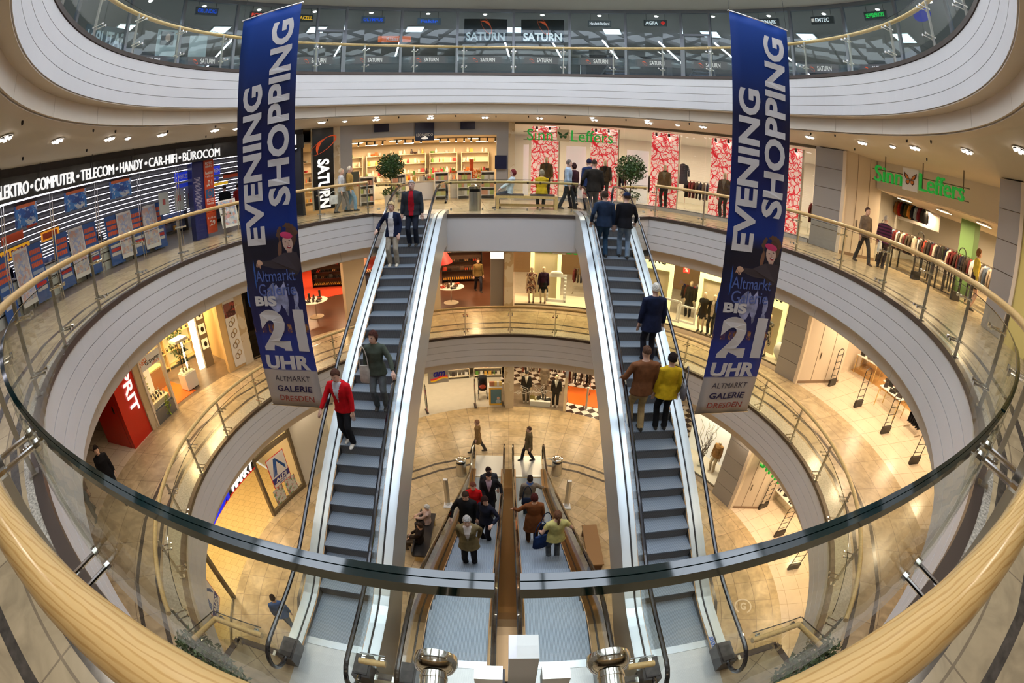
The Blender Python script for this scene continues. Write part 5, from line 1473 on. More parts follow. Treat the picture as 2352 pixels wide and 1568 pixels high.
dup(g1, frame(12.25, 96.2, L1), 'ladder-like security gate nearest the woman in yellow at the upper entrance')
# bench, bins, trees on the walkway
t = thing('bench', 'pale wooden bench with dark cushions between the escalators', 'bench', fr(0.52, 6.95, L1))
for s in (-1, 1): MB().box((s * 0.98, 0, 0.2), (0.10, 0.5, 0.40)).build('leg', M['ash_far'], t)
MB().box((0, 0, 0.42), (2.06, 0.52, 0.09)).build('seat_frame', M['ash_far'], t)
MB().box((0, 0, 0.12), (1.9, 0.08, 0.09)).build('stretcher', M['ash_far'], t)
for x in (-0.52, 0.52): MB().box((x, 0, 0.485), (0.82, 0.46, 0.05)).build('cushion', flat((0.07, 0.05, 0.05), 0.7), t)
def waste_bin(label, X, dark=False):
    t = thing('waste_bin', label, 'waste bin', X)
    MB().lathe([(0.20, 0), (0.20, 0.62), (0.20, 0.625), (0.17, 0.62)], 20).build('body', M['steel'], t, True)
    MB().lathe([(0.185, 0.62), (0.185, 0.74)], 20).build('opening', M['black'], t)
    MB().lathe([(0.205, 0.73), (0.205, 0.80), (0.12, 0.85), (0.001, 0.87)], 20).build('lid', M['chrome'], t, True)
    return t
waste_bin('round steel waste bin left of the bench on the upper walkway', fr(-1.18, 6.25, L1))
ball_tree('round potted tree in front of the gift shop', fr(-4.45, 7.95, L1), 0.50, 1.62, 1)
ball_tree('round potted tree before the red panels of the clothing shop', fr(4.40, 8.05, L1), 0.56, 1.58, 2)
# ================================================================== middle floor, left: red box, jeweller, shoe shop
# red fashion-shop box
t = thing('red_portal', 'glossy red portal block with white vertical letters', 'shop portal', fr(0, 0, 0))
pA, pB, pC = P(11.12, -96.4), P(11.12, -91.0), P(12.75, -95.8)
RED = mat('glossy_red', (0.62, 0.022, 0.008), 0.22)
MB().prism([(pA.x, pA.y), (pB.x, pB.y), (P(12.7, -91.0).x, P(12.7, -91.0).y), (pC.x, pC.y)][::-1], LE, 8.4).build('body', RED, t)
d = (pB - pA).normalized(); X = Matrix.Translation((pA + pB) / 2 + Vector((0, 0, 0))) @ Matrix.Rotation(math.atan2(d.y, d.x), 4, 'Z')
text(MB(), 'ESPRIT', 1.95, 0.42, 0, 0, 0.02, depth=0.02, rot=-PI / 2).build('lettering', M['white_letter'], t, X=X @ Matrix.Translation((0.13, -0.03, LE + 1.92)))
d2 = (pC - pA); MB().box((0, 0, 0), (0.012, 0.012, 3.3)).build('joint_line', flat((0.25, 0.01, 0.005)), t, X=Matrix.Translation(pA + d2 * 0.12 + Vector((0, 0, LE + 1.7))))
MB().box((0, 0, 0), (0.03, 0.04, 0.22)).build('handle', M['dark_metal'], t, X=Matrix.Translation(pA + d2 * 0.25 + Vector((0.0, -0.02, LE + 1.3))))
for i, (a, R) in enumerate(((-101, 13.2), (-103, 14.2))):
    clothes_rack('black clothes on a rack behind the red portal, ' + ('nearer' if i == 0 else 'further back'), frame(R, a, LE), 6, [(0.015, 0.015, 0.015), (0.03, 0.02, 0.02)], 1.2, 1.4, 'black garment hanging behind the red portal', 'black garments behind the red portal', 0.9, 40 + i)
# jeweller
wallarc('pillar_stone', 11.05, 11.2, LE, 8.45, -91.0, -89.4, M['limestone'])
wallarc('wall_jeweller', 11.0, 11.12, LE, LE + 0.45, -89.3, -84.0, M['frame_grey'])
glazing('window_2', 11.08, -89.3, -84.0, LE + 0.45, 8.4, 1, M['glass'], M['frame_grey'])
for a in (-89.3, -83.8): wallarc('trim_15', 11.0, 11.16, LE, 8.45, a - 0.25, a + 0.25, M['panel_white'])
t = plate('window_banner', 'white window strip reading Neu Gravuren sofort above the jeweller window', 'window sign', frame(11.0, -86.7, 7.05), 1.02, 0.42, M['white'], 0.01, [('NEU', 0.34, 0.15, -0.33, 0.06, 0.01, 0.2, flat((0.8, 0.2, 0.05)), 0.25), ('Gravuren', 0.72, 0.16, 0.10, -0.01, 0.005, 0, M['black']), ('sofort', 0.38, 0.09, 0.22, -0.13, 0.005, 0, flat((0.8, 0.2, 0.05)))])
MB_ = struct(MB().arc(11.2, 12.0, LE + 0.45, LE + 0.62, -89.3, -84.0).build('trim_16', M['shop_wall']))
for q in range(14):
    a = -88.8 + 4.4 * (q % 7) / 6
    scatter('watch', frame(11.4 + 0.3 * (q // 7), a, LE + 0.62), 'watch on its stand in the jeweller window', 'watches in the jeweller window', rng.choice([(0.05, 0.05, 0.05), (0.5, 0.4, 0.2), (0.4, 0.4, 0.4)]))
for a in (-88.2, -86.6, -85.0):
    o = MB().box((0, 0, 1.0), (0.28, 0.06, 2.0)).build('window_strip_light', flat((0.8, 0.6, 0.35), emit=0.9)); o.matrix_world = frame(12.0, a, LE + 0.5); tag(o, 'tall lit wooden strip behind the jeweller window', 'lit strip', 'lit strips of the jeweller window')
t = thing('ivy_garland', 'green ivy garland hanging in the jeweller window', 'garland', frame(11.16, -88.7, LE + 1.0))
leafy(MB(), (0, 0, 0.6), (0.08, 0.05, 0.8), 130, 0.09, 0, 9).build('foliage', flat((0.30, 0.42, 0.03)), t)
t = thing('ivy_garland', 'second ivy garland on the grey window base of the jeweller', 'garland', frame(11.02, -86.0, LE + 0.1))
leafy(MB(), (0, -0.06, 0.28), (0.10, 0.04, 0.38), 70, 0.09, 0, 10).build('foliage', flat((0.30, 0.42, 0.03)), t)
GOLDW = mat('lit_beech_wall', (0.80, 0.55, 0.25), 0.5)
wallarc('wall_jeweller_back', 14.6, 14.8, LE, 8.45, -90, -66, GOLDW)
radial('wall_partition', -66.0, 11.2, 14.8, LE, 8.45, GOLDW)
radial('wall_partition', -90.4, 11.3, 14.8, LE, 8.45, GOLDW)
for i, (a, R) in enumerate(((-81, 12.4), (-74, 12.6), (-87, 12.8), (-78, 14), (-70, 13.4))):
    panel_light(frame(R, a, 8.44), 0.4, 0.4, 80, (1.0, 0.68, 0.32), 'warm ceiling light in the jeweller shop', 'ceiling lights of the jeweller', 6)
t = thing('display_case', 'free-standing glass showcase with white base in the jeweller entrance', 'showcase', frame(11.75, -76.9, LE))
MB().box((0, 0, 0.33), (0.56, 0.50, 0.58)).build('base', M['shop_white'], t)
MB().box((0, 0, 0.02), (0.50, 0.44, 0.04)).build('plinth', M['dark_metal'], t)
MB().box((0, 0, 1.22), (0.50, 0.44, 1.18)).build('glass_box', M['glass'], t)
for z in (0.66, 1.05, 1.42): MB().box((0, 0, z), (0.48, 0.42, 0.015)).build('shelf', M['glass_edge'] if z > 1 else flat((0.9, 0.8, 0.45), emit=0.5), t)
MB().box((0, 0, 1.86), (0.58, 0.52, 0.10)).build('lid', M['shop_white'], t)
MB().box((0.22, 0.18, 1.22), (0.05, 0.05, 1.1)).build('light_strip', flat((1, 0.85, 0.55), emit=6), t)
for q in range(9): scatter('watch', frame(11.75, -76.9, LE + (0.675, 1.06, 1.43)[q // 3]) @ Matrix.Translation((-0.15 + 0.15 * (q % 3), -0.05, 0)), 'watch inside the free-standing showcase', 'watches in the free-standing showcase', rng.choice([(0.05, 0.05, 0.05), (0.25, 0.25, 0.25), (0.35, 0.25, 0.1)]))
t = thing('shop_counter', 'beech jeweller counter with a glass top behind the showcase', 'counter', frame(13.4, -82.5, LE))
MB().box((0, 0, 0.4), (2.2, 0.7, 0.8)).build('body', flat((0.35, 0.22, 0.10)), t); MB().box((0, 0, 0.92), (2.2, 0.7, 0.22)).build('glass_top', M['glass'], t); MB().box((0, 0, 0.82), (2.1, 0.6, 0.03)).build('tray', flat((0.6, 0.6, 0.2), emit=0.3), t)
for i, a in enumerate((-79.5, -76, -73, -70)):
    s = shelf_unit('lit wall cabinet with watches at the back of the jeweller', frame(14.3, a, LE), 0.75, 2.6, 5, GOLDW, 0.3, flat((0.85, 0.75, 0.35), emit=0.35), 'wall_cabinet'); s['group'] = 'lit wall cabinets of the jeweller'
    for q in range(12): scatter('watch', frame(14.25, a, LE + 0.165 + 2.4 * (1 + q // 3) / 4 * 0.999 - 0.0) @ Matrix.Translation((-0.25 + 0.25 * (q % 3), 0, 0)), 'dark watch in the lit cabinets of the jeweller', 'watches in the lit cabinets', (0.04, 0.04, 0.04))
o = MB().box((0, 0, 1.35), (0.35, 0.12, 2.7)).build('light_column', flat((1.0, 0.85, 0.5), emit=3.0)); o.matrix_world = frame(12.7, -70.6, LE); tag(o, 'bright vertical light column in the jeweller shop', 'light column')
t = thing('wall_cabinet', 'narrow grey cabinet with three lit watch windows beside the light column', 'cabinet', frame(12.5, -69.3, LE))
MB().box((0, 0.1, 1.4), (0.42, 0.2, 2.8)).build('body', flat((0.25, 0.22, 0.18)), t)
for z in (0.95, 1.55, 2.15):
    w_ = MB().box((0, -0.01, z), (0.30, 0.02, 0.40)).build('window', flat((0.95, 0.85, 0.45), emit=0.7), t)
    MB().ball((0, -0.05, z), (0.08, 0.05, 0.11), 10, 7).build('watch_head', M['black'], w_)
t = thing('potted_plant', 'leafy ficus in a white pot inside the jeweller shop', 'potted plant', frame(13.0, -74.3, LE))
MB().lathe([(0.11, 0), (0.15, 0.26), (0.155, 0.27), (0.13, 0.26)], 12).build('pot', M['shop_white'], t, True)
MB().tube([(0, 0, 0.2), (0.03, 0, 0.9), (0, 0.02, 1.5)], 0.02, 6).build('trunk', M['bark'], t)
leafy(MB(), (0, 0, 1.4), (0.36, 0.36, 0.65), 420, 0.11, 0, 21).build('foliage', M['leaf'], t)
wallarc('wall_jeweller_side', 11.02, 11.2, LE, 8.45, -69.0, -64.9, GOLDW)
t = plate('ring_poster', 'tall white poster with four pairs of rings beside the jeweller', 'poster', frame(10.99, -66.1, LE + 1.42), 0.52, 2.62, M['white'], 0.03)
MB().box((0, -0.02, 0.86), (0.5, 0.006, 0.52)).build('dark_picture', patch_mat('rose_picture', [(0.06, 0.02, 0.02), (0.4, 0.08, 0.06), (0.10, 0.03, 0.03), (0.25, 0.10, 0.08)], 6), t)
for k in range(4):
    for s in (-1, 1):
        MB().tube([(s * 0.06 + 0.09 * math.cos(2 * PI * i / 16), -0.022, 0.38 - 0.42 * k + s * 0.05 + 0.10 * math.sin(2 * PI * i / 16)) for i in range(17)], 0.017, 6).build('ring_picture', flat((0.25, 0.17, 0.10) if s < 0 else (0.55, 0.38, 0.18), 0.3), t)
wallarc('pillar_stone', 10.98, 11.2, LE, 8.45, -64.9, -62.8, M['limestone'])
glazing('window_3', 11.06, -62.8, -49.5, LE + 0.05, 8.4, 4, glass_mat('smoked_glass', (0.45, 0.43, 0.36), 1.2), M['frame_bronze'])
wallarc('wall_smoked_back', 12.6, 12.8, LE, 8.45, -66, -49, flat((0.20, 0.16, 0.10)))
# shoe shop
radial('wall_partition', -49.2, 11.2, 16, LE, 8.45, M['shop_wall'])
wallarc('wall_shoes_back', 24.0, 24.2, LE, 8.45, -50, -0.5, flat((0.50, 0.16, 0.08)))
wallarc('wall_shoes', 11.1, 11.5, LE, 8.45, -38.6, -33.6, M['shop_wall'])
wallarc('wall_shoes', 11.1, 11.6, LE, 8.45, -20.3, -16.4, M['shop_wall'])
wallarc('wall_shoes_light_box', 11.1, 11.5, 7.6, 8.45, -20.3, -16.4, flat((1, 0.85, 0.6), emit=1.2))
for i, (a, R) in enumerate(((-44, 13), (-30, 13), (-24, 13.5), (-12, 13), (-6, 13), (-42, 17), (-33, 18), (-24, 18), (-14, 17), (-7, 17), (-38, 21), (-28, 21), (-12, 21))):
    panel_light(frame(R, a, 8.44), 0.45, 0.45, 80, (1.0, 0.66, 0.36), 'warm ceiling light in the shoe shop', 'ceiling lights of the shoe shop', 6)
SH = [(0.02, 0.015, 0.012), (0.05, 0.025, 0.015), (0.5, 0.05, 0.02), (0.12, 0.06, 0.03), (0.03, 0.03, 0.03), (0.6, 0.12, 0.05), (0.35, 0.20, 0.10)]
def shoe_table(label, X, place):
    t = thing('round_table', label, 'table', X)
    MB().lathe([(0.62, 0.78), (0.64, 0.80), (0.62, 0.82), (0.01, 0.82)], 28).build('table_top', M['shop_white'], t, True)
    MB().lathe([(0.035, 0.04), (0.035, 0.78)], 10).build('pedestal', M['chrome'], t, True)
    MB().lathe([(0.36, 0), (0.36, 0.02), (0.05, 0.05)], 24).build('foot', M['shop_wall'], t, True)
    for q in range(9):
        a = 2 * PI * q / 9; r = 0.42 if q % 2 else 0.26
        kd = 'boot' if q in (1, 4) and place.startswith('left') else ('handbag' if q in (2, 6) else 'shoe')
        scatter(kd, X @ fr(r * math.cos(a), r * math.sin(a), 0.82, math.degrees(a)), ('dark boot' if kd == 'boot' else 'handbag' if kd == 'handbag' else 'pair of shoes') + f' on the {place} round shoe table', f'{kd} goods on the {place} shoe table', rng.choice(SH))
shoe_table('round white table of shoes and boots beside the long banner', frame(13.4, -42.5, LE), 'left')
shoe_table('round white table of shoes seen between the escalators', frame(12.15, -13.4, LE), 'middle')
def shoe_wall(label, X, w, lev, gl):
    s = shelf_unit(label, X, w, 1.75, lev, M['dark_metal'], 0.34, flat((0.10, 0.05, 0.03)))
    for l in range(lev):
        z = 0.165 + 1.55 * l / (lev - 1)
        n = int(w / 0.24)
        for q in range(n): scatter('shoe' if l % 2 == 0 or l > 2 else rng.choice(['shoe', 'handbag']), X @ fr(-w / 2 + 0.14 + q * (w - 0.28) / max(1, n - 1), -0.02, z, 180), 'pair of shoes or bag on ' + gl, 'goods on ' + gl, rng.choice(SH if l else [(0.75, 0.38, 0.05), (0.6, 0.3, 0.05)]), 'shoe shop goods')
shoe_wall('dark shoe shelf behind the customer in the shoe shop', frame(15.9, -9.8, LE), 2.2, 4, 'the shelf behind the shoe customer')
shoe_wall('further dark shoe shelf deep in the shoe shop', frame(19.0, -9.5, LE), 2.6, 5, 'the far shoe shelf')
shoe_wall('slanted shoe shelf standing on the red carpet', frame(18.3, -35.0, LE) @ Matrix.Rotation(rad(-30), 4, 'Z'), 2.0, 5, 'the red carpet shelf')
shoe_wall('low shoe shelf at the wall end beside the left escalator', frame(13.2, -31.5, LE), 1.2, 3, 'the shelf by the left escalator')
for a, R, w, m in ((-29.5, 20, 0.5, 'shop_wall'), (-27, 21.5, 0.5, 'shop_wall')):
    t = struct(MB().box((0, 0, 1.7), (w, 0.5, 3.4)).build('pillar', M[m])); t.matrix_world = frame(R, a, LE)
o = MB().lathe([(0.9, 0), (0.55, 0.6), (0.2, 1.2), (0.05, 1.3)], 24).build('red_lampshade', flat((0.70, 0.03, 0.03), 0.5, emit=0.15), None, True); o.matrix_world = frame(13.0, -16.5, 6.85); tag(o, 'large red cone shade hanging at the shoe shop entrance', 'lampshade')
wallarc('wall_lightbox', 11.15, 11.45, LE, 7.3, -4.6, -1.6, flat((0.25, 0.22, 0.20)))
wallarc('wall_lightbox', 11.15, 11.45, 7.3, 8.4, -4.6, -1.6, flat((1.0, 0.9, 0.7), emit=1.3))
wallarc('pillar_stone', 11.0, 11.2, LE, 8.45, -1.4, 0.7, M['limestone'])
# clothing windows of the middle floor
struct(MB().arc(11.05, 12.9, LE, LE + 0.18, 1.0, 65.2).build('trim_17', flat((0.85, 0.74, 0.58), 0.35)))
glazing('window_4', 11.08, 1.0, 24.5, LE + 0.18, 8.4, 4, M['glass'], M['frame_bronze'])
glazing('window_5', 11.08, 26.0, 65.2, LE + 0.18, 8.4, 6, M['glass'], M['frame_bronze'])
wallarc('pillar_stone', 11.0, 11.2, LE, 8.45, 24.5, 26.0, M['limestone'])
wallarc('wall_fashion_back', 18.0, 18.2, LE, 8.45, 0, 72, flat((0.32, 0.20, 0.10)))
YEL = mat('lit_yellow_frame', (0.98, 0.90, 0.45), 0.5, emit=0.75, ecol=(1.0, 0.92, 0.42))
def lit_frame(label, a0, a1, R, z0, z1, txt=None, text_w=0.8):
    """glowing portal frame: thick top panel and two sides, beige panel inside"""
    w = rad(a1 - a0) * R; X = frame(R, (a0 + a1) / 2, z0); h = z1 - z0
    t = thing('lit_frame', label, 'lit window frame', X)
    MB().box((0, 0, h - 0.40), (w, 0.12, 0.80)).build('top_panel', YEL, t)
    for s in (-1, 1): MB().box((s * (w / 2 - 0.09), 0, (h - 0.8) / 2), (0.18, 0.12, h - 0.8)).build('side_strip', YEL, t)
    MB().box((0, 0.05, (h - 0.8) / 2), (w - 0.36, 0.04, h - 0.8)).build('inner_panel', flat((0.50, 0.42, 0.28)), t)
    if txt: text(MB(), txt, text_w, 0.34, 0.0, 0, 0.01, depth=0.006).build('lettering', M['black'], t, X=Matrix.Translation((0, -0.065, h - 0.36)))
    return t
lit_frame('glowing yellow window frame behind the two mannequins between the escalators', 4.4, 11.2, 12.3, LE + 0.18, 8.3)
lit_frame('glowing yellow frame with black brand letters beside the right escalator', 28.8, 36.4, 12.0, LE + 0.18, 8.1, 'MNG', 0.8)
lit_frame('glowing yellow frame behind the two mannequins in black', 42.0, 49.5, 12.2, LE + 0.18, 8.1)
lit_frame('glowing yellow frame with black brand letters beyond the banner', 55.8, 62.8, 11.9, LE + 0.18, 7.9, 'MANGO', 0.98)
shop_sign_green('green letters and butterfly square half hidden under the white balcony box', [('Sinn', 3.0, 9.4), ('Leffers', 12.9, 20.5)], 10.95, 7.92, 0.48, (9.7, 12.6, 'orange'))
for i, (a, R) in enumerate(((6, 11.9), (13, 11.9), (20, 11.9), (32, 11.7), (40, 11.7), (47, 11.7), (55, 11.7), (62, 11.7), (10, 15), (25, 15), (40, 15), (55, 15))):
    panel_light(frame(R, a, 8.44), 0.4, 0.4, 60 if i < 8 else 34, (1.0, 0.78, 0.45), 'window spotlight panel above the mannequins of the middle floor', 'lights above the middle floor mannequins', 6)
t = thing('ornate_frame', 'white ornate picture frame leaning in the shop window by the mannequins', 'picture frame', frame(11.75, 10.4, LE + 0.18) @ Matrix.Rotation(rad(-6), 4, 'X'))
for s in (-1, 1): MB().box((s * 0.42, 0, 0.62), (0.12, 0.06, 1.25)).build('side_rail', M['white'], t)
MB().box((0, 0, 0.06), (0.96, 0.06, 0.12)).build('bottom_rail', M['white'], t)
MB().box((0, 0, 1.25), (0.96, 0.06, 0.14)).ball((0, 0, 1.36), (0.30, 0.05, 0.12), 14, 7).build('top_rail', M['white'], t)
for k in range(14): MB().ball((-0.42 if k % 2 else 0.42, -0.03, 0.12 + 0.085 * k), (0.07, 0.03, 0.05), 8, 5).build('ornament', M['white'], t)
for i, (a, R, w, h) in enumerate(((37.4, 11.7, 0.75, 0.95), (40.5, 11.9, 0.85, 0.75))):
    t = thing('empty_frame', ['white empty picture frame standing in the window next to the right escalator', 'second white empty frame standing left of the mannequins in black'][i], 'picture frame', frame(R, a, LE + 0.18))
    for s in (-1, 1): MB().box((s * w / 2, 0, h / 2), (0.08, 0.05, h)).build('side_rail', M['white'], t)
    for z in (0.04, h): MB().box((0, 0, z), (w, 0.05, 0.08)).build('cross_rail', M['white'], t)
t = thing('stool', 'round white drum stool with a dark spot in the right fashion window', 'stool', frame(11.75, 64.0, LE + 0.18))
MB().ball((0, 0, 0.38), (0.40, 0.24, 0.38), 20, 12).build('body', M['white'], t, True); MB().ball((0.08, -0.23, 0.30), (0.09, 0.03, 0.14), 10, 6).build('spot', M['dark_metal'], t)
FL = patch_mat('flowered_cloth', [(0.10, 0.02, 0.02), (0.55, 0.30, 0.18), (0.20, 0.05, 0.03), (0.70, 0.55, 0.38), (0.05, 0.02, 0.02)], 16)
CHK = patch_mat('checked_cloth', [(0.02, 0.02, 0.02), (0.6, 0.55, 0.45), (0.03, 0.03, 0.03)], 20)
BK = (0.012, 0.012, 0.014)
def mannequin(label, X, **k):
    return person(label, X, mannequin=True, name='mannequin', cat='mannequin', **k)
FACE = Matrix.Rotation(PI, 4, 'Z')
mannequin('mannequin in a flowered dress between the escalators', frame(11.45, 4.9, LE + 0.18) @ FACE, h=1.72, fem=True, bare_legs=True, skirt=0.48, botmat=FL, topmat=FL, sleeves='short', hair=None, shoe=(0.08, 0.02, 0.01))
mannequin('mannequin in a black blouse and pencil skirt beside the white ornate frame', frame(11.5, 7.6, LE + 0.18) @ FACE, h=1.74, fem=True, bare_legs=True, skirt=0.52, bottom=BK, top=(0.03, 0.01, 0.03), hair=None, shoe=(0.08, 0.02, 0.01))
mannequin('mannequin in a short black dress in the fashion window left of the banner', frame(11.4, 45.0, LE + 0.18) @ FACE, h=1.76, fem=True, bare_legs=True, skirt=0.60, bottom=BK, top=BK, sleeves='short', hair=None, shoe=BK)
mannequin('mannequin in black cardigan and wide black trousers next to the banner', frame(11.4, 47.3, LE + 0.18) @ FACE, h=1.76, fem=True, bottom=BK, top=BK, inner=(0.6, 0.5, 0.4), open_front=True, hair=None, shoe=BK)
mannequin('mannequin in a checked dress right of the banner', frame(11.45, 60.4, LE + 0.18) @ FACE, h=1.72, fem=True, bare_legs=True, skirt=0.50, botmat=CHK, topmat=CHK, sleeves='short', hair=None, shoe=BK)
mannequin('mannequin in a black coat behind the white empty frames', frame(12.9, 39.5, LE + 0.18) @ FACE, h=1.70, fem=True, hem=0.45, top=BK, bottom=BK, hair=None, shoe=BK)
for i, (a, R) in enumerate(((39, 14.2), (41, 15.2), (16, 14), (20, 15), (58, 14.5))):
    clothes_rack('rack of clothes in the fashion shop, ' + ['behind the percent sign', 'deep behind the percent sign', 'behind the ornate frame', 'right of the ornate frame', 'beyond the banner'][i], frame(R, a, LE), 8, MX, 1.3, 1.35, 'garment on the racks of the middle floor fashion shop', 'garments of the middle floor fashion shop', 0.7, 60 + i)
plate('sale_sign', 'small red percent sign hanging over clothes in the fashion shop', 'sign', frame(12.4, 38.6, 7.45), 0.3, 0.3, flat((0.65, 0.03, 0.02)), 0.01, [('%', 0.18, 0.18, 0, 0, 0.01)])
# right: pillar, cream doors, white tiled entrance
panel_pillar(10.98, 65.4, 70.4, LE, 5, '')
cream_doors(70.9, 11.0, 74.6, 13.2, LE)
wallarc('wall_clothing_rear', 20.0, 20.2, LE, 8.45, 70, 114, M['shop_wall'])
radial('wall_partition', 72.5, 13.2, 20, LE, 8.45, M['panel_white'])
for i, (a, R) in enumerate(((78, 12.5), (86, 12.5), (94, 12.5), (102, 12.5), (77, 16), (86, 16), (95, 16))):
    panel_light(frame(R, a, 8.44), 0.5, 0.5, 62, (1.0, 0.76, 0.48), 'ceiling light over the white tiled entrance of the middle floor', 'ceiling lights of the white tiled entrance', 6)
g2 = security_gate('x', frame(12.6, 74.9, LE)); g2['label'] = 'ladder gate beside the cream doors on white tiles of the middle floor'
dup(g2, frame(12.42, 82.4, LE), 'second ladder gate from the cream doors on the middle floor')
dup(g2, frame(12.3, 90.6, LE), 'third ladder gate from the cream doors, before the shoe table')
dup(g2, frame(12.4, 98.9, LE), 'fourth ladder gate from the cream doors on the middle floor')
def glass_table(label, X, cols, gl, tall=0.75):
    t = thing('display_table', label, 'table', X)
    MB().box((0, 0, tall), (1.2, 0.7, 0.03)).build('table_top', M['shop_white'], t)
    MB().box((0, 0, 0.25), (1.15, 0.65, 0.02)).build('lower_shelf', M['glass'], t)
    for sx in (-1, 1):
        for sy in (-1, 1): MB().box((sx * 0.57, sy * 0.32, tall / 2), (0.03, 0.03, tall)).build('leg', M['ash_far'], t)
    for q in range(6): scatter(rng.choice(['folded', 'shoe', 'handbag']), X @ fr(-0.4 + 0.4 * (q % 3), -0.16 + 0.32 * (q // 3), tall + 0.015, rng.uniform(0, 90)), 'goods laid on ' + gl, 'goods on ' + gl, rng.choice(cols), 'clothing goods')
glass_table('table of black shoes and bags behind the third ladder gate', frame(13.75, 85.5, LE), [(0.02, 0.02, 0.02), (0.06, 0.05, 0.05)], 'the table behind the third ladder gate', 0.8)
glass_table('table of folded clothes beside the cream doors on the middle floor', frame(15.4, 72.0 + 3.6, LE), MX, 'the table beside the cream doors', 0.8)
glass_table('low glass table further inside the white tiled entrance', frame(15.2, 82.5, LE), MX, 'the low glass table', 0.5)
clothes_rack('rack of black trousers at the white tiled entrance', frame(13.9, 91.5, LE), 6, [(0.015, 0.015, 0.02)], 0.7, 1.3, 'pair of black trousers on the rack by the fourth gate', 'black trousers by the fourth gate', 1.0, 77)
clothes_rack('red and dark clothes rack beside the cream doors', frame(16.4, 75.2, LE), 8, [(0.5, 0.02, 0.02), (0.3, 0.2, 0.12)], 1.0, 1.4, 'garment on the red and dark rack', 'garments of the red and dark rack', 0.7, 78)

# ================================================================== ground floor
# discounter at the left
t = thing('shop_sign', 'long sign band with blue and white italic letters over the yellow entrance', 'shop sign', fr(0, 0, 0))
MB().arc(9.0, 9.06, 2.42, 2.90, -104, -77.8).build('board', M['black'], t)
MB().arc(8.985, 9.07, 2.38, 2.43, -104, -77.8).build('red_edge', flat((0.7, 0.03, 0.02), emit=0.2), t)
text(MB(), 'ALDI', 2.1, 0.40, 0, 0, 0.035, 0.25, bend=(8.98, -94.6, 2.65), depth=0.05).build('lettering', flat((0.01, 0.02, 0.75), emit=0.7), t)
text(MB(), 'MARKT', 1.42, 0.34, 0, 0, 0.02, 0.25, bend=(8.98, -82.7, 2.64), depth=0.05).build('lettering', M['white_letter'], t)
wallarc('wall_discounter_header', 9.0, 9.1, 2.90, 3.45, -104, -77.8, M['cove'])
wallarc('wall_discounter_back', 13.2, 13.4, LB, 3.45, -112, -64, flat((0.75, 0.62, 0.30)))
radial('wall_partition', -64.5, 9.1, 13.2, LB, 3.45, M['shop_wall'])
glazing('window_6', 9.04, -77.4, -65.0, 0.02, 3.4, 1, M['glass'], M['frame_bronze'])
for a in (-77.6, -65.0): wallarc('trim_18', 8.97, 9.11, 0, 3.45, a - 0.4, a + 0.4, M['frame_bronze'])
wallarc('trim_19', 8.97, 9.11, 2.55, 2.70, -77.4, -65, M['frame_bronze']); wallarc('trim_20', 8.97, 9.11, 0.0, 0.16, -77.4, -65, M['frame_bronze'])
def discounter_poster(label, X, s=1.0):
    t = thing('window_poster', label, 'poster', X)
    MB().box((0, 0, 0), (0.98 * s, 0.01, 1.30 * s)).build('red_border', flat((0.62, 0.03, 0.03)), t)
    MB().box((0, -0.006, 0), (0.92 * s, 0.01, 1.24 * s)).build('board', flat((0.80, 0.78, 0.80)), t)
    mb = MB(); Z = 0.12 * s
    for i, k in enumerate((0.0, 0.075, 0.15)):
        y = -0.013
        mb.add([(x * s, y, z * s + Z) for x, z in ((-0.36 + k, -0.30), (-0.30 + k, -0.30), (-0.06 + k * 0.55, 0.42 - k * 0.5), (-0.12 + k * 0.55, 0.42 - k * 0.5))], [(0, 1, 2, 3)])
        mb.add([(x * s, y - 0.001, z * s + Z) for x, z in ((-0.08 + k * 0.5, 0.42 - k), (-0.02 + k * 0.5, 0.42 - k), (0.36, -0.10 - k * 0.9), (0.36, -0.18 - k * 0.9))], [(0, 1, 2, 3)])
    mb.build('letter_emblem', [flat((0.02, 0.10, 0.38))], t)
    MB().box((0, -0.013, -0.36 * s), (0.92 * s, 0.004, 0.24 * s)).build('blue_band', flat((0.03, 0.03, 0.22)), t)
    text(MB(), 'ALDI', 0.66 * s, 0.17 * s, 0, -0.36 * s, 0.03, 0.2, depth=0.004).build('lettering', M['white'], t).location = (0, -0.016, 0)
    text(MB(), 'MARKT', 0.4 * s, 0.08 * s, 0.05 * s, -0.54 * s, 0.01, depth=0.004).build('lettering', flat((0.03, 0.05, 0.3)), t).location = (0, -0.013, 0)
    return t
discounter_poster('white poster with a blue striped letter in the discounter window, above two leaflets', frame(8.99, -71.2, 1.60), 1.0)
for a, lb in ((-73.6, 'left'), (-69.0, 'right')):
    plate('leaflet_poster', f'{lb} one of two offer leaflets under the white discounter poster', 'poster', frame(8.99, a, 0.58), 0.58, 0.72, patch_mat('offer_print', [(0.55, 0.6, 0.58), (0.15, 0.3, 0.15), (0.6, 0.58, 0.55), (0.45, 0.15, 0.15), (0.62, 0.62, 0.6)], 12), 0.008)
discounter_poster('second white poster with a blue striped letter, low left, seen through the near glass', frame(8.99, -112.0, 1.6), 1.0)
glazing('window_7', 9.04, -118.5, -104.4, 0.02, 3.4, 1, M['glass'], M['frame_bronze'])
wallarc('trim_21', 8.97, 9.11, 0, 3.45, -104.8, -104.0, M['frame_bronze'])
for i, (a, R) in enumerate(((-95, 10.5), (-86, 10.5), (-74, 10.5), (-104, 10.5), (-90, 12))):
    panel_light(frame(R, a, 3.44), 0.5, 0.5, 42, (1.0, 0.75, 0.42), 'warm ceiling light over the yellow tiled entrance', 'ceiling lights of the yellow tiled entrance', 5)
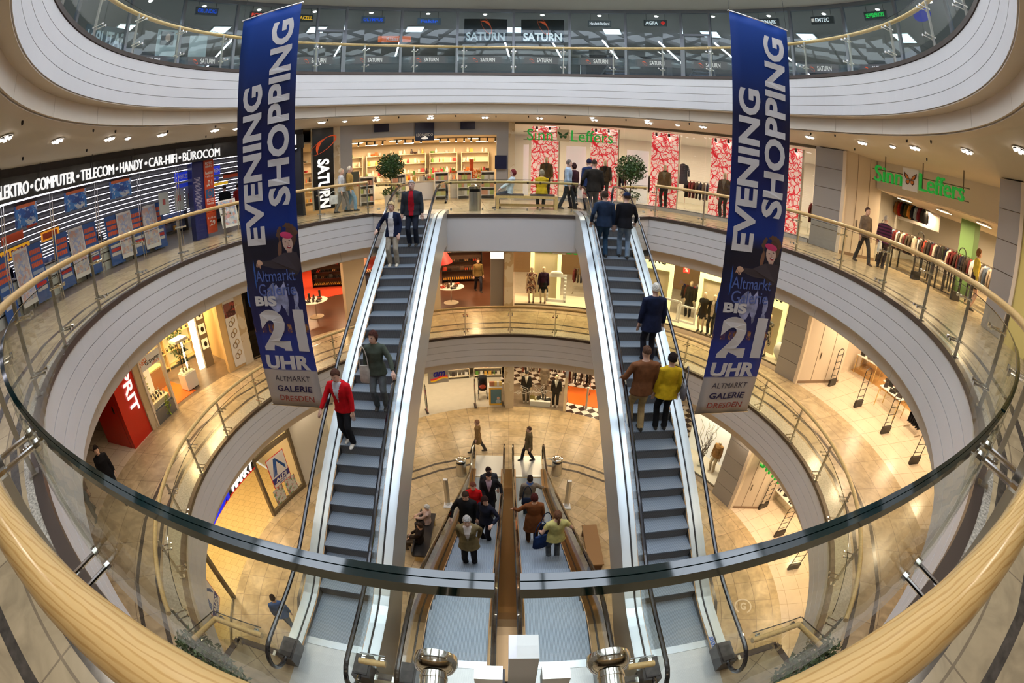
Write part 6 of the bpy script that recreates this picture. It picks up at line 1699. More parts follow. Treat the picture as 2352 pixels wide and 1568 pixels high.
# drugstore
MW = flat((0.60, 0.58, 0.53), 0.4)
struct(sector(MB(), lambda a: rb(a) + 0.01, 10.0, 0, 3.45, -64.4, -52).build('wall_drugstore', MW))
def wave_logo(label, X, s):
    t = thing('shop_sign', label, 'shop sign', X)
    text(MB(), 'dm', 0.62 * s, 0.40 * s, 0.02 * s, 0.12 * s, 0.015, 0.25, depth=0.03).build('lettering', flat((0.02, 0.015, 0.28), emit=0.1), t)
    for k, c in enumerate(((0.75, 0.03, 0.03), (0.95, 0.50, 0.02))):
        vs, fs = [], []
        n = 16
        for i in range(n + 1):
            x = -0.45 + 0.9 * i / n
            z = -0.19 - 0.09 * k + 0.055 * math.sin(x * 6.2 + 0.4) + 0.05 * x
            for dz in (0.085, 0.0): vs.append((x * s, -0.02 - 0.004 * k, (z + dz) * s))
        for i in range(n): fs.append((2 * i, 2 * i + 1, 2 * i + 3, 2 * i + 2))
        MB().add(vs, fs).build('wave', flat(c, emit=0.3), t)
    return t
wave_logo('violet drugstore letters with a red and yellow wave on the wall beside the left escalator', frame(9.62, -58.0, 2.42), 0.80)
o = plate('sign_board', 'grey sign board of the drugstore with violet letters between the escalators', 'sign board', frame(10.62, -18.4, 2.02), 0.98, 0.85, flat((0.50, 0.48, 0.45)), 0.05)
wave_logo('violet lettered drugstore sign with a wave on the grey hanging board between the escalators', frame(10.58, -18.2, 2.02), 0.92)
struct(sector(MB(), lambda a: 14.5, 14.7, 0, 3.45, -55, -1).build('wall_drugstore_back', flat((0.66, 0.58, 0.42))))
radial('wall_partition', -1.0, 10.7, 16, LB, 3.45, M['shop_wall'])
for a in (-22.0, -9.0):
    t = thing('gate_panel', 'rounded security panel standing at the drugstore entrance, ' + ('under the hanging board' if a < -20 else 'beside the pushchair'), 'security panel', frame(10.75, a, 0))
    MB().loft([((0, 0, 0.12), 0.02, 0.24), ((0, 0, 1.2), 0.02, 0.24), ((0, 0, 1.45), 0.02, 0.16), ((0, 0, 1.52), 0.015, 0.04)], 16).build('panel', patch_mat('panel_print', [(0.35, 0.45, 0.40), (0.40, 0.38, 0.34), (0.55, 0.35, 0.08), (0.35, 0.12, 0.14)], 5), t, True)
    MB().tube([(0, 0.25 * math.cos(2 * PI * i / 24), 0.78 + 0.76 * math.sin(2 * PI * i / 24)) for i in range(25)], 0.02, 6).build('frame', M['dark_metal'], t)
    MB().box((0, 0, 0.02), (0.12, 0.5, 0.04)).build('base', M['dark_metal'], t)
t = thing('pushchair', 'dark red and black pushchair parked in the drugstore entrance', 'pushchair', frame(11.7, -6.7, 0) @ FACE)
MB().loft([((0, 0.02, 0.42), 0.2, 0.18), ((0, -0.02, 0.62), 0.21, 0.2), ((0, -0.12, 0.92), 0.2, 0.1)], 12).build('seat', cloth((0.03, 0.02, 0.025)), t, True)
MB().ball((0, -0.08, 0.98), (0.22, 0.24, 0.2), 12, 7).build('hood', cloth((0.02, 0.02, 0.025)), t, True)
MB().ball((0, 0.1, 0.62), (0.17, 0.12, 0.12), 10, 6).build('blanket', cloth((0.5, 0.10, 0.07)), t, True)
for s in (-1, 1):
    MB().tube([(s * 0.22, 0.3, 0.12), (s * 0.22, -0.05, 0.6), (s * 0.22, -0.35, 1.02)], 0.014, 6).build('side_frame', M['dark_metal'], t)
    for y in (0.3, -0.25): MB().tube([(s * 0.20, y, 0.11), (s * 0.24, y, 0.11)], 0.11, 14).build('wheel', M['black'], t)
MB().tube([(-0.22, -0.35, 1.02), (0, -0.38, 1.05), (0.22, -0.35, 1.02)], 0.018, 6).build('push_bar', M['dark_metal'], t)
t = thing('promotion_counter', 'yellow promotion counter with a blue poster beside the stone pillar', 'counter', frame(10.78, -3.6, 0))
MB().box((0, 0.2, 0.5), (0.62, 0.45, 1.0)).build('body', flat((0.85, 0.48, 0.05)), t)
MB().box((0.03, -0.03, 0.52), (0.52, 0.02, 0.80)).build('poster', flat((0.10, 0.20, 0.26)), t)
MB().ball((0.14, -0.045, 0.42), (0.07, 0.01, 0.09), 12, 8).build('portrait_face', SKIN, t); MB().ball((0.14, -0.045, 0.24), (0.13, 0.01, 0.11), 12, 8).build('portrait_shirt', flat((0.4, 0.5, 0.6)), t)
MB().box((0, 0.2, 1.02), (0.68, 0.5, 0.03)).build('top', M['white'], t)
for q in range(5): scatter('box', frame(10.95, -4.7 + 0.6 * q, 1.035), 'small carton on the yellow promotion counter', 'cartons on the promotion counter', rng.choice([(0.8, 0.75, 0.7), (0.5, 0.2, 0.1), (0.8, 0.6, 0.2)]))
for i, a in enumerate((-5.0, -12.5, -27, -36, -45)):
    s = shelf_unit('pale shelf of drugstore goods behind the entrance', frame(13.9, a, 0), 1.5, 2.0, 5, M['shop_wall'], 0.35, M['shop_white']); s['group'] = 'drugstore shelves'
    for lv in range(5):
        for q in range(6): scatter(rng.choice(['box', 'bottle']), frame(13.85, a, 0.165 + 1.8 * lv / 4) @ fr(-0.6 + 0.24 * q, 0, 0), 'bottle or carton on the drugstore shelves', 'goods on the drugstore shelves', rng.choice(GLS), 'drugstore goods')
for i, (a, R) in enumerate(((-45, 11.6), (-33, 12.0), (-22, 12.4), (-12, 12.6), (-5, 12.4))):
    panel_light(frame(R, a, 3.44), 0.5, 0.5, 48, (1.0, 0.80, 0.52), 'ceiling light in the drugstore entrance', 'ceiling lights of the drugstore', 5)
# fashion shop with checkered floor
wallarc('pillar_stone', 10.45, 10.7, LB, 3.45, -1.0, 1.2, M['limestone'])
struct(MB().arc(10.5, 10.54, 0.02, 3.3, 1.6, 14.8).build('window_8', M['glass']))
wallarc('trim_22', 10.45, 10.62, 0, 3.45, 14.6, 15.4, M['chrome'])
struct(sector(MB(), lambda a: 16.4, 16.6, 0, 3.45, -1, 66).build('wall_fashion_rear', flat((0.38, 0.16, 0.08))))
struct(MB().prism([(P(R, a).x, P(R, a).y) for R, a in ((11.4, 15.4), (13.2, 13.8), (13.2, 24.5), (11.4, 27))], 0.0, 0.016).build('floor', M['orange_floor']))
for i, (a, R) in enumerate(((4, 11.2), (10, 11.2), (18, 12), (26, 12), (8, 14), (20, 14.5), (34, 12))):
    panel_light(frame(R, a, 3.44), 0.45, 0.45, 50, (1.0, 0.76, 0.46), 'ceiling light in the checkered floor fashion shop', 'ceiling lights of the checkered floor shop', 5)
TW = (0.20, 0.15, 0.11)
mannequin('mannequin with black hat and jacket in the ground floor window', frame(11.15, 4.4, 0.02) @ FACE, h=1.74, fem=True, top=BK, inner=(0.75, 0.7, 0.62), bottom=(0.10, 0.08, 0.06), hair=None, hat=BK, shoe=(0.6, 0.55, 0.5))
mannequin('mannequin in black jacket and white blouse at the right edge of the ground floor window', frame(10.95, 12.2, 0.02) @ FACE, h=1.74, fem=True, top=BK, inner=(0.78, 0.75, 0.68), bottom=BK, hair=None, shoe=(0.7, 0.65, 0.6))
mannequin('mannequin in a taupe coat deep in the ground floor window', frame(12.3, 8.6, 0.02) @ FACE, h=1.70, fem=True, top=TW, hem=0.5, bottom=TW, hair=None, shoe=BK)
t = thing('scroll_decal', 'white scroll ornament printed on the ground floor window', 'window ornament', frame(10.47, 6.6, 1.0))
for k, (cx, cz, r0) in enumerate(((-0.75, -0.12, 0.13), (-0.45, 0.06, 0.16), (-0.1, -0.02, 0.12), (0.22, 0.10, 0.15), (0.5, -0.02, 0.11), (0.05, 0.26, 0.10), (-0.62, 0.22, 0.09), (0.42, 0.26, 0.09))):
    MB().tube([(cx + r0 * (1 - i / 30) * math.cos(i * 0.35), 0, cz + r0 * (1 - i / 30) * math.sin(i * 0.35)) for i in range(26)], 0.012, 5).build('scroll', flat((0.75, 0.73, 0.70)), t)
MB().tube([(-1.0 + 0.1 * i, 0, -0.16 + 0.05 * math.sin(i * 0.9) + 0.013 * i) for i in range(19)], 0.014, 5).build('stem', flat((0.75, 0.73, 0.70)), t)
t = thing('display_plinth', 'white window plinth with bags and shoes at the ground floor fashion window', 'plinth', frame(11.0, 8.2, 0.0))
MB().box((0, 0, 0.14), (1.0, 0.5, 0.28)).build('body', M['white'], t)
for q in range(6): scatter(['handbag', 'shoe', 'handbag', 'boot', 'handbag', 'shoe'][q], frame(11.0, 8.2, 0.28) @ fr(-0.4 + 0.16 * q, 0.0, 0, 20 * q), 'black bag or shoe on the white window plinth', 'goods on the window plinth', rng.choice([(0.02, 0.02, 0.02), (0.3, 0.24, 0.06)]), 'fashion goods')
for i, (a, R) in enumerate(((5.5, 13.4), (11, 13.6), (21, 13.8), (27, 13.4), (17.0, 12.6))):
    clothes_rack('rack of dark clothes in the checkered floor shop, ' + ['behind the hat mannequin', 'behind the white blouse mannequin', 'at the back of the orange floor', 'right of the orange floor', 'beside the steel post'][i], frame(R, a, 0.02), 8, [BK, (0.25, 0.06, 0.03), (0.4, 0.35, 0.28), (0.05, 0.03, 0.02)], 1.2, 1.5, 'garment on the racks of the checkered floor shop', 'garments of the checkered floor shop', 0.85, 90 + i)
o = MB().tube([(0, 0, 0.02), (0, 0, 1.25)], 0.05, 10).lathe([(0.12, 0.0), (0.12, 0.03), (0.05, 0.04)], 14).build('steel_post', M['steel'], None, True); o.matrix_world = frame(11.05, 20.3, 0.02); tag(o, 'short steel post standing on the checkered floor', 'post')
# right: bright window with twisted branches, pillar, cream wall, white tiled entrance
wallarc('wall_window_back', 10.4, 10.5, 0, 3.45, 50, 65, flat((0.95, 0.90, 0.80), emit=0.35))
struct(MB().arc(9.05, 10.4, 0, 0.22, 50, 65.4).build('trim_23', flat((0.85, 0.75, 0.6))))
glazing('window_9', 9.05, 50, 65.2, 0.22, 3.4, 2, M['glass'], M['frame_bronze'])
panel_light(frame(9.7, 58, 3.44), 0.5, 0.4, 60, (1.0, 0.9, 0.7), 'bright ceiling light in the window with the twisted branches', None, 6)
mannequin('headless dress form in a golden brown jacket beside twisted branches', frame(9.75, 60.5, 0.22) @ FACE, h=1.66, fem=True, top=(0.35, 0.18, 0.06), bottom=(0.62, 0.50, 0.34), hair=None, shoe=None, headless=True)
t = thing('twisted_branches', 'dark twisted branches in a vase in the bright ground floor window', 'branches', frame(9.6, 57.0, 0.22))
MB().lathe([(0.09, 0), (0.11, 0.3), (0.07, 0.55), (0.08, 0.6)], 12).build('vase', M['glass'], t, True)
r_ = random.Random(5)
for k in range(12):
    x = y = 0; pts = [(0, 0, 0.3)]
    ax, ay = r_.uniform(-0.25, 0.25), r_.uniform(-0.15, 0.15)
    for i in range(1, 12): pts.append((ax * i / 6 + 0.05 * math.sin(i * 1.3 + k), ay * i / 8 + 0.05 * math.cos(i * 1.1 + k), 0.3 + 0.17 * i))
    MB().tube(pts, [0.018 * (1 - 0.07 * i) for i in range(12)], 5).build('branch', M['bark'], t, True)
panel_pillar(8.95, 65.6, 72.2, LB, 5, '')
cream_doors(72.6, 9.0, 76.8, 10.3, LB)
radial('wall_partition', 75.5, 10.3, 16, LB, 3.45, M['panel_white'])
wallarc('wall_clothing_rear', 16.0, 16.2, LB, 3.45, 66, 120, M['shop_wall'])
shop_sign_green('green lettered clothing sign with a blue round mark over the ground floor entrance', [('Sinn', 74.0, 81.4), ('Leffers', 86.0, 97.0)], 9.55, 2.42, 0.52, (82.0, 85.4, 'round'))
for i, (a, R) in enumerate(((79, 10.5), (88, 10.5), (97, 10.5), (106, 10.5), (84, 13))):
    panel_light(frame(R, a, 3.44), 0.45, 0.45, 55, (1.0, 0.72, 0.42), 'ceiling light over the white tiled ground floor entrance', 'ceiling lights of the ground floor entrance', 5)
g3 = security_gate('x', frame(10.35, 76.6, LB)); g3['label'] = 'ladder gate beside the cream wall of the ground floor'
dup(g3, frame(10.1, 85.7, LB), 'second ladder gate on the ground floor white tiles')
dup(g3, frame(9.95, 95.5, LB), 'third ladder gate on the ground floor, just above the near glass edge')
glass_table('small table behind the first ground floor ladder gate', frame(11.3, 78.5, LB), MX, 'the small ground floor table', 0.6)
t = thing('floor_emblem', 'pale round emblem projected on the ground floor tiles', 'floor emblem', fr(7.35, -1.95, 0.006, -20))  # projected light mark, put in as pale coloured shapes on the tiles
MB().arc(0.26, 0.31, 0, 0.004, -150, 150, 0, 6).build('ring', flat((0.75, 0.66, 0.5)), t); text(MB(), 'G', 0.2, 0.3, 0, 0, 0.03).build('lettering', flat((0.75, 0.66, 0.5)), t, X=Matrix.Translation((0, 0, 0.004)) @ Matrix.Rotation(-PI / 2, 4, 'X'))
waste_bin('steel waste bin at the ground floor left of the bronze escalator ends', fr(-1.86, 5.35, 0))
waste_bin('steel waste bin at the ground floor right of the bronze escalator ends', fr(1.92, 5.45, 0))
for x, lb in ((-2.2, 'left'), (2.14, 'right')):
    t = thing('floor_stele', f'slim steel stele with slanted top {lb} of the bronze escalators', 'stele', fr(x, 3.5, 0))
    MB().box((0, 0, 0.02), (0.3, 0.3, 0.03)).build('base', M['white'], t); MB().loft([((0, 0, 0.03), 0.09, 0.05), ((0, 0, 1.25), 0.09, 0.05), ((0, 0.02, 1.32), 0.09, 0.03)], 4).build('body', M['steel'], t); MB().box((0, -0.03, 1.33), (0.14, 0.10, 0.02)).build('face', M['white'], t)
t = thing('bench', 'dark bench on the ground floor beside the bronze escalator with two sitters', 'bench', fr(-2.75, 1.6, 0, 90))
MB().box((0, 0, 0.43), (2.0, 0.5, 0.07)).build('seat', M['dark_metal'], t); MB().box((0, 0.24, 0.55), (2.0, 0.05, 0.2)).build('backrest', M['dark_metal'], t)
for s in (-1, 1): MB().box((s * 0.85, 0, 0.2), (0.08, 0.45, 0.40)).build('leg', M['ash_far'], t)
t = thing('bench', 'bench with brown panel on the ground floor right of the bronze escalators', 'bench', fr(2.75, 1.2, 0, 90))
MB().box((0, 0, 0.43), (1.8, 0.5, 0.07)).build('seat', flat((0.30, 0.16, 0.06)), t)
for s in (-1, 1): MB().box((s * 0.8, 0, 0.2), (0.08, 0.45, 0.40)).build('leg', flat((0.12, 0.05, 0.02)), t)
# planters with grey-green bushes beside the landing
for s, nm in ((-1, 'left'), (1, 'right')):
    t = thing('planter_bush', f'grey green bush in a stone trough on the {nm} side of the landing', 'bush', fr(s * 4.35, -6.72, LE, s * 24))
    MB().box((0, 0, 0.16), (1.9, 0.5, 0.32)).build('trough', M['granite'], t)
    leafy(MB(), (0, 0.1, 0.55), (1.0, 0.42, 0.36), 1700, 0.10, 0, 33 + s).build('foliage', M['leaf_pale'], t)

# ================================================================== top floor glass front
FRM = M['frame_grey']
w = struct(MB().arc(10.95, 11.05, 18.75, 18.9, -112, 112).arc(10.95, 11.05, 15.0, 15.12, -112, 112).build('window_10', FRM))
angs = [12.5 * i for i in range(-9, 10)]
for a in angs: MB().box((0, 0, 1.95), (0.10, 0.14, 3.9), 0, frame(11.0, a, L2)).build('mullion', FRM, w)
for a in (-44.0, 44.0): MB().box((0, 0, 1.95), (0.08, 0.14, 3.9), 0, frame(11.0, a, L2)).build('mullion', FRM, w)
for a0, a1 in zip(angs[:-1], angs[1:]): MB().arc(10.996, 11.004, 15.12, 18.75, a0 + 0.3, a1 - 0.3, 0, 4).build('pane', M['glass_cool'], w)
for a in (-40.8, 40.8):
    d_ = thing('glass_door', 'glass door with grey frame in the top floor front, ' + ('left' if a < 0 else 'right') + ' one of two', 'door', frame(10.93, a, L2))
    for s in (-1, 1): MB().box((s * 0.55, 0, 1.35), (0.10, 0.05, 2.7)).build('stile', FRM, d_)
    MB().box((0, 0, 2.68), (1.2, 0.05, 0.10)).build('top_rail', FRM, d_); MB().box((0, 0, 0.06), (1.2, 0.05, 0.12)).build('bottom_rail', FRM, d_)
GREYB = flat((0.10, 0.10, 0.105), 0.4)
for a0 in angs[2:-3]:
    ac = a0 + 6.25
    t = thing('window_strip', 'dark sticker strip with white letters along the foot of the top floor window', 'window strip', frame(10.97, ac, 16.33), 'sticker strips of the top floor windows')
    MB().box((0, 0.0, 0), (2.2, 0.008, 0.34)).build('strip', GREYB, t)
    text(MB(), 'SATURN', 0.62, 0.20, 0.12, 0, 0.02, depth=0.004).build('lettering', flat((0.75, 0.75, 0.75), emit=0.15), t).location = (0, -0.006, 0)
    orbit_mark(0.30).build('emblem', ORANGE, t, X=Matrix.Translation((-0.42, -0.008, 0.0)) @ Matrix.Rotation(rad(20), 4, 'Y'))
for a, wl in ((-6.2, 'left'), (6.45, 'right')):
    t = plate('brand_board', f'{wl} one of the two large black boards with emblem in the top floor front', 'sign board', frame(11.12, a, 17.85), 1.85, 1.18, M['black'], 0.03)
    text(MB(), 'SATURN', 1.66, 0.42, 0, -0.32, 0.03, depth=0.01).build('lettering', flat((0.85, 0.85, 0.85), emit=0.2 if a < 0 else 0.6), t).location = (0, -0.02, 0)
    orbit_mark(0.95).build('emblem', ORANGE, t, X=Matrix.Translation((0.02, -0.022, 0.25)) @ Matrix.Rotation(rad(40), 4, 'Y'))
for a, z, txt, bg, fg, ww in ((-68.9, 18.5, 'GRUNDIG', (0.12, 0.12, 0.14), (0.01, 0.08, 0.6), 0.85), (-56.3, 18.46, 'FORON', (0.10, 0.09, 0.09), (0.8, 0.06, 0.03), 0.9), (-47.2, 18.4, 'DURACELL', (0.08, 0.08, 0.08), (0.85, 0.45, 0.02), 0.95), (-31.2, 18.38, 'OLYMPUS', (0.16, 0.19, 0.24), (0.01, 0.08, 0.65), 0.85), (-18.7, 18.34, 'Fakir', (0.2, 0.24, 0.3), (0.02, 0.10, 0.65), 0.75), (19.0, 18.32, 'Hewlett-Packard', (0.20, 0.20, 0.20), (0.8, 0.75, 0.75), 0.85), (31.4, 18.38, 'AGFA', (0.14, 0.14, 0.14), (0.85, 0.85, 0.85), 0.55), (56.6, 18.42, 'LEXMARK', (0.12, 0.12, 0.12), (0.85, 0.85, 0.85), 0.8), (69.2, 18.43, 'EMTEC', (0.08, 0.08, 0.08), (0.85, 0.85, 0.85), 0.62), (81.6, 18.46, 'SEPPELFRICKE', (0.13, 0.13, 0.13), (0.02, 0.65, 0.10), 0.85)):
    t = plate('brand_sign', f'small light box with {["blue square", "red", "yellow", "blue rounded", "blue blurred", "small white", "white beside a red diamond", "white serif", "white slanted", "green"][[-68.9, -56.3, -47.2, -31.2, -18.7, 19.0, 31.4, 56.6, 69.2, 81.6].index(a)]} letters behind the top floor glass', 'sign', frame(11.3, a, z), 1.02, 0.32, flat(bg, 0.4), 0.08, [(txt, ww, 0.17, 0 if txt != 'AGFA' else -0.16, 0, 0.015, 0, flat(fg, emit=0.8))])
    if txt == 'AGFA': MB().box((0, 0, 0), (0.15, 0.004, 0.15)).build('red_diamond', flat((0.8, 0.03, 0.02), emit=0.5), t, X=Matrix.Translation((0.34, -0.045, 0)) @ Matrix.Rotation(PI / 4, 4, 'Y'))
    if txt == 'EMTEC': MB().box((-0.42, -0.043, 0), (0.13, 0.004, 0.15)).build('pale_square', flat((0.9, 0.75, 0.65), emit=0.5), t)
    for s in (-1, 1): MB().tube([(s * 0.4, 0, 0.16), (s * 0.4, 0, 18.88 - z)], 0.008, 5).build('hanger', M['dark_metal'], t)
plate('department_sign', 'orange board with pale letters behind the top floor glass', 'sign', frame(12.2, -25.3, 17.72), 1.5, 0.30, flat((0.85, 0.16, 0.04), emit=0.3), 0.03, [('Klassik', 0.75, 0.18, 0, 0, 0.0)])
plate('banner_cloth', 'mirrored white letters on a dark pane at the outer end of the top floor front', 'sign', frame(11.15, -91.5, 17.0), 1.9, 0.9, flat((0.16, 0.17, 0.17)), 0.02, [('SATURN', -1.7, 0.55, 0, 0, 0.02)])
for a, z, w_ in ((-75.0, 17.1, 0.9), (-68.0, 16.9, 0.8)):
    t = plate('phone_poster', 'hanging white poster with mirrored blue letters, ' + ('with a portrait on top' if a < -70 else 'plainer one to its right'), 'poster', frame(12.0, a, z), w_, 1.7, flat((0.62, 0.68, 0.70)), 0.02, [('NOKIA', -0.72, 0.16, 0, -0.55, 0.02, 0, flat((0.05, 0.12, 0.35)))])
    if a < -70: MB().box((0, -0.015, 0.5), (0.6, 0.006, 0.55)).build('dark_picture', flat((0.05, 0.05, 0.05)), t); MB().ball((0.03, -0.02, 0.52), (0.12, 0.01, 0.17), 12, 8).build('portrait_face', SKIN, t)
o = MB().ball((0, 0, 0), (0.42, 0.05, 0.25), 20, 10).build('oval_sign', flat((0.01, 0.03, 0.5), emit=0.3), None, True); o.matrix_world = frame(11.3, 92.5, 18.25); tag(o, 'blue oval hanging sign at the right end of the top floor front', 'sign')
# inside the top floor shop
wallarc('wall_top_back', 20.0, 20.2, L2, 18.9, -125, 12, flat((0.16, 0.20, 0.22)))
for i, a in enumerate((-60, -48, -36, -24, -12, -2, 8, 19, 31, 43, 55)):
    light_tube([P(12.2, a, 17.75), P(16.8, a + 1.5, 17.75)], 'white tube light pointing inwards behind the top floor glass', 'tube lights of the top floor shop', 0.045, M['tube'])
light_tube([P(12.6, -104 + 3.0 * k, 16.95) for k in range(14)], 'long white light line at the left of the top floor shop', None, 0.05)
light_tube([P(12.6, 63 + 3.0 * k, 16.85) for k in range(13)], 'long white light line at the right of the top floor shop', None, 0.05)
for i, (a, R) in enumerate(((-80, 14), (-60, 14), (-40, 14), (-20, 14), (0, 14), (20, 14), (40, 14), (60, 14), (80, 14))):
    panel_light(frame(R, a, 18.88), 0.8, 0.8, 40, (0.80, 0.92, 1.0), 'cool ceiling light inside the top floor shop', 'cool ceiling lights of the top floor', 2.5)
for i, a in enumerate(range(-96, 10, 9)):
    s = shelf_unit('long dark shelf of discs inside the top floor shop', frame(14.5 + (i % 3), a, L2), 1.7, 1.3, 3, flat((0.16, 0.17, 0.18)), 0.5, flat((0.12, 0.14, 0.15))); s['group'] = 'disc shelves of the top floor shop'
# outer windows with louvre blinds, sky behind
DIMG = glass_mat('sky_dimming_glass', (0.17, 0.20, 0.23), 0.6)  # dark tint added to tone down the bright sky seen through these windows
lv = struct(MB().arc(17.8, 18.0, 15.0, 15.7, 11, 112).arc(17.8, 18.0, 18.55, 18.9, 11, 112).build('wall_windows', flat((0.14, 0.15, 0.16))))
for i in range(13):
    a = 13 + 8 * i
    MB().box((0, 0, 1.95), (0.28, 0.2, 3.9), 0, frame(17.9, a, L2)).build('window_post', flat((0.10, 0.11, 0.13)), lv)
    if i < 12: MB().arc(17.9, 17.91, 15.7, 18.55, a, a + 8, 0, 4).build('pane', DIMG, lv)
    if i % 2 == 0: MB().tube([P(17.6, a + 0.5, 15.8), P(17.6, a + 6, 18.5)], 0.05, 5).build('brace', flat((0.12, 0.13, 0.15)), lv)
for i in range(12):
    a = 13 + 8 * i
    if i % 2: continue
    t = thing('louvre_blind', 'louvre blind across an outer window seen through the top floor glass', 'blind', frame(17.7, a + 6.2, L2), 'louvre blinds of the outer windows')
    for k in range(13): MB().box((0, 0, 0.95 + 0.2 * k), (1.25, 0.10, 0.05)).build('slat', flat((0.10, 0.13, 0.20)), t)

# ================================================================== the two long hanging banners
FAB = bpy.data.materials.new('printed_banner_fabric'); FAB.use_nodes = True
n_, l_ = nodes_of(FAB); b_ = n_['Principled BSDF']; b_.inputs['Roughness'].default_value = 0.55
tc_ = n_.new('ShaderNodeTexCoord'); sp_ = n_.new('ShaderNodeSeparateXYZ'); l_.new(tc_.outputs['Object'], sp_.inputs[0])
mp_ = n_.new('ShaderNodeMapRange'); mp_.inputs[1].default_value = -7.95; mp_.inputs[2].default_value = 0; l_.new(sp_.outputs['Z'], mp_.inputs[0])
rp_ = n_.new('ShaderNodeValToRGB'); e_ = rp_.color_ramp.elements
e_[0].position = 0.0; e_[0].color = (0.70, 0.64, 0.60, 1); e_[1].position = 1.0; e_[1].color = (0.008, 0.075, 0.42, 1)
for p, c in ((0.106, (0.70, 0.64, 0.60)), (0.1075, (0.07, 0.10, 0.46)), (0.20, (0.05, 0.07, 0.36)), (0.215, (0.05, 0.05, 0.20)), (0.33, (0.03, 0.03, 0.10)), (0.40, (0.022, 0.018, 0.035)), (0.435, (0.022, 0.02, 0.045)), (0.47, (0.012, 0.05, 0.33)), (0.60, (0.014, 0.022, 0.15)), (0.74, (0.012, 0.014, 0.075)), (0.86, (0.010, 0.05, 0.28))):
    q = e_.new(p); q.color = c + (1,)
l_.new(mp_.outputs[0], rp_.inputs['Fac'])
ns_ = n_.new('ShaderNodeTexNoise'); ns_.inputs['Scale'].default_value = 1.6; l_.new(tc_.outputs['Object'], ns_.inputs['Vector'])
l_.new(rp_.outputs['Color'], b_.inputs['Base Color'])
tl_ = n_.new('ShaderNodeBsdfTranslucent'); l_.new(rp_.outputs['Color'], tl_.inputs['Color'])
ms_ = n_.new('ShaderNodeMixShader'); ms_.inputs[0].default_value = 0.30
l_.new(b_.outputs[0], ms_.inputs[1]); l_.new(tl_.outputs[0], ms_.inputs[2]); l_.new(ms_.outputs[0], n_['Material Output'].inputs['Surface'])
LET = mat('banner_white_print', (0.78, 0.74, 0.74), 0.55)
def banner(label, x0, x1, y, zt0, zt1, zb, yaw, H):
    w = x1 - x0
    t = thing('hanging_banner', label, 'banner', Matrix.Translation(((x0 + x1) / 2, y, (zt0 + zt1) / 2)) @ Matrix.Rotation(rad(yaw), 4, 'Z'))
    nx, nz = 6, 40
    vs = [(-w / 2 + w * i / nx, 0.012 * math.sin(i * 1.9) + 0.03 * math.sin(j * 0.16), -H * j / nz) for j in range(nz + 1) for i in range(nx + 1)]
    wob = lambda z: 0.03 * math.sin(-z / H * nz * 0.16)
    fs = [(j * (nx + 1) + i, j * (nx + 1) + i + 1, (j + 1) * (nx + 1) + i + 1, (j + 1) * (nx + 1) + i) for j in range(nz) for i in range(nx)]
    f = MB().add(vs, fs).build('fabric', FAB, t, True)
    md = f.modifiers.new('cloth', 'SOLIDIFY'); md.thickness = 0.004
    for z in (0.02, -H): MB().tube([(-w / 2 - 0.03, 0, z), (w / 2 + 0.03, 0, z)], 0.014, 8).build('rod', M['chrome'], t)
    for s in (-1, 1): MB().tube([(s * w / 2, 0, 0.02), (s * w / 2 * 0.9, 0, 21.0 - zt0)], 0.004, 5).build('cord', M['dark_metal'], t)
    def wave(o, dy):
        for v in o.data.vertices:
            x, z = v.co.x, v.co.z
            v.co.y += 0.012 * math.sin((x / w + 0.5) * nx * 1.9) + 0.03 * math.sin(-z / H * nz * 0.16) - dy
        return o
    def word(s_, ww, hh, cx, cz, bold=0.03, shear=0.0, m=LET, rot=0.0, dy=0.0):
        wave(text(MB(), s_, ww, hh, cx * w / 1.3, cz, bold, shear, depth=0.004, rot=rot).build('lettering', m, t), 0.012 + dy)
    def pic(nm, mb, m, dy): wave(mb.build(nm, m, t), 0.004 + dy)
    def flatball(c, r, rot=0.0): return MB().ball((0, 0, 0), (r[0], 0.003, r[1]), 18, 10, 0, Matrix.Translation((c[0] * w / 1.3, 0, c[1])) @ Matrix.Rotation(rot, 4, 'Y'))
    word('EVENING', 3.05, 0.46, -0.29, -3.03, 0.035, 0, LET, PI / 2)
    word('SHOPPING', 3.60, 0.48, 0.30, -2.07, 0.035, 0, LET, PI / 2)
    word('BIS', 0.52, 0.20, -0.25, -5.64, 0.045)
    word('21', 1.06, 0.86, 0.05, -6.24, 0.05, 0, LET, 0, 0.004)
    word('UHR', 1.06, 0.31, 0.0, -6.93, 0.045, 0.05)
    word('ALTMARKT', 0.86, 0.12, 0.02, -7.29, 0.0, 0.1, flat((0.10, 0.08, 0.10)))
    word('GALERIE', 0.86, 0.14, 0.02, -7.53, 0.02, 0.1, flat((0.03, 0.02, 0.09)))
    word('DRESDEN', 0.86, 0.13, 0.02, -7.76, 0.0, 0.1, flat((0.42, 0.06, 0.04)))
    word('Altmarkt', 0.92, 0.22, 0.05, -5.15, 0.0, 0, flat((0.10, 0.16, 0.50)))
    word('Galerie', 0.86, 0.24, 0.05, -5.42, 0.0, 0, flat((0.13, 0.18, 0.50)))
    # printed picture: laughing woman with pink headband leaning over a glowing bulb
    pic('printed_hair', flatball((0.40, -4.46), (0.20, 0.22)), flat((0.10, 0.045, 0.03)), 0.0)
    for q in range(9): pic('printed_curl', flatball((0.40 + 0.20 * math.cos(0.3 + 0.33 * q), -4.44 + 0.20 * math.sin(0.3 + 0.33 * q)), (0.05, 0.05)), flat((0.13, 0.06, 0.035)), 0.001)
    pic('printed_ponytail', flatball((0.22, -4.66), (0.05, 0.16), 0.15), flat((0.22, 0.10, 0.06)), 0.001)
    pic('printed_neck', flatball((0.42, -4.68), (0.07, 0.10)), flat((0.60, 0.36, 0.28)), 0.001)
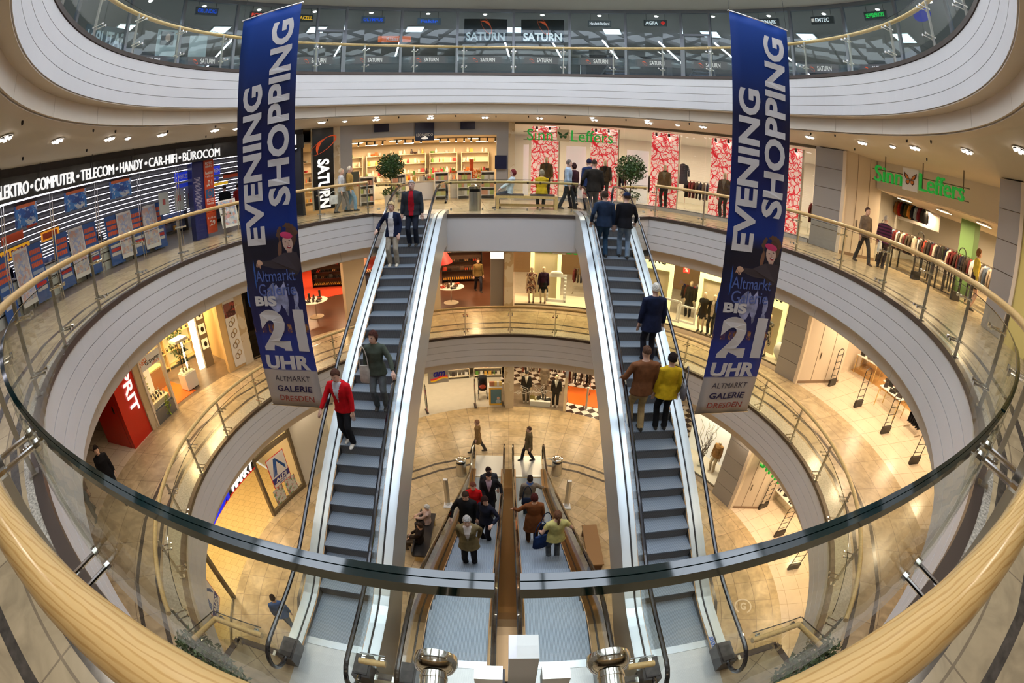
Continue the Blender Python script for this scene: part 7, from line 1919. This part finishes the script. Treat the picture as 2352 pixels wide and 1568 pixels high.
    pic('printed_face', flatball((0.40, -4.56), (0.115, 0.16), -0.25), flat((0.74, 0.50, 0.40)), 0.003)
    pic('printed_headband', flatball((0.385, -4.42), (0.145, 0.06), 0.2), flat((0.72, 0.05, 0.17)), 0.006)
    pic('printed_mouth', flatball((0.43, -4.635), (0.045, 0.030), 0.2), flat((0.40, 0.03, 0.04)), 0.0075)
    pic('printed_teeth', flatball((0.43, -4.625), (0.036, 0.012), 0.2), flat((0.85, 0.82, 0.8)), 0.0095)
    pic('printed_nose', flatball((0.42, -4.575), (0.014, 0.03), -0.2), flat((0.66, 0.40, 0.31)), 0.0075)
    for dx in (-0.045, 0.045): pic('printed_eye', flatball((0.405 + dx, -4.53 + dx * 0.25), (0.022, 0.008), 0.2), flat((0.04, 0.02, 0.02)), 0.0075)
    pic('printed_shoulder', flatball((0.45, -4.95), (0.20, 0.24)), flat((0.05, 0.035, 0.045)), 0.0)
    pic('printed_sleeve', MB().add([(0.60, 0, -4.74), (0.30, 0, -4.74), (0.0, 0, -4.86), (-0.22, 0, -4.86), (-0.22, 0, -4.94), (0.05, 0, -5.02), (0.35, 0, -5.04), (0.60, 0, -5.10)], [tuple(range(8))]), flat((0.055, 0.04, 0.05)), 0.006)
    pic('printed_hand', flatball((-0.27, -4.89), (0.075, 0.05), 0.3), flat((0.72, 0.44, 0.30)), 0.005)
    for q in range(4): pic('printed_finger', flatball((-0.345 + 0.03 * q, -4.92 - 0.012 * q), (0.012, 0.05), 0.3), flat((0.70, 0.42, 0.28)), 0.0065)
    BULB = mat('printed_bulb', (0.36, 0.38, 0.60), 0.5, noise=0.5, nscale=5)
    pic('printed_bulb', flatball((0.16, -5.58), (0.36, 0.34)), BULB, -0.001)
    pic('printed_bulb_neck', flatball((0.30, -5.82), (0.20, 0.16)), BULB, -0.001)
    pic('printed_glow', flatball((-0.50, -5.25), (0.14, 0.55), 0.25), mat('printed_glow', (0.03, 0.12, 0.50), 0.5), -0.002)
    pic('printed_city_lights', MB().add([(-w * 0.49 + w * 0.98 * i / 12, 0, -6.20 + 0.09 * s) for i in range(13) for s in (-1, 1)], [(2 * i, 2 * i + 1, 2 * i + 3, 2 * i + 2) for i in range(12)]), patch_mat('city_lights_print', [(0.10, 0.05, 0.14), (0.40, 0.16, 0.05), (0.12, 0.07, 0.18), (0.5, 0.25, 0.10)], 12), 0.001)
    return t
banner('long blue hanging banner on the side of the electronics shop', -5.05, -3.74, -1.0, 15.0, 14.85, 7.0, 0, 7.95)
banner('long blue hanging banner on the clothing side, in front of the red panels', 3.80, 5.10, -1.0, 14.85, 14.9, 7.0, 0, 7.95)
# ================================================================== people
def stair_z(y, up=True):
    """height of the step an escalator rider stands on"""
    if up:
        k = math.floor((y + 4.27 + 0.3464 - 0.35 * 0.3464) / 0.3464); return LE + max(0, min(25, k)) * 0.2 + 0.0
    k = math.floor((y + 4.30 + 0.3464 - 0.35 * 0.3464) / 0.3464); return LE - max(0, min(25, k)) * 0.2 + 0.0
def rider(label, x, y, yaw, up=True, **k):
    return person(label, fr(x, y, stair_z(y, up), yaw), **k)
N = (0.012, 0.018, 0.05)
GREYH = (0.42, 0.40, 0.38)
BR = (0.06, 0.03, 0.018)
# left upper escalator, coming down (facing the camera)
rider('man in a dark jacket over a red shirt riding down behind a fair woman', -2.58, 3.25, 180, h=1.76, top=(0.035, 0.04, 0.05), inner=(0.42, 0.01, 0.02), open_front=True, bottom=(0.02, 0.025, 0.04), hair=(GREYH, 'crop'), wide=1.08)
rider('woman with fair hair, navy jacket open over a white shirt, beige trousers, on the escalator', -2.98, 2.65, 180, h=1.66, fem=True, top=N, inner=(0.78, 0.76, 0.76), open_front=True, bottom=(0.46, 0.40, 0.31), hair=((0.62, 0.45, 0.22), 'bob'), shoe=(0.75, 0.68, 0.55), arms=((-0.2, 0.1, 0.85), (0.36, 0.18, 0.98)))
rider('person in a bright red jacket and black trousers holding the left handrail', -3.02, -1.62, 172, h=1.64, top=(0.62, 0.008, 0.015), inner=(0.55, 0.55, 0.62), bottom=(0.015, 0.015, 0.018), hair=((0.10, 0.045, 0.03), 'short'), shoe=(0.7, 0.66, 0.6), arms=((-0.24, 0.10, 0.80), (0.34, 0.30, 0.86)), lean=0.10, nod=14, feet=((0.05, 0), (-0.1, 0)))
rider('woman with brown hair in a dark green jacket with shoulder strap, on the left escalator', -2.50, -0.92, 184, h=1.64, fem=True, top=(0.07, 0.085, 0.065), bottom=(0.12, 0.14, 0.15), hair=((0.07, 0.025, 0.018), 'bob'), arms=((-0.36, 0.22, 0.92), (0.22, 0.06, 0.80)), head=-25)
hand_bag('pale bag hanging at the side of the woman in dark green', fr(-2.72, -1.02, stair_z(-0.92) + 0.62, 180), (0.55, 0.52, 0.46), (0.22, 0.08, 0.36), 0.42, 'tote_bag')
# right upper escalator, going up (backs to the camera)
rider('man in a navy jacket and dark jeans riding up near the escalator top', 2.36, 2.95, 4, h=1.74, top=(0.018, 0.035, 0.075), bottom=(0.03, 0.07, 0.13), hair=((0.05, 0.03, 0.02), 'short'), wide=1.08, arms=((-0.32, 0.05, 0.92), None))
rider('man in a black jacket, cap and faded jeans riding up next to the navy jacket', 2.93, 2.95, -6, h=1.74, top=(0.012, 0.012, 0.016), bottom=(0.20, 0.27, 0.36), hat=(0.02, 0.03, 0.08), hair=(BR, 'short'), arms=(None, (0.30, 0.22, 0.95)), feet=((0.12, 0), (-0.1, 0)), head=35)
rider('man with cropped hair in a dark brown jacket at the escalator head', 2.35, 4.55, 5, h=1.76, top=(0.03, 0.025, 0.02), bottom=(0.20, 0.19, 0.17), hair=((0.05, 0.03, 0.02), 'crop'), wide=1.1, arms=((-0.32, 0.18, 0.98), None))
rider('white-haired man in a dark navy coat riding up the right escalator', 2.93, 0.10, 2, h=1.72, top=N, bottom=(0.02, 0.02, 0.03), hair=((0.72, 0.68, 0.60), 'short'), hem=0.7, wide=1.08)
rider('balding man in a brown jacket and sand trousers on the right escalator', 2.42, -1.28, 4, h=1.74, top=(0.19, 0.075, 0.03), bottom=(0.48, 0.35, 0.17), hair=((0.10, 0.05, 0.03), 'crop'), wide=1.12, arms=((-0.31, 0.26, 1.02), None), feet=((0.12, 0), (-0.05, 0)))
rider('woman in a bright yellow jacket and black trousers on the right escalator', 2.93, -1.30, -4, h=1.62, fem=True, top=(0.66, 0.43, 0.015), bottom=(0.012, 0.012, 0.014), hair=((0.02, 0.012, 0.01), 'short'), hem=0.78, wide=1.1)
hand_bag('grey shoulder bag at the hip of the woman in the yellow jacket', fr(3.22, -1.42, stair_z(-1.30) + 0.78, 80), (0.16, 0.15, 0.16), (0.32, 0.12, 0.24), 0.42)
# bronze escalators down: left one faces the camera
rider('grey-haired woman in an olive jacket over a white blouse, nearest on the bronze escalator', -0.80, -2.05, 180, False, h=1.64, fem=True, top=(0.21, 0.16, 0.075), inner=(0.70, 0.64, 0.60), bottom=(0.012, 0.012, 0.014), hair=(GREYH, 'short'), wide=1.12, arms=((-0.2, -0.12, 0.86), (0.2, -0.12, 0.86)), head=10, hem=0.72)
rider('man all in black with a hand on the rail, second rider on the bronze escalator', -1.02, -0.35, 176, False, h=1.74, top=(0.012, 0.012, 0.014), bottom=(0.012, 0.012, 0.014), hair=((0.05, 0.03, 0.02), 'short'), hem=0.68, wide=1.05, arms=(None, (0.36, 0.22, 0.98)), nod=12)
rider('woman with long dark hair in a dark navy tracksuit facing sideways on the bronze escalator', -0.52, -0.62, 150, False, h=1.64, fem=True, top=(0.014, 0.016, 0.03), bottom=(0.012, 0.013, 0.02), hair=((0.03, 0.012, 0.01), 'long'), arms=((-0.30, 0.20, 1.02), None), head=60, wide=1.05)
rider('woman in a bright red coat behind the man in black', -0.92, 0.55, 180, False, h=1.64, fem=True, top=(0.60, 0.008, 0.01), bottom=(0.03, 0.03, 0.03), hair=((0.16, 0.05, 0.03), 'short'), hem=0.66)
rider('man with black hair in a black coat and pale shirt, hand on the middle rail', -0.55, 1.35, 184, False, h=1.74, top=(0.012, 0.012, 0.015), inner=(0.45, 0.34, 0.40), bottom=(0.012, 0.012, 0.015), hair=((0.015, 0.01, 0.01), 'short'), hem=0.6, arms=((-0.36, 0.10, 0.96), (0.12, 0.24, 0.95)), nod=10)
rider('man in a dark grey jacket standing highest at the back of the bronze escalator', -0.60, 2.30, 190, False, h=1.74, top=(0.03, 0.034, 0.045), bottom=(0.02, 0.02, 0.03), hair=((0.02, 0.012, 0.012), 'short'), head=35, wide=1.05)
# right bronze escalator: backs
rider('person in a grey-beige jacket with a blue collar and black shoulder bag', 0.62, 1.45, 0, False, h=1.72, top=(0.24, 0.20, 0.155), bottom=(0.03, 0.05, 0.07), hair=((0.02, 0.012, 0.01), 'short'), arms=(None, (0.42, 0.30, 1.02)), scarf=(0.08, 0.16, 0.42), hem=0.74)
hand_bag('black and blue shoulder bag on the back of the person in grey beige', fr(0.56, 1.30, stair_z(1.45, False) + 0.72, 0), (0.02, 0.03, 0.06), (0.34, 0.12, 0.26), 0.5)
rider('woman in a long rust-brown coat reaching for the left rail', 0.60, -0.75, 6, False, h=1.64, fem=True, top=(0.22, 0.075, 0.025), bottom=(0.07, 0.035, 0.02), hair=((0.07, 0.015, 0.012), 'short'), hem=0.48, arms=((-0.44, 0.24, 0.99), None), shoe=(0.16, 0.08, 0.04), wide=1.1)
hand_bag('large dark navy bag on the arm of the woman in rust brown', fr(0.90, -0.95, stair_z(-0.75, False) + 0.52, 10), (0.012, 0.02, 0.05), (0.34, 0.14, 0.34), 0.42)
rider('woman in a pale yellow top and blue jeans with a brown ponytail', 1.02, -1.75, 8, False, h=1.68, fem=True, top=(0.66, 0.60, 0.22), bottom=(0.13, 0.16, 0.20), hair=((0.16, 0.075, 0.04), 'tail'), sleeves='short', arms=((-0.30, 0.16, 0.95), (0.36, 0.22, 1.0)), wide=1.12, hem=0.84)
hand_bag('blue shoulder bag on the arm of the woman in pale yellow', fr(0.70, -1.80, stair_z(-1.75, False) + 0.62, 20), (0.015, 0.04, 0.13), (0.36, 0.16, 0.36), 0.5)
# upper floor walkers and sitters
person('walker in a white top carrying a white bag along the upper balcony', fr(-6.30, 7.55, L1, -80), h=1.68, top=(0.62, 0.66, 0.72), bottom=(0.25, 0.24, 0.22), hair=((0.6, 0.5, 0.36), 'short'), feet=((0.25, 0), (-0.25, 0)))
person('walker in an ochre jacket and light blue jeans beside the white top', fr(-6.02, 7.72, L1, -75), h=1.74, top=(0.42, 0.27, 0.08), bottom=(0.25, 0.42, 0.58), hair=((0.65, 0.60, 0.52), 'short'), feet=((-0.18, 0), (0.2, 0)))
hand_bag('white carrier bag at the knees of the walker in white', fr(-6.55, 7.35, L1 + 0.36, 20), (0.75, 0.78, 0.80), (0.36, 0.12, 0.34), 0.18, 'carrier_bag')
person('girl with reddish hair in a pale blue-white jacket sitting sideways on the bench', fr(-0.08, 7.0, L1, 95), h=1.66, fem=True, sit=0.50, top=(0.62, 0.72, 0.76), bottom=(0.05, 0.06, 0.075), hair=((0.20, 0.03, 0.03), 'bob'), feet=((0.42, 0), (0.36, 0)), lean=-0.22, arms=((-0.12, 0.32, 0.66), (0.12, 0.34, 0.64)), hem=0.5)
person('person in a yellow jacket with grey-blond hair sitting on the bench', fr(1.02, 7.0, L1, 0), h=1.68, fem=True, sit=0.50, top=(0.70, 0.46, 0.02), bottom=(0.02, 0.02, 0.02), hair=((0.36, 0.30, 0.20), 'bob'), feet=((0.40, 0), (0.40, 0)), hem=0.5, wide=1.1)
person('walker in a light blue shirt and dark trousers passing the escalator head', fr(1.95, 7.25, L1, -100), h=1.76, top=(0.42, 0.55, 0.70), bottom=(0.03, 0.035, 0.04), hair=((0.20, 0.16, 0.14), 'short'), feet=((0.28, 0), (-0.28, 0)))
person('person in a dark blue jacket beyond the escalator head', fr(2.65, 6.9, L1, 20), h=1.84, top=(0.02, 0.035, 0.10), bottom=(0.02, 0.02, 0.03), hair=((0.02, 0.02, 0.05), 'short'), wide=1.1, lean=0.1)
person('person with dark red bag in dark clothes behind the blue jacket', fr(2.2, 7.6, L1, 40), h=1.66, fem=True, top=(0.06, 0.02, 0.03), bottom=(0.03, 0.03, 0.04), hair=((0.05, 0.02, 0.02), 'bob'))
person('walking man in a grey-brown jacket before the cream doors', fr(10.55, 1.80, L1, 175), h=1.74, top=(0.20, 0.15, 0.11), bottom=(0.05, 0.045, 0.045), hair=((0.10, 0.06, 0.05), 'short'), feet=((0.30, 0), (-0.28, 0)), shoe=(0.05, 0.02, 0.01))
person('grey-haired person in a striped purple sweater with a white bag at the wide entrance', fr(11.3, 1.55, L1, -70), h=1.66, topmat=stripe_mat('striped_knit', (0.02, 0.012, 0.03), (0.16, 0.03, 0.10), 'Z', 3.2, 0.9), bottom=(0.03, 0.025, 0.03), hair=((0.62, 0.58, 0.55), 'short'), wide=1.15)
hand_bag('white carrier bag hanging behind the striped sweater', fr(10.98, 1.42, L1 + 0.50, 30), (0.8, 0.8, 0.8), (0.30, 0.16, 0.36), 0.16, 'carrier_bag')
person('woman in a yellow blouse and dark skirt near the right grey pillar', fr(12.0, -2.05, L1, -140), h=1.66, fem=True, top=(0.72, 0.55, 0.08), bottom=(0.05, 0.03, 0.03), skirt=0.62, bare_legs=True, hair=((0.25, 0.12, 0.05), 'bob'))
person('customer in black at the counter of the electronics shop, back turned', frame(14.2, -57.6, L1), h=1.76, top=(0.012, 0.012, 0.014), bottom=(0.02, 0.02, 0.03), hair=((0.03, 0.02, 0.015), 'short'), wide=1.1)
person('customer in red beside the black jacket in the electronics shop', frame(14.4, -54.6, L1), h=1.70, top=(0.35, 0.02, 0.02), bottom=(0.02, 0.02, 0.03), hair=((0.03, 0.02, 0.015), 'short'))
# middle floor
person('woman in black with bare arms and a strap walking away past the red portal', fr(-9.85, -3.30, LE, -120), h=1.70, fem=True, top=(0.012, 0.012, 0.016), bottom=(0.012, 0.014, 0.02), hair=((0.015, 0.01, 0.01), 'short'), feet=((0.28, 0), (-0.30, 0)), lean=0.08)
person('person with a walking stick in dark brown beside the woman in black', fr(-10.35, -4.15, LE, -150), h=1.66, fem=True, top=(0.09, 0.035, 0.02), bottom=(0.10, 0.11, 0.13), hair=((0.42, 0.26, 0.16), 'short'), feet=((0.22, 0), (-0.22, 0)), hem=0.6)
o = MB().tube([(0, 0, 0), (0.02, 0, 0.86), (0.0, 0.03, 0.92), (-0.04, 0.08, 0.92)], 0.011, 6).build('walking_stick', M['bark']); o.matrix_world = fr(-10.05, -4.55, LE, 20); tag(o, 'thin walking stick held by the person in dark brown', 'walking stick')
person('customer in an olive jacket and dark trousers walking into the shoe shop', fr(-1.66, 13.75, LE, -160), h=1.74, top=(0.18, 0.12, 0.04), bottom=(0.03, 0.03, 0.045), hair=((0.06, 0.03, 0.02), 'short'), feet=((0.2, 0), (-0.26, 0)))
person('jeweller in dark clothes bending over the counter', frame(13.95, -80.5, LE) @ FACE, h=1.70, fem=True, top=(0.02, 0.015, 0.015), bottom=(0.02, 0.02, 0.02), hair=((0.06, 0.03, 0.02), 'bob'), lean=0.45, nod=20)
# ground floor
person('walker in an ochre coat crossing behind the left bronze escalator', fr(-1.28, 6.85, 0, 88), h=1.66, fem=True, top=(0.30, 0.18, 0.07), bottom=(0.08, 0.07, 0.06), hem=0.55, hair=((0.35, 0.18, 0.10), 'short'), feet=((0.30, 0), (-0.32, 0)))
person('walker in an olive grey coat with a dark bag behind the right bronze escalator', fr(0.82, 6.35, 0, 110), h=1.70, top=(0.17, 0.13, 0.07), bottom=(0.03, 0.025, 0.03), hem=0.62, hair=((0.12, 0.07, 0.05), 'short'), feet=((-0.2, 0), (0.26, 0)))
person('white-haired person in a pale pink blouse sitting on the ground floor bench', fr(-2.72, 2.15, 0, 90), h=1.62, fem=True, sit=0.47, top=(0.62, 0.45, 0.40), bottom=(0.06, 0.05, 0.05), hair=((0.74, 0.70, 0.66), 'short'), feet=((0.4, 0), (0.36, 0)), nod=15, lean=-0.12, arms=((-0.08, 0.34, 0.72), (0.08, 0.34, 0.72)), hem=0.5)
person('person in black with grey trousers sitting next to the pink blouse, head hidden', fr(-2.85, 1.25, 0, 85), h=1.72, sit=0.47, top=(0.02, 0.012, 0.01), bottom=(0.13, 0.10, 0.075), hair=((0.05, 0.03, 0.02), 'short'), feet=((0.5, 0), (0.45, 0)), lean=-0.18, hem=0.5)
person('walker in a blue shirt and blue trousers on the ground floor beside the left escalator', fr(-6.3, -2.75, 0, 30), h=1.72, top=(0.06, 0.14, 0.38), bottom=(0.09, 0.12, 0.18), hair=((0.05, 0.03, 0.02), 'short'), feet=((0.25, 0), (-0.28, 0)), lean=0.12)
# clothing shop window mannequins of the upper floor
TWD = (0.10, 0.06, 0.03)
mannequin('mannequin in a brown jacket in front of the first red panel', frame(11.3, 7.6, L1 + 0.12) @ FACE, h=1.80, top=TWD, inner=(0.05, 0.04, 0.03), bottom=(0.03, 0.025, 0.02), hair=None, shoe=BK)
mannequin('mannequin in dark clothes in front of the second red panel', frame(11.3, 20.5, L1 + 0.12) @ FACE, h=1.80, top=(0.05, 0.035, 0.025), inner=BK, bottom=(0.03, 0.025, 0.02), hair=None, shoe=BK)
mannequin('mannequin in a tan tweed jacket and scarf in front of the third red panel', frame(11.3, 33.6, L1 + 0.12) @ FACE, h=1.82, top=(0.17, 0.10, 0.05), inner=(0.22, 0.18, 0.12), bottom=(0.03, 0.02, 0.015), hair=None, shoe=BK, scarf=(0.06, 0.05, 0.03))
mannequin('mannequin in a grey brown suit in front of the fourth red panel', frame(11.3, 46.8, L1 + 0.12) @ FACE, h=1.82, top=(0.09, 0.06, 0.045), inner=(0.2, 0.17, 0.14), bottom=(0.05, 0.035, 0.03), hair=None, shoe=BK)
mannequin('mannequin in dark brown partly behind the banner at the last red panel', frame(11.3, 57.4, L1 + 0.12) @ FACE, h=1.80, top=(0.05, 0.03, 0.02), bottom=BK, hair=None, shoe=BK)
for i, (a, lb) in enumerate(((25.2, 'left of the right potted tree'), (28.3, 'above the right potted tree crown'), (30.2, 'right of the right potted tree'))):
    mannequin('small display mannequin inside the clothing shop, ' + lb, frame(14.8, a, L1 + 0.35) @ FACE, h=1.6, top=[(0.1, 0.05, 0.03), (0.4, 0.25, 0.1), (0.45, 0.2, 0.05)][i], bottom=BK, hair=None, shoe=BK)
bake_figures()
